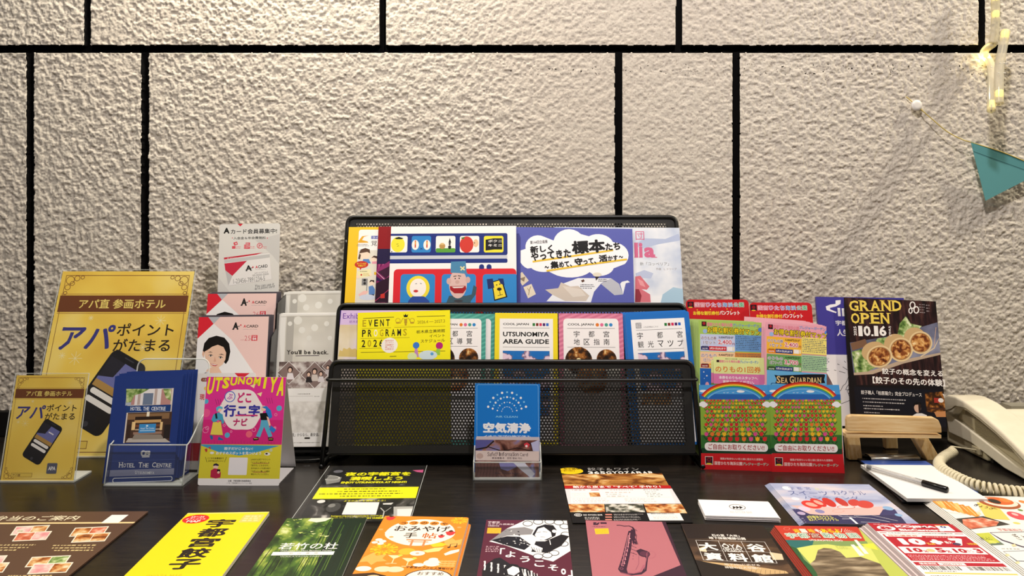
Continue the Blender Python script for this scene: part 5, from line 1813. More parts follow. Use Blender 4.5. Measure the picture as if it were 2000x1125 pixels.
for k, w in enumerate((880, 825, 675, 845, 640)):
    s.small(476 + k * 4, 908 + k * 27, w, 926 + k * 27, 1, '#b9b6b8', 20 + k)
s.poly([(985, 862), (1190, 850), (1225, 1060), (1000, 1015)], '@night').rect(1000, 985, 1205, 1000, '#4a2a1c').poly([(1130, 870), (1170, 862), (1190, 920), (1195, 960), (1160, 960)], '#e9e4e2').circ(1140, 860, 14, '#2a1c18')
s.rect(1060, 905, 1105, 945, '#a8342c').circ(1115, 925, 22, '#ece6e0', 18).poly([(1060, 1020), (1180, 1010), (1220, 1060), (1080, 1060)], '#c88a58')
s.poly([(872, 1060), (895, 1042), (920, 1030), (960, 1030), (1000, 1045), (1010, 1100), (868, 1100)], '#e6e4e4').circ(925, 985, 28, '#caa894', 40).poly([(893, 985), (890, 950), (920, 936), (955, 945), (958, 985), (940, 958), (905, 962)], '#0c0a0c').poly([(930, 950), (955, 960), (950, 1015), (935, 1025)], '#2a1c18')
s.done()

# ------------------------------------------------------------------ note pad on a clipboard, pen
cb = root('clipboard', (.57, 1.07, 0), 'black clipboard with a flat metal clip, lying before the wooden easel', 'clipboard')
T = lambda u, v, z=0.0: ground(u, v, z)


def slab(pts, z0, z1, name, m, parent=None, bv=0.0008):
    o = MB().prism([(p.x, p.y, z0) for p in pts], (0, 0, z1 - z0)).build(name, m, parent=parent)
    if bv:
        bevel(o, bv)
    return o


a, b, c, d = T(1671, 896), T(1821, 897), T(1932, 984), T(1762, 984)
slab([d, c, b, a], .0004, .0034, 'board', mat('#111114', .35), cb, .001)
p1, p2 = T(1690, 888, .008), T(1784, 888, .008)
ya = Vector((p2 - p1)).normalized()
yb = Vector((-ya.y, ya.x, 0))
prof = [(-.020, .0045), (-.019, .0085), (-.010, .0105), (0, .0095), (.004, .0045)]
m = MB()
A0, B0 = p1, p2
vs = [A0 + yb * y + Vector((0, 0, z - .008)) for y, z in prof] + [B0 + yb * y + Vector((0, 0, z - .008)) for y, z in prof]
n = len(prof)
m.add(vs, [(i, i + 1, n + i + 1, n + i) for i in range(n - 1)])
o = m.build('clip', mat('#b9b4a8', .25, .9), cb, smooth=True)
sd = o.modifiers.new('sheet', 'SOLIDIFY')
sd.thickness = .0008
MB().tube([A0 + yb * .003 + Vector((-.004, 0, -.003)), B0 + yb * .003 + Vector((.004, 0, -.003))], .0022, 10).build('hinge_rod', BLACK, parent=cb, smooth=True)
pad = Sheet('blue_notepad', 'blue edged pad under the white paper, held by the clipboard', 'notepad', table(.0050), (1681, 899.5), (1808, 900.4), Hmm=136, t=1.4, col='#3a5aa8', side='#2f4a90')
pad.done()
s = Sheet('note_paper', 'thick stack of blank white note paper on the clipboard, under the pen', 'note paper', table(.0095), (1681, 907.5), (1819, 908.5), Hmm=139, t=4.3, col='#f4f2f0', side='#dcdad8')
s.done()
pz = .0137
e0, e1 = T(1689, 910, pz), T(1851, 957, pz)
dv = (e1 - e0).normalized()
pen = root('ballpoint_pen', tuple((e0 + e1) / 2 - Vector((0, 0, .004))), 'clear ballpoint pen with a black cap, lying across the white note paper', 'pen')
L_ = (e1 - e0).length
MB().tube([e0, e0 + dv * .002, e0 + dv * (L_ - .030)], [.0030, .0036, .0036], 14).build('barrel', clear_mat('pen_plastic', '#f2f2f2', .22, .1), parent=pen, smooth=True)
MB().tube([e0 + dv * .012, e0 + dv * (L_ - .03)], .0012, 8).build('ink_tube', mat('#d8d6d6', .3), parent=pen, smooth=True)
MB().tube([e0 + dv * .004, e0 + dv * .009], .0030, 10).build('end_plug', mat('#26262a', .3), parent=pen, smooth=True)
MB().tube([e1 - dv * .034, e1 - dv * .033, e1 - dv * .001, e1], [.0030, .0043, .0043, .0034], 16).build('cap', mat('#0c0c0e', .25), parent=pen, smooth=True)
sx = dv.cross(Vector((0, 0, 1)))
MB().prism([e0 + dv * .075 + Vector((0, 0, .00372)) - sx * .0007, e0 + dv * .098 + Vector((0, 0, .00372)) - sx * .0007, e0 + dv * .098 + Vector((0, 0, .00372)) + sx * .0007, e0 + dv * .075 + Vector((0, 0, .00372)) + sx * .0007], (0, 0, .00006)).build('imprint', mat('#3a3a3e'), parent=pen)

# ------------------------------------------------------------------ telephone
IVORY = noise_mat('ivory_plastic', [(0.4, '#e2dac2'), (0.6, '#e9e1ca')], 30, rough=.42)
IVD = mat('#cfc5a6', .5)
ph = root('telephone', (.80, 1.15, 0), 'ivory desk telephone at the end of the counter, seen from its side', 'telephone')
PX = .727                                             # left flank of the body
prof = [(1.262, .020), (1.272, .052), (1.258, .050), (1.045, .0095), (1.030, .006), (1.030, .002), (1.120, .006), (1.200, .020)]
m = MB().prism([(PX, y, z) for y, z in prof], (.175, 0, 0))
bevel(m.build('body', IVORY, parent=ph), .0025, 3)
# rear block with the sockets, under the body
bevel(MB().prism([(PX + .004, 1.165, .0012), (PX + .004, 1.275, .0012), (PX + .004, 1.275, .050), (PX + .004, 1.190, .026), (PX + .004, 1.170, .016)], (.165, 0, 0)).build('rear_housing', IVD, parent=ph), .004, 3)
bevel(MB().box(PX - .002, PX + .004, 1.176, 1.196, .008, .018).build('cord_socket', mat('#a69c80', .5), parent=ph), .001)
MB().box(PX + .01, PX + .02, 1.160, 1.172, .0005, .006).build('foot', mat('#2a2826', .6), parent=ph)
# cradle wall between body and handset, with a ribbed panel
m = MB().prism([(PX + .006, 1.246, .048), (PX + .006, 1.232, .070), (PX + .006, 1.190, .066), (PX + .006, 1.120, .046), (PX + .006, 1.085, .030), (PX + .006, 1.075, .016)], (.048, 0, 0))
bevel(m.build('cradle', IVD, parent=ph), .002)
for k in range(13):
    z = .0335 + k * .0021
    y1 = 1.2 - (.0605 - z) * .1
    y0 = 1.105 + (z - .0335) * 1.9
    MB().box(PX + .0048, PX + .0062, y0, y1, z, z + .0011).build('rib', mat('#a89d80', .5), parent=ph)
MB().box(PX + .0040, PX + .0065, 1.198, 1.222, .0605, .0660).build('hook_switch', mat('#9c9278', .5), parent=ph)
bevel(MB().prism([(PX + .075, 1.270, .052), (PX + .075, 1.235, .066), (PX + .075, 1.060, .026), (PX + .075, 1.050, .012)], (.095, 0, 0)).build('key_panel', IVORY, parent=ph), .003, 3)
MB().box(PX + .09, PX + .125, 1.240, 1.266, .060, .069).build('rear_tab', mat('#8f8a7c', .5), parent=ph)
# handset: a thick arch along the flank
HX0, HX1 = PX - .006, PX + .046
top = [(1.276, .060), (1.272, .074), (1.258, .0835), (1.236, .0860), (1.205, .0835), (1.165, .0755), (1.125, .0640), (1.085, .0500), (1.055, .0380), (1.030, .0290), (1.008, .0230), (1.000, .0160)]
bot = [(1.004, .0070), (1.030, .0070), (1.052, .0110), (1.068, .0250), (1.078, .0315), (1.095, .0400), (1.130, .0520), (1.170, .0625), (1.200, .0690), (1.220, .0705), (1.232, .0660), (1.240, .0560), (1.250, .0540), (1.270, .0550)]
m = MB().prism([(HX0, y, z) for y, z in top + bot], (HX1 - HX0, 0, 0))
hs = m.build('telephone_handset', IVORY, None, smooth=False)
tag(hs, 'curved ivory handset resting on the flank of the desk telephone', 'handset')
bevel(hs, .007, 5)
for p in hs.data.polygons:
    p.use_smooth = True
seam = [(HX0 - .0004, y, z) for y, z in ((1.268, .0575), (1.255, .0590), (1.243, .0640), (1.232, .0715), (1.205, .0745), (1.170, .0680), (1.130, .0575), (1.095, .0455), (1.070, .0350), (1.050, .024), (1.035, .018))]
MB().tube(seam, .0006, 6).build('seam', mat('#7d745c', .6), hs, smooth=True)
# coiled cord
cz = .0093
ctrl = [T(1866, 877, .020), T(1858, 884, .016), T(1843, 893, .012), T(1834, 905, cz), T(1842, 918, cz), T(1862, 930, cz), T(1890, 943, cz), T(1920, 952, cz), T(1960, 958.5, cz), T(2010, 963, cz), T(2080, 962, cz), T(2130, 952, cz)]


def spline(P, n):
    out = []
    for i in range(len(P) - 1):
        p0, p1, p2, p3 = P[max(i - 1, 0)], P[i], P[i + 1], P[min(i + 2, len(P) - 1)]
        for k in range(n):
            t = k / n
            out.append(0.5 * ((2 * p1) + (p2 - p0) * t + (2 * p0 - 5 * p1 + 4 * p2 - p3) * t * t + (3 * p1 - p0 - 3 * p2 + p3) * t ** 3))
    return out + [P[-1]]


path = spline(ctrl, 40)
dist = [0]
for i in range(1, len(path)):
    dist.append(dist[-1] + (path[i] - path[i - 1]).length)
pts, turn = [], 0.0
pitch_a, pitch_b = .0030, .0066
N = 14
ang = 0.0
k = 0
s_ = 0.004
while s_ < dist[-1] - .002:
    while dist[k + 1] < s_:
        k += 1
    t = (s_ - dist[k]) / (dist[k + 1] - dist[k])
    p = path[k] * (1 - t) + path[k + 1] * t
    tg = (path[k + 1] - path[k]).normalized()
    up = (Vector((0, 0, 1)) - tg * tg.z).normalized()
    sd_ = tg.cross(up)
    pts.append(p + (up * math.cos(ang) + sd_ * math.sin(ang)) * .0066)
    ang += 2 * math.pi / N
    f = min(1, max(0, (s_ - .05) / .05))
    s_ += (pitch_a + (pitch_b - pitch_a) * f) / N
rad = [.0013 + .0011 * min(1, max(0, (i / N - 14) / 10)) for i in range(len(pts))]
lead = [Vector((PX, 1.186, .013)), Vector((PX - .012, 1.180, .016)), Vector(pts[0])]
MB().tube(spline(lead, 6)[:-1] + pts, [.0013] * 12 + rad, 7).build('coiled_cord', mat('#ddd4b6', .5), parent=ph, smooth=True)

# ------------------------------------------------------------------ wall things: light tube, pin and twine, pennant
k_ = F / WALL_Y


def W(u, v, off):
    """a point off metres in front of the wall"""
    d = WALL_Y - off
    return Vector(((u - 1000) / F * d, d, H - (v - YH) / F * d))


GLOW = bpy.data.materials.new('warm_led')
GLOW.use_nodes = True
g = GLOW.node_tree.nodes['Principled BSDF']
g.inputs['Base Color'].default_value = lin('#fff0a0')
g.inputs['Emission Color'].default_value = lin('#ffe873')
g.inputs['Emission Strength'].default_value = 1.3
rl = root('rope_light', tuple(W(1945, 218, .03)), 'clear plastic rope light with warm yellow bulbs hanging on the wall', 'rope light')
strands = ([(1943, -60, .030), (1944, 40, .030), (1940, 85, .030)], [(1940, 85, .030), (1922, 103, .012), (1936, 130, .034), (1937, 180, .068), (1936, 216, .088)], [(1964, 60, .050), (1958, 95, .056), (1952, 130, .066), (1951, 170, .078), (1951, 203, .086)])
rope_mat = TUBE_CLEAR
for j, st_ in enumerate(strands):
    P = spline([W(*p) for p in st_], 8)
    MB().tube(P, .0066 if j < 2 else .0070, 14).build('clear_tube', rope_mat, parent=rl, smooth=True)
    MB().tube(P, .0012, 6).build('core_wire', mat('#d9d4bc', .4), parent=rl, smooth=True)
for (u, v, o, r) in ((1945, -6, .030, .0050), (1945, 27, .030, .0050), (1926, 106, .016, .0040), (1963, 66, .051, .0055), (1952, 182, .081, .0056), (1938, 202, .080, .0040)):
    c = W(u, v, o)
    MB().tube([c + Vector((0, 0, -.0055)), c + Vector((0, 0, -.004)), c + Vector((0, 0, .004)), c + Vector((0, 0, .0055))], [r * .7, r, r, r * .7], 12).build('bulb', GLOW, parent=rl, smooth=True)
for u, v in ((1938, 133), (1955, 125), (1952, 144)):
    c = W(u, v, {133: .037, 125: .065, 144: .070}[v])
    MB().tube([c + Vector((-.0062, -.006, 0)), c + Vector((.0062, -.006, 0))], .0007, 6).build('joint_ring', mat('#f2efe6', .3), parent=rl)
for u, v, o, col, en in ((1924, 110, .010, (1, .80, .30), .035),):
    d = bpy.data.lights.new('bulb_light', 'POINT')
    d.energy = en
    d.color = col
    d.shadow_soft_size = .004
    ob = bpy.data.objects.new('bulb_light', d)
    ob.location = W(u, v, o)
    link(ob)
pc = W(1790, 206, .0075)
pin = root('push_pin', tuple(pc), 'white round push pin holding the twine on the wall', 'push pin')
MB().tube([pc + Vector((0, -.0035, 0)), pc + Vector((0, -.0030, 0)), pc + Vector((0, -.0005, 0)), pc + Vector((0, .0012, 0))], [.004, .0085, .0098, .0070], 20).build('head', mat('#ece8e2', .35), parent=pin, smooth=True)
MB().tube([pc + Vector((0, .0012, 0)), pc + Vector((0, .0085, 0))], .0008, 6).build('needle', mat('#b9b9b9', .3, 1.0), parent=pin)
tw = spline([W(*p) for p in ((1770, 189, .004), (1782, 199, .006), (1797, 212, .009), (1822, 234, .013), (1850, 257, .016), (1878, 272, .018), (1900, 279, .019), (1960, 298, .020), (2040, 330, .020), (2110, 352, .020))], 8)
tag(MB().tube(tw, .0008, 6).build('bunting_twine', mat('#c9b45a', .6), smooth=True), 'thin golden twine running from the white pin to the teal pennant', 'twine')
fa, fb, fc = W(1896, 276, .0195), W(2046, 330, .0195), W(1925, 392, .0185)
fl = MB().prism([fa, fb, fc], (0, .0007, 0))
nrm = Vector((0, -1, 0))
flag = fl.build('pennant', mat('#629fa2', .8, 0, .1))
tag(flag, 'teal felt triangular pennant hanging from the golden twine', 'pennant')
e = (fb - fa).normalized()
dn = (fc - fa) - e * (fc - fa).dot(e)
dn.normalize()
MB().prism([fa + e * .006 + dn * .002 + nrm * .0005, fb - e * .01 + dn * .002 + nrm * .0005, fb - e * .02 + dn * .0145 + nrm * .0005, fa + e * .009 + dn * .0145 + nrm * .0005], (0, .0004, 0)).build('folded_hem', mat('#5c989c', .8, 0, .1), parent=flag)

# ------------------------------------------------------------------ papers lying on the counter
ZA, ZB, C1, C2, C3, C4 = (0, 960, 5), (380, 900, 4.348), (700, 900, 4.444), (1080, 890, 4.444), (1320, 930, 5.263), (1640, 930, 5.555)

# brown lunch box flyer
s = Sheet('lunch_box_flyer', 'top brown flyer with rows of boxed meals, beside the yellow map', 'flyer', table(.0022), (-160, 1001), (290, 998.5), Hmm=210, t=0.4, col='#5c4334', side='#3a2a22', group='brown lunch box flyers', zoom=ZA)
s.text('仕出し弁当のご案内', -480, 238, 765, 285, '#efe4c4', 0.015)
s.rect(-700, 302, 1360, 316, '#e6cf98').circ(1352, 310, 12, '#e6cf98')
s.rect(1040, 228, 1205, 306, '#f2f0ee')


def bento(x, y, k, m1, m2, m3):
    for dx, dy, ma, mb in ((0, 0, m1, m2), (20, 62, m3, m1)):
        x0, y0 = x + dx * k, y + dy * k
        P = lambda a, b: (x0 + (a - b * .72) * k, y0 + (b - a * .045) * k)
        s.poly([P(20, 0), P(370, 0), P(370, 92), P(20, 92)], '#f4ead6')
        s.poly([P(32, 8), P(200, 8), P(200, 84), P(32, 84)], ma)
        s.poly([P(208, 8), P(358, 8), P(358, 84), P(208, 84)], mb)


bento(140, 342, .95, '@pinkfood', '@food', '@redfood')
bento(715, 355, .95, '@food', '@redfood', '@food')
bento(-430, 350, .95, '@food', '@pinkfood', '@redfood')
bento(290, 640, 1.1, '@food', '@salad', '@pinkfood')
bento(-330, 640, 1.1, '@food', '@pinkfood', '@salad')
for x, y, w, sd in ((-10, 522, 440, 3), (520, 525, 500, 4), (-40, 548, 330, 5), (510, 550, 470, 6), (-60, 572, 260, 7), (530, 574, 400, 8), (80, 820, 500, 9)):
    s.small(x, y - 10, x + w, y + 10, 1, '#d9c48c', sd)
s.done()
q = blank(s, 'lunch_box_flyer', 'brown flyer lying under the top lunch box flyer, its edge showing', 'flyer', 'brown flyers under the top one')
a = q.done()
a.location += Vector((-.0010, -.0014, -.0006))
dup(a, (.0012, .0004, -.0006))

# yellow dumpling map
YP = '#f6dc10'
s = Sheet('dumpling_map', 'bright yellow dumpling map booklet with a red badge, beside the brown flyer', 'booklet', table(.0050), (367, 1002), (526, 999.5), Hmm=212, t=4.4, col=YP, side='#efe8d0', zoom=ZB)
s.page = True
s.rect(0, 0, 100, 3.2, '#f2e67a')
s.circ(17, 20, 15.5, '#dc2a24', 14)
s.text('23～24', 9, 11, 25, 16, '#f6e8e4', 0.03).text('オフィシャル', 5, 17.5, 29, 22.5, '#f6e8e4', 0.03).text('MAP', 9, 24, 25, 30.5, '#f6e8e4', 0.05)
for k, c in enumerate('宇都宮餃子'):
    y = 22 + k * 27.5
    s.text(c, 35, y, 68, y + 25, '#241c10', 0.045)
s.rect(72, 8, 97, 33, '#f4cf6a', 2)
s.small(75, 11, 94, 30, 3, '#f6e0a0', 4, .7, 0)
s.text('GYOZA MAP', 22, 168, 58, 174, '#c8b020', 0.0)
s.done()

PHOTO['@rice'] = lambda: noise_mat('seaweed_rice_print', [(0.34, '#20231c'), (0.46, '#5a5a4c'), (0.56, '#cfcabf'), (0.7, '#f0ece6')], 70, detail=5)
SLEEVE = clear_mat('thin_clear_film', '#fcfcfc', 0.01, 0.12)
# night flyer in its clear sleeve
s = Sheet('night_flyer', 'black and yellow night life flyer in a clear sleeve, under the rack’s edge', 'flyer', table(.0016), (650, 913), (829, 911.5), Hmm=208, t=0.3, col='@bw', side='#222', zoom=ZB)
s.band(40, 200, '#0e0e0e')
s.poly([(1110, 160), (1150, 120), (1250, 140), (1230, 180), (1120, 200)], '#8a8a86').ring(1160, 145, 70, 8, '#d8d8d4', 18).circ(1220, 90, 40, '#6a6a72', 12).poly([(1850, 80), (1960, 75), (1940, 100), (1890, 95)], '#c85a8a')
Y2 = '#f2ee10'
s.text('夜の宇都宮を', 1280, 95, 1838, 128, Y2, 0.05).text('満喫しよう', 1320, 133, 1770, 166, Y2, 0.05)
s.text('ENJOY UTSUNOMIYA AT NIGHT!', 1245, 174, 1800, 196, Y2, 0.06)
s.band(224, 320, Y2)
for k, (a, b) in enumerate(((1270, 1720), (1215, 1780), (1060, 1860), (1235, 1710))):
    s.small(a, 232 + k * 20, b, 245 + k * 20, 1, '#3a3a10', 30 + k)
s.text('よるのみやを満喫しよう！', 1270, 332, 1620, 346, Y2, 0.03)
s.poly([(1295, 352), (1570, 352), (1540, 456), (1250, 456)], '#f0f0ee')
s.circ(1075, 345, 34, '#e6e6e2', 14).circ(1180, 395, 60, '#4a4a48', 40).circ(1165, 380, 30, '#8a8a86', 16)
s.poly([(1690, 390), (1890, 385), (1850, 490), (1690, 495)], '#b9b9b4').poly([(1720, 410), (1860, 405), (1830, 480), (1720, 485)], '#e9e9e6').poly([(1600, 360), (1690, 355), (1670, 372), (1600, 372)], '#d8d8d4')
s.line([(1580, 400), (1610, 430), (1595, 490)], 10, '#c9c9c4').line([(1670, 395), (1620, 430)], 8, '#a9a9a4')
s.text('https://yorunomiya-navi.jp', 1160, 462, 1600, 476, Y2, 0.02).text("THERE'S ALSO ENGLISH WEBSITE", 1140, 481, 1640, 494, Y2, 0.05)
s.done()
q = Sheet('clear_sleeve', 'clear plastic sleeve around the black and yellow night life flyer', 'sleeve', table(.0023), (643, 910), (834, 909), Hmm=218, t=0.15)
V = [q.o, q.o + q.ex * q.W / 1000, q.o + q.ex * q.W / 1000 + q.ey * q.H / 1000, q.o + q.ey * q.H / 1000]
sl = MB().add(V, [(0, 1, 2, 3)]).build('clear_sleeve', SLEEVE)
tag(sl, q.label, q.cat)
MB().tube([V[0], V[3]], .0004, 5).build('welded_edge', ACRYLIC_EDGE, parent=sl)
MB().tube([V[1], V[2]], .0004, 5).build('welded_edge', ACRYLIC_EDGE, parent=sl)

# green bamboo booklet
s = Sheet('bamboo_booklet', 'dark green booklet with a bamboo grove photo, beside the orange notebook', 'booklet', table(.0030), (560.5, 1012.5), (717, 1011), Hmm=208, t=2.2, col='@green', side='#cfd0c8', zoom=ZB)
s.page = True
rnd = random.Random(3)
s.poly([(58, 0), (100, 0), (100, 212), (72, 212), (66, 120)], '#12281a')
for k in range(26):
    x = rnd.uniform(4, 98)
    y0 = rnd.uniform(0, 60) if x > 50 else rnd.uniform(70, 110)
    y1 = rnd.uniform(120, 212)
    w = rnd.uniform(.6, 1.6)
    c = rnd.choice(('#1a3018', '#26401f', '#3f5f24', '#54722c', '#122414'))
    s.line([(x, y0), (x + rnd.uniform(-3, 3), y1)], w, c)
for k in range(46):
    x, y = rnd.uniform(0, 60), rnd.uniform(2, 62)
    s.poly([(x, y), (x + rnd.uniform(2, 8), y + rnd.uniform(-2, 2)), (x + rnd.uniform(1, 5), y + rnd.uniform(1, 4))], rnd.choice(('#c9d070', '#e6e8a8', '#8aa03c', '#5a7a2c')))
s.poly([(30, 0), (56, 0), (50, 10), (40, 14), (28, 8)], '#e9ead0').circ(50, 176, 12, '#9aa83c', 10).circ(46, 178, 5, '#d8d860', 6)
s.text('若竹の杜', 14, 74, 81, 92, '#f4f4f0', 0.015).text('Wakatake no Mori Bamboo Forest', 18, 93.5, 76, 96.5, '#e6e8e0', 0.01)
s.rect(11, 98, 80, 107, '#eef0ec').text('若　山　農　場', 30, 100, 62, 104.5, '#9aa098', 0).text('WAKAYAMA FARM', 22, 109, 68, 112, '#b9c0b4', 0.01)
s.done()

# orange souvenir notebook
s = Sheet('souvenir_notebook', 'orange souvenir booklet covered with drawn treats, beside the maroon flyer', 'booklet', table(.0105), (752, 1007.5), (916, 1010.5), Hmm=210, t=6.5, col='#ee8c2a', side='#e9e2d8', r=(1, 3, 4, 1), group='orange souvenir booklets')
s.page = True
CR = '#f8ece0'
pts = [(50 + 39 * math.cos(t) * (1 + .02 * math.sin(5 * t)), 45 + 36 * math.sin(t) * (1 + .02 * math.cos(4 * t))) for t in [k * math.pi / 24 for k in range(48)]]
s.poly(pts, CR).poly([(10, 48), (14, 44), (40, 62), (36, 70), (16, 62)], CR)
for k, c in enumerate('うつのみや'):
    s.circ(26 + k * 12, 19 + abs(k - 2) * .8, 5.5, '#e88a2c', 5.5).text(c, 22.5 + k * 12, 16 + abs(k - 2) * .8, 29.5 + k * 12, 22.5 + abs(k - 2) * .8, '#3a2418', 0.03)
s.text('おみやげ', 19, 28, 82, 44, '#241814', 0.02).text('手', 33, 47, 48, 62, '#241814', 0.02).text('帖', 54, 47, 70, 62, '#c8662c', 0.02)
s.rect(38, 65, 66, 68, '#ee8c5a').rect(41, 70.5, 63, 72.5, '#ee8c5a').rect(44, 68, 46.5, 84, '#ee8c5a').rect(57.5, 68, 60, 84, '#ee8c5a')


def berry(x, y, r):
    s.poly([(x - r, y - r * .6), (x, y - r), (x + r, y - r * .6), (x + r * .6, y + r * .7), (x, y + r * 1.1), (x - r * .6, y + r * .7)], '#e03a3c').poly([(x - r * .5, y - r), (x, y - r * 1.5), (x + r * .5, y - r), (x, y - r * .5)], '#4a2a1c')


berry(8, 7, 6)
berry(84, 47, 6)
berry(75, 56, 4)
OR2, YO = '#f4b25a', '#f2cc2a'
for x, y, r in ((90, 10, 10), (19, 92, 15)):
    for j in range(3):
        for i in range(14):
            t = i * math.pi / 7 + j * .2
            rr = r * (1 - j * .3)
            s.poly([(x + rr * .4 * math.cos(t), y + rr * .4 * math.sin(t)), (x + rr * math.cos(t + .14), y + rr * math.sin(t + .14)), (x + rr * math.cos(t - .14), y + rr * math.sin(t - .14))], YO if (i + j) % 2 else '#e8b020')
for x, y, k in ((8, 68, 4), (13, 72, 4), (5, 75, 3.5), (12, 78, 3.5)):
    s.circ(x, y, k, CR, k * .9)
for pts, c in (([(2, 112), (10, 100), (14, 108), (24, 104), (22, 114), (28, 120), (18, 122), (14, 130), (8, 122), (0, 124)], OR2), ([(80, 68), (88, 60), (92, 66), (99, 62), (99, 76), (90, 82), (82, 78)], OR2),
               ([(66, 78), (76, 72), (84, 76), (80, 82), (70, 84)], YO), ([(60, 94), (72, 86), (82, 84), (78, 94), (66, 98)], '#f2dc8a')):
    s.poly(pts, c)
s.circ(44, 96, 9, '#f0b838', 8).circ(56, 100, 8, CR, 6).circ(56, 100, 2, '#d8b090')
s.poly([(84, 100), (90, 92), (99, 88), (99, 94), (92, 100), (86, 104)], CR).line([(88, 84), (88, 76), (95, 74), (95, 82)], 1, '#3a2418').circ(87, 84, 1.6, '#3a2418').circ(94, 82, 1.6, '#3a2418')
for x, y in ((34, 112), (50, 118)):
    s.poly([(x - 8, y - 6), (x + 8, y - 6), (x, y + 3)], '#f6e2b0').line([(x, y + 3), (x, y + 13)], 1, '#f6e2b0').line([(x - 5, y + 13), (x + 5, y + 13)], 1, '#f6e2b0').circ(x + 5, y - 6, 2.4, '#c8d24a')
s.circ(75, 122, 9, CR, 8).circ(75, 114, 5, CR, 4).circ(62, 127, 6, CR, 4)
for i in range(12):
    s.circ(84 + (i % 4) * 4.2, 118 + (i // 4) * 5, 2.4, '#f0b060', 2.2)
for x, y, r in ((8, 138, 8), (28, 138, 9), (40, 138, 9)):
    s.circ(x, y, r, '#f6d8b4' if r > 8 else CR, r * .7)
for x, y in ((20, 60), (92, 30), (30, 126), (4, 40), (94, 118), (52, 130)):
    s.circ(x, y, 2.6, '#f4a860', 2.2)
s.circ(76, 158, 25, '#3a2418', 22).circ(76, 158, 23.6, CR, 20.6).text('おすすめ', 64, 142, 90, 149, '#3a2418', 0.02).text('お土産', 60, 152, 94, 164, '#d84a2c', 0.04)
s.text('宇都宮のアクセス情報付き', 50, 131, 98, 136, '#3a2418', 0.02, rot=-3)
s.poly([(0, 150), (20, 146), (34, 152), (40, 170), (0, 170)], '#3a2418').circ(22, 160, 9, '#f0c8a0')
s.done()
q = blank(s, 'souvenir_notebook', 'orange souvenir booklet lying under the top one, only its page edge showing', 'booklet', 'orange booklets under the top one', t=3.0)
a = q.done()
a.location += Vector((.0026, -.003, -.0068))

# maroon cocktail flyer
s = Sheet('cocktail_flyer', 'maroon cocktail flyer with ink drawings of bartenders, beside the orange booklet', 'flyer', table(.0018), (950, 1015), (1108, 1017), Hmm=210, t=1.2, col='#5a1c30', side='#3a1420', zoom=C1)
s.text('宇都宮', 1125, 525, 1228, 541, '#ead8dc', 0.02).text('カクテル倶楽部', 1125, 543, 1350, 557, '#ead8dc', 0.02).text('CREDOS', 1125, 560, 1222, 570, '#ead8dc', 0.03)
s.rect(1118, 582, 1238, 630, '#f0b428').small(1124, 590, 1232, 622, 3, '#e0a020', 5)
s.poly([(1135, 700), (1285, 590), (1450, 515), (1810, 520), (1845, 780), (1690, 875), (1590, 850), (1280, 735)], '#efecec')
s.poly([(1135, 700), (1285, 590), (1440, 575), (1520, 600), (1500, 640), (1290, 650)], '#8d8a8c').poly([(1150, 690), (1290, 655), (1400, 660), (1500, 730), (1440, 775), (1290, 735)], '#141014')
rnd = random.Random(8)
for k in range(26):
    x, y = rnd.uniform(1180, 1480), rnd.uniform(600, 730)
    s.poly([(x, y), (x + rnd.uniform(8, 30), y - rnd.uniform(2, 10)), (x + rnd.uniform(8, 34), y + rnd.uniform(2, 9))], rnd.choice(('#efecec', '#141014', '#efecec', '#6a676a')))
for cx, cy in ((1470, 545), (1560, 530), (1660, 528), (1740, 535), (1790, 570), (1800, 640), (1780, 720), (1700, 800), (1640, 820), (1560, 830)):
    s.circ(cx, cy, 44, '#141014', 24).circ(cx, cy, 38, '#efecec', 19)
s.poly([(1510, 640), (1550, 575), (1620, 552), (1690, 560), (1720, 600), (1710, 650), (1640, 690), (1580, 690)], '#141014')
s.poly([(1530, 645), (1560, 590), (1610, 575), (1670, 620), (1680, 660), (1610, 690), (1560, 685)], '#f2efef').circ(1700, 612, 20, '#f2efef', 14)
s.line([(1545, 625), (1585, 618)], 7, '#141014').line([(1600, 615), (1640, 620)], 7, '#141014').line([(1580, 660), (1620, 664)], 6, '#141014')
s.poly([(1500, 790), (1540, 700), (1620, 700), (1760, 640), (1830, 655), (1760, 740), (1640, 800)], '#141014').poly([(1480, 735), (1520, 725), (1600, 760), (1590, 795), (1540, 790)], '#f2efef')
for k in range(5):
    s.line([(1500 + k * 22, 748 + k * 5), (1520 + k * 18, 790)], 4, '#141014')
s.line([(1660, 690), (1668, 730)], 7, '#efecec')
s.small(1105, 738, 1250, 795, 4, '#c9a8b0', 4)
for c, x, y in (('「', 1250, 785), ('よ', 1320, 812), ('う', 1445, 855), ('こ', 1570, 893), ('そ', 1690, 928), ('。', 1780, 962), ('」', 1838, 975)):
    w = 44 if c not in '「」。' else 22
    s.text(c, x - w, y - 27, x + w, y + 27, '#f4f0f0', 0.03)
s.poly([(1075, 950), (1100, 905), (1180, 850), (1230, 840), (1330, 905), (1460, 935), (1560, 1000), (1600, 1080), (1500, 1200), (1060, 1200)], '#1a1418')
for k in range(16):
    x, y = 1090 + (k % 8) * 58, 880 + (k // 8) * 36 + (k % 8) * 12
    s.rect(x, y, x + 14, y + 34, '#e9e6e6').circ(x + 7, y - 4, 10, '#e9e6e6', 6)
s.poly([(1255, 950), (1275, 915), (1330, 895), (1385, 905), (1410, 945), (1395, 985), (1330, 1005), (1270, 990)], '#141014').poly([(1290, 945), (1340, 915), (1390, 930), (1400, 965), (1350, 1000), (1300, 985)], '#f2efef')
s.poly([(1200, 1010), (1300, 1000), (1420, 1015), (1500, 1090), (1180, 1110)], '#e9e6e6').poly([(1240, 1010), (1300, 1004), (1300, 1060)], '#141014')
for k in range(6):
    s.line([(1420 + k * 26, 940 + k * 8), (1440 + k * 24, 1010 + k * 8)], 6, '#e9e6e6')
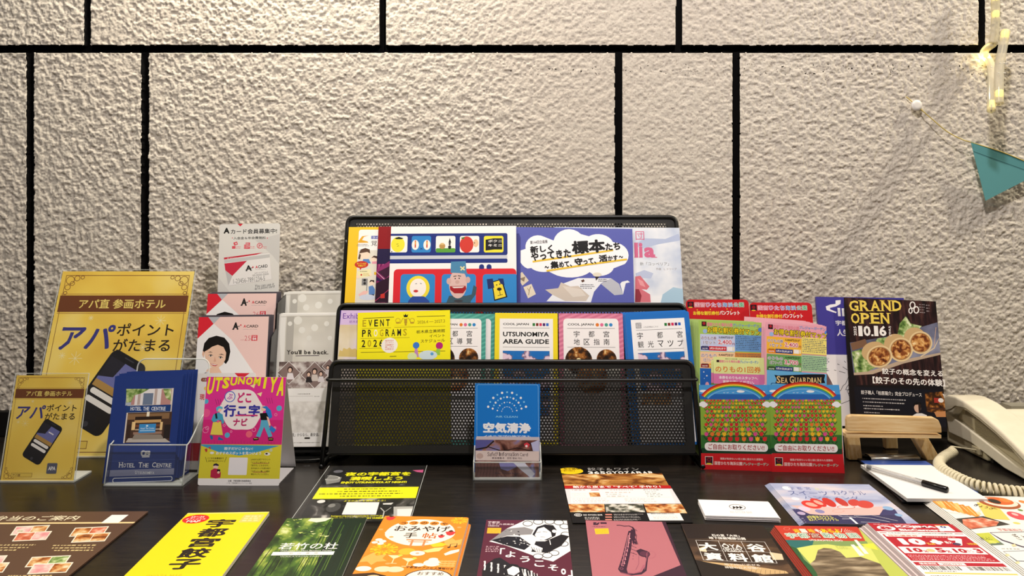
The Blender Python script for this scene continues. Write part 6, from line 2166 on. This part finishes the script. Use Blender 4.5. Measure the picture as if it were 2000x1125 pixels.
s.done()

# dumpling bar flyer
s = Sheet('dumpling_bar_flyer', 'dumpling bar flyer with a golden brown photo and red stripe, near the rack’s foot', 'flyer', table(.0014), (1094, 913), (1286, 912.5), Hmm=212, t=0.3, col='#0e0c0c', side='#222', zoom=C2)
s.circ(150, 132, 112, '#f0c81c', 28).text('年中無休', 92, 108, 236, 122, '#1a1408', 0.03).text('昼から飲める', 92, 126, 190, 136, '#1a1408', 0.02)
s.text('餃子＆ワイン', 300, 104, 745, 130, '#a9a6a4', 0.0).serif('365GYOZABAR', 300, 136, 878, 159, '#f2f0ee', 0.03)
s.poly([(75, 165), (300, 160), (945, 152), (1005, 258), (100, 262)], '@bake')
s.band(260, 285, '#b8201e')
s.text('餡から皮まで "すべて" 手作り！', 172, 260, 935, 281, '#f8f2ee', 0.03)
s.band(287, 418, '#e2dade')
s.poly([(148, 298), (1010, 294), (1062, 414), (160, 414)], '#f4efec')
s.small(165, 292, 300, 304, 1, '#b98a82', 2).small(495, 292, 745, 302, 1, '#c88a86', 3).small(785, 292, 965, 302, 1, '#7a7472', 4)
s.rect(330, 295, 398, 301, '#d84a4a').rect(318, 320, 408, 356, '@food').small(460, 312, 700, 360, 3, '#b9aaa6', 5, .4, .5).small(808, 308, 985, 360, 4, '#8a8280', 6, .35, .5).small(165, 322, 305, 356, 4, '#d8c6c2', 7, .3)
s.rect(150, 361, 1040, 363, '#d8ccca').small(170, 370, 560, 408, 3, '#cdb6b2', 8, .35, .4).small(625, 370, 990, 404, 3, '#b9a6a2', 9, .35, .4)
s.poly([(118, 420), (445, 420), (452, 490), (138, 490)], '@food').poly([(452, 420), (780, 420), (800, 490), (462, 490)], '@rice').poly([(788, 420), (1120, 420), (1165, 500), (815, 492)], '@food')
s.circ(218, 514, 34, '#e9e6e4', 13).circ(218, 514, 28, '#0e0c0c', 9)
for k in range(3):
    s.poly([(200 + k * 12, 508), (212 + k * 12, 514), (200 + k * 12, 520)], '#e9e6e4')
s.text('365 GYOZA BAR', 262, 508, 430, 520, '#e6e2e0', 0.02)
for y in (506, 528, 550):
    s.rect(454, y, 512, y + 10, '#d88a7a').small(528, y - 2, 800, y + 12, 2, '#b9b4b2', y)
s.small(276, 530, 436, 556, 3, '#c9c4c2', 12)
s.poly([(815, 500), (1100, 498), (1136, 562), (840, 562)], '#efece8').text('MAP INFORMATION', 850, 501, 1050, 508, '#2a2624', 0.03).small(870, 520, 1090, 552, 3, '#c9a8a0', 13, .3)
s.done()

# pink saxophone flyer
s = Sheet('saxophone_flyer', 'dusty pink flyer with a dark saxophone, beside the maroon flyer', 'flyer', table(.0022), (1143.5, 1016), (1300, 1019), Hmm=212, t=1.6, col='#3a1c2e', side='#2a1420', zoom=C2)
PKB, PL = '#b46c75', '#3a1c30'
s.poly([(270, 560), (945, 574), (1108, 950), (830, 1060), (330, 1090), (250, 800)], PKB)
s.poly([(350, 578), (380, 578), (370, 592), (395, 580), (408, 580), (390, 602), (350, 602)], PL).rect(412, 578, 466, 592, PL).small(340, 612, 480, 620, 1, PL, 2)
s.poly([(360, 634), (480, 630), (488, 678), (370, 682)], '#f0c02c').small(372, 640, 476, 674, 3, '#e0b020', 3)
s.line([(552, 605), (580, 604), (620, 612), (660, 610), (690, 622), (706, 645), (708, 680), (712, 700)], 17, PL)
s.line([(690, 690), (715, 770)], 34, PL).line([(690, 640), (700, 690)], 28, PL)
s.poly([(655, 655), (680, 650), (690, 700), (680, 800), (660, 900), (640, 985), (650, 1020), (700, 1026), (770, 1010), (800, 960), (815, 905), (800, 880), (745, 855), (720, 825), (760, 808), (820, 830), (838, 860), (825, 890), (812, 1000), (770, 1030), (680, 1040), (590, 1020), (565, 985), (600, 880), (630, 760)], PL)
s.circ(790, 850, 52, PL, 30).circ(796, 852, 42, '#5a2c40', 22)
s.line([(650, 1015), (700, 1022), (760, 1005), (790, 950)], 16, '#a85a6c').line([(668, 670), (650, 800), (610, 960)], 7, '#d98a94')
for k in range(6):
    s.circ(640 - k * 9, 800 + k * 36, 18, '#7a4256', 11).circ(640 - k * 9, 800 + k * 36, 9, PL, 6)
for k in range(5):
    s.line([(690 - k * 4, 720 + k * 30), (720 + k * 2, 740 + k * 30)], 6, PL)
s.line([(740, 880), (735, 960), (690, 1000)], 22, '#b46c75')
s.ring(850, 860, 40, 3, '#a85a6c', 30)
s.line([(700, 660), (726, 690), (722, 730), (738, 770)], 5, PL).line([(716, 640), (730, 655)], 5, PL).line([(655, 690), (628, 820), (596, 960)], 5, '#c9808c').line([(820, 850), (806, 930), (796, 990)], 6, '#8a4a5c').line([(745, 865), (745, 940), (720, 990)], 4, '#8a4a5c')
for k in range(7):
    s.circ(668 - k * 8, 720 + k * 36, 7, '#d08a94', 5).circ(712 - k * 3, 740 + k * 26, 6, '#9a5a6a', 4)
s.poly([(585, 1010), (640, 1024), (690, 1028), (650, 1034), (590, 1020)], '#8a4a5c')
s.done()

# pile of white name cards
s = Sheet('shop_card', 'top white shop card with a round logo, beside the dumpling bar flyer', 'card', table(.0060), (1363, 975.5), (1500, 979.5), Hmm=55, t=0.45, col='#f4f0f0', side='#e2dee0', group='white shop cards', zoom=C3)
s.circ(632, 318, 82, '#1a1818', 29).circ(632, 318, 76, '#f4f0f0', 25.5)
for k in range(3):
    s.poly([(582 + k * 34, 306), (622 + k * 34, 321), (590 + k * 34, 338)], '#1a1818')
s.text('365 GYOZA BAR', 556, 360, 782, 380, '#b9b2b2', 0.0)
s.done()
q = blank(s, 'shop_card', 'white shop card in the pile under the top one', 'card', 'white cards under the top one')
a = q.done()
a.location += Vector((.0006, -.0004, -.00066))
for k in range(1, 8):
    dup(a, (.0009 * ((k * 5) % 3 - 1), .0007 * ((k * 7) % 3 - 1), -.00066 * k))

# quarry museum booklet
s = Sheet('museum_booklet', 'dark brown quarry museum booklet with large white characters, beside the saxophone flyer', 'booklet', table(.0022), (1329.5, 1022.5), (1490, 1026.5), Hmm=210, t=1.6, col='@cave', side='#2a201c', zoom=C3)
s.poly([(40, 480), (920, 500), (980, 640), (130, 640)], '#241816')
s.poly([(230, 870), (330, 880), (640, 905), (1130, 975), (1160, 1000), (900, 1010), (560, 930)], '#c9a878').poly([(200, 860), (560, 935), (850, 1010), (900, 1100), (280, 1100)], '#1f1613')
s.poly([(960, 780), (1090, 800), (1110, 860), (1000, 860)], '#d9c6a4').poly([(240, 740), (300, 720), (320, 780), (250, 770)], '#e2cfae')
for k in range(8):
    s.line([(780 + k * 48, 955 + k * 3), (770 + k * 50, 1000 + k * 2)], 3, '#4a3828')
s.text('石の里「大谷」', 368, 598, 650, 622, '#f4efe8', 0.03).text('地下採掘場跡公開', 340, 626, 712, 652, '#f4efe8', 0.03)
WH = '#f6f2ec'
s.line([(205, 658), (912, 676)], 4, WH).line([(205, 658), (285, 862)], 4, WH).line([(285, 862), (1042, 895)], 4, WH).line([(912, 676), (1042, 895)], 4, WH).line([(435, 664), (530, 872)], 3.5, WH).line([(670, 670), (785, 884)], 3.5, WH).line([(245, 762), (978, 784)], 3, WH)
for c, x, y, w, h in (('大', 330, 722, 95, 38), ('谷', 825, 738, 95, 40), ('資', 385, 826, 92, 38), ('料', 640, 836, 95, 42), ('館', 888, 846, 100, 42)):
    s.text(c, x - w, y - h, x + w, y + h, WH, 0.045)
s.text('ÔYA', 472, 692, 672, 740, WH, 0.02).text('HISTORY', 488, 742, 684, 760, WH, 0.03).text('MUSEUM', 505, 764, 690, 780, WH, 0.03)
s.text('地下30mに広がる', 500, 900, 860, 922, '#e6ddd0', 0.02).text('神秘の巨大空間へ', 505, 930, 870, 954, '#e6ddd0', 0.02)
s.done()

# sweets cocktail flyers
s = Sheet('sweets_cocktail_flyer', 'top pale blue sweets cocktail flyer with strawberries, before the clipboard', 'flyer', table(.0045), (1502, 943.5), (1697, 946), Hmm=143, t=0.35, col='@sky', side='#c9cde0', group='sweets cocktail flyers', zoom=C3)
s.poly([(1110, 330), (1500, 350), (2250, 340), (2380, 520), (1250, 500)], '#3a3a6a').poly([(1180, 300), (1500, 310), (1700, 330), (2150, 310), (2080, 420), (1400, 400)], '#e0b8b4').poly([(1260, 380), (1500, 400), (1800, 400), (2300, 400), (2400, 520), (1290, 500)], '#33335c')
for x, y, r, c in ((1140, 122, 44, '#eef0f6'), (1230, 232, 40, '#dfe0ee'), (1320, 335, 58, '#d8c6dc'), (1290, 382, 40, '#b9a8c8'), (1480, 362, 46, '#8a86b4'), (2180, 330, 50, '#8ab0d8'), (2290, 400, 36, '#8ab0d8')):
    s.circ(x, y, r, c, r * .42)
for k, (c, x) in enumerate(zip('宇都宮', (1190, 1270, 1355))):
    s.text(c, x - 26, 112, x + 26, 140, '#4a5a9c', 0.0)
s.text('de', 1430, 116, 1470, 144, '#d8d890', 0.0)
HW = '#4a5a96'
s.text('スイーツ', 1160, 152, 1560, 196, HW, 0.0).text('カクテル', 1610, 150, 1945, 192, HW, 0.0).text('ハンティング', 1320, 205, 1880, 238, HW, 0.0)
for cx, cy, rx, ry, a, c in ((1395, 292, 108, 36, 12, '#d83a34'), (1465, 272, 92, 30, 22, '#cf3832'), (1575, 270, 82, 32, 28, '#c8342e'), (1705, 266, 78, 28, 28, '#c03a36'), (1830, 272, 62, 34, 8, '#c8423e'), (1945, 290, 90, 38, 8, '#cc4640')):
    t = math.radians(a)
    s.poly([(cx + rx * math.cos(u) * math.cos(t) - ry * math.sin(u) * math.sin(t), cy + rx * math.cos(u) * math.sin(t) + ry * math.sin(u) * math.cos(t)) for u in [k * math.pi / 10 for k in range(20)]], c)
    if cx < 1500:
        s.poly([(cx + rx * .6 * math.cos(u) * math.cos(t) - ry * .5 * math.sin(u) * math.sin(t), cy + rx * .6 * math.cos(u) * math.sin(t) + ry * .5 * math.sin(u) * math.cos(t)) for u in [k * math.pi / 8 for k in range(16)]], '#f0a898')
s.ring(1750, 318, 90, 8, '#d86a5a', 16).ring(1670, 358, 60, 6, '#e09a8c', 14)
s.text('#宇都宮カクテル', 1345, 405, 1615, 436, '#e6e070', 0.02, rot=2).text('#スイーツカクテル', 1365, 432, 1668, 462, '#e6e070', 0.02, rot=2)
WL = '#f2f2f6'
s.line([(1670, 405), (1720, 420), (1800, 418), (1850, 425)], 7, WL).line([(1690, 398), (1770, 400)], 7, WL).line([(1710, 440), (1800, 440)], 7, WL).line([(1790, 425), (1865, 490)], 24, WL).line([(1850, 420), (1990, 430), (2200, 470)], 6, WL).line([(1830, 408), (2010, 400), (2280, 460)], 5, WL).line([(1900, 470), (2100, 478)], 5, WL)
s.small(1200, 335, 1290, 480, 8, '#b9b4d0', 4, .3, .6)
s.done()
q = blank(s, 'sweets_cocktail_flyer', 'pale flyer in the pile under the top strawberry flyer', 'flyer', 'flyers under the strawberry flyer')
a = q.done()
a.location += Vector((-.0012, .0004, -.0008))
for k in range(1, 5):
    dup(a, (-.0011 * k, .0003 * k, -.0007 * k))

# zoo booklets
s = Sheet('zoo_booklet', 'top red headed zoo booklet with an elephant, beside the red coupons', 'booklet', table(.0090), (1512, 1026.5), (1674, 1029), Hmm=210, t=1.5, col='#b9c45a', side='#8a5a4a', group='zoo booklets', zoom=C3)
s.poly([(1000, 500), (1870, 520), (1960, 690), (1090, 680)], '#c23a2c')
s.poly([(1080, 660), (1960, 668), (2100, 900), (2200, 1100), (1450, 1100)], '#7f9a5c').poly([(1090, 655), (1420, 660), (1400, 720), (1240, 760)], '#2a6a68')
s.poly([(1240, 740), (1400, 710), (1560, 700), (1700, 720), (1990, 720), (2100, 900), (1960, 960), (1400, 920)], '#d2d870').poly([(1130, 700), (1250, 745), (1320, 860), (1440, 960), (1500, 1080), (1420, 1100)], '#2c5a34')
s.poly([(1380, 900), (1430, 860), (1460, 760), (1520, 738), (1600, 745), (1690, 780), (1750, 840), (1900, 830), (2100, 900), (2250, 1100), (1480, 1100), (1450, 1000)], '@elephant')
s.poly([(1900, 700), (2030, 690), (2080, 760), (1980, 740)], '#e6dc4a')
ZW = '#f2f0e6'
for c, x, f in zip('遊園地もあるよ', (1240, 1312, 1390, 1462, 1522, 1588, 1655), ('#f2b42a', '#f0e8e0', '#f2b42a', '#f0e8e0', '#f2d02a', '#f2b42a', '#f2d02a')):
    s.text(c, x - 32, 542, x + 32, 582, f, 0.05)
for c, x in zip('宇都宮動物園', (1190, 1310, 1430, 1560, 1690, 1825)):
    s.text(c, x - 60, 582, x + 60, 640, '#dfe8d8' if c != '宮' else '#8a3a34', 0.09)
    s.text(c, x - 52, 588, x + 52, 634, '#5a8a7a' if c != '宮' else '#d8c8b8', 0.0)
s.text('UTSUNOMIYA ZOO', 1372, 652, 1710, 668, '#f2ece4', 0.03)
s.line([(1700, 578), (1705, 540)], 6, ZW)
for k in range(5):
    s.line([(1730 + k * 14, 575 - k * 1), (1745 + k * 22, 540 + k * 8)], 5, '#f0c8b8')
s.ring(1140, 540, 30, 4, '#e08a7c', 14)
s.poly([(1830, 655), (1860, 655), (1985, 800), (1940, 800)], '#f0eee2').poly([(1795, 705), (1830, 703), (1940, 815), (1890, 822)], '#f0eee2').small(1650, 712, 1780, 752, 4, '#8a9a3c', 6, .4)
s.done()
q = blank(s, 'zoo_booklet', 'zoo booklet in the pile under the top one with the elephant', 'booklet', 'zoo booklets under the top one', col='#b83a2c', side='#a8786a')
a = q.done()
a.location += Vector((-.0010, .0003, -.0020))
for k in range(1, 4):
    dup(a, (-.0012 * k, .0002 * k, -.0019 * k))

# coupon sheets of the electronics shop
KR = '#b41c30'
s = Sheet('electronics_coupon', 'top red and white discount coupon of an electronics shop, beside the zoo booklets', 'coupon', table(.0095), (1694, 1021.5), (1859, 1024), Hmm=212, t=0.35, col='#f4f1ee', side='#d9b8b8', group='electronics coupons', zoom=C4)
s.page = True
s.rect(0, 0, 100, 24.5, KR)
s.text('日本全国で家電量販店', 6, 2, 50, 4.8, '#f0c8cc', 0.02)
s.circ(16, 14.5, 10.5, '#f6f0f0', 7.5).text('B', 10, 10, 22, 19, KR, 0.05).line([(7, 18), (24, 11)], 1.4, KR)
s.text('KOJIMA', 29, 6, 76, 14, '#f8f4f4', 0.06).text('BicCamera', 29, 16, 80, 22.5, '#f8f4f4', 0.05)
s.rect(77, 4, 93, 21.5, '#f6f4f2', 1).rect(77, 4, 93, 5.6, '#f0a82c').circ(85, 9, 3.4, '#2a3a8c', 3).text('f', 84, 6.8, 86.4, 11, '#f4f4f8', 0.03)
s.text('日本全国KOJIMA×BicCamera特典対応店舗優待券', 12, 27, 86, 30.5, '#3a2a2a', 0.015).rect(2, 28, 10, 29.6, KR).rect(88, 28, 98, 29.6, KR)
s.rect(3, 33, 97, 128, KR)
s.rect(5, 33.5, 46, 39.5, '#f4f1ee').text('特別優惠券', 8, 34.4, 42, 38.8, '#d08a78', 0.03).rect(46, 33, 97, 36, '#f4f1ee').small(48, 33.3, 94, 35.6, 1, '#d08a8a', 3)
s.small(50, 37.4, 90, 40.5, 1, '#f2d8d4', 4)
s.text('10', 14, 44, 42, 62, '#f8f4f0', 0.07).text('%off', 42, 55, 51, 61, '#f0c04a', 0.03).text('+', 48, 46, 62, 60, '#f8f4f0', 0.12).text('7', 72, 42, 88, 62, '#f8f4f0', 0.09).text('最大', 64, 50, 72, 57, '#f8f4f0', 0.03).text('%免税', 87, 54, 98, 60, '#f0c04a', 0.03).circ(75, 58, 4.5, '#4a3a5a', 3.5)
s.rect(5, 67, 95, 84, '#f6f0ee')
s.text('10', 12, 70, 28, 81, KR, 0.05).text('%', 28, 76, 33, 81, KR, 0.03).circ(37, 76, 4.5, '#d9c48a', 4).text('5', 43, 69, 53, 81, KR, 0.05).text('%', 53, 75, 58, 81, KR, 0.03).text('10', 62, 70, 76, 81, KR, 0.05).text('3', 85, 69, 93, 81, KR, 0.05).small(76, 72, 84, 80, 2, '#c88a8a', 5)
s.small(6, 87, 94, 101, 4, '#e6b8bc', 6, .5, .1)
s.rect(3, 103, 97, 106, '#f4f1ee').text('優惠期間', 8, 107, 26, 112, '#f4e4e4', 0.03).rect(28, 107, 56, 112.5, '#f6f0ee').text('2026.12.31', 32, 108, 52, 111.5, '#8a3a4a', 0.02).rect(3, 114, 97, 128, '#f4f1ee')
rnd = random.Random(5)
for x0, x1 in ((6, 46), (54, 96)):
    x = x0
    while x < x1:
        w = rnd.uniform(.4, 1.5)
        s.rect(x, 115, min(x + w, x1), 124, '#26201f')
        x += w + rnd.uniform(.4, 1.3)
s.small(10, 125.5, 44, 128.5, 1, '#5a5050', 4).rect(3, 130, 97, 133, '#e8c85a')
for k in range(4):
    s.small(6, 136 + k * 16, 94, 148 + k * 16, 4, '#8a7a7a', 20 + k)
s.done()
q = blank(s, 'electronics_coupon', 'coupon sheet in the pile under the top red and white one', 'coupon', 'coupon sheets under the top one', col='#d8c8c8')
a = q.done()
a.location += Vector((-.0010, .0006, -.0009))
for k in range(1, 9):
    dup(a, (-.0013 * k + .0007 * (k % 3), .0004 * k, -.00095 * k))

# restaurant menu sheets
s = Sheet('menu_sheet', 'top white restaurant menu sheet with fried dumplings, at the counter’s near corner', 'flyer', table(.0062), (1803, 966), (2134, 973), Hmm=297, t=0.3, col='#f2efe9', side='#d8d5d0', r=(0, 0, 0, 10), group='menu sheets', zoom=C4)
s.circ(1220, 320, 275, '#e2ddd6', 92).circ(1215, 312, 262, '#f4f1ee', 84)
for k in range(7):
    x, y = 1000 + k * 62, 250 + k * 16
    s.poly([(x - 20, y - 18), (x + 30, y - 22), (x + 150, y + 85), (x + 110, y + 98), (x + 40, y + 70)], ('#e2983c', '#eebc6a', '#d88a34')[k % 3])
    s.line([(x + 8, y - 10), (x + 110, y + 82)], 8, '#f6dca0')
s.poly([(1485, 285), (1690, 300), (1850, 478), (1590, 460)], '#ecd068').text('ぎょうざ', 1475, 318, 1660, 350, '#2a2418', 0.03, rot=-42)
s.text('元祖', 1650, 342, 1700, 362, '#5a4a20', 0.0)
s.circ(1730, 290, 200, '#a8552a', 66).circ(1740, 282, 170, '#f0e0d0', 52).circ(1730, 272, 140, '#d8662c', 40).circ(1680, 275, 55, '#2a2420', 26).circ(1790, 262, 50, '#e8843c', 24)
s.circ(1990, 280, 40, '#e88a4a', 18).circ(1920, 430, 80, '#d8505a', 44).circ(1900, 415, 28, '#f2c0bc', 16).circ(1960, 370, 24, '#6a8a3a', 10).circ(1920, 510, 36, '#d8d06a', 12)
s.poly([(1205, 468), (1560, 435), (1850, 525), (1400, 582)], '#3a3632').poly([(1330, 470), (1540, 450), (1730, 495), (1700, 540), (1420, 575), (1340, 530)], '@redfood')
s.text('宇都宮餃子', 1720, 570, 1980, 596, '#d88a86', 0.0).line([(1720, 600), (2000, 585)], 3, '#d88a86')
s.poly([(1625, 612), (2600, 590), (2600, 780), (1990, 775), (1760, 700)], '#3a3050').poly([(1640, 618), (2600, 598), (2600, 768), (1990, 764), (1770, 692)], '#f4efe6')
s.poly([(1440, 640), (1620, 625), (1790, 745), (1610, 755)], '#6a7a6a').poly([(1440, 625), (1620, 612), (1740, 720), (1600, 735)], '#c6cc4a').text('おしんこ', 1530, 660, 1640, 690, '#3a4a1c', 0.02).circ(1660, 715, 40, '#d8dc6a', 14)
s.text('ぎょうざ専門', 1900, 630, 2300, 700, '#2a2430', 0.01)
s.small(1760, 780, 2000, 800, 1, '#9a968e', 3).poly([(1770, 815), (2050, 805), (2150, 930), (1920, 925)], '#4a5060').poly([(1782, 820), (2050, 811), (2140, 922), (1926, 917)], '#eeece8')
for x, y in ((1100, 430), (1480, 400), (1860, 745), (1900, 930), (1790, 850)):
    s.poly([(x, y), (x + 40, y - 8), (x + 60, y + 16), (x + 20, y + 22)], '#e6d8a8')
s.done()
q = blank(s, 'menu_sheet', 'white sheet in the pile under the menu with fried dumplings', 'flyer', 'sheets under the menu')
a = q.done()
a.location += Vector((-.0018, .0006, -.0010))
for k in range(1, 5):
    dup(a, (-.0016 * k, .0004 * k, -.0010 * k))
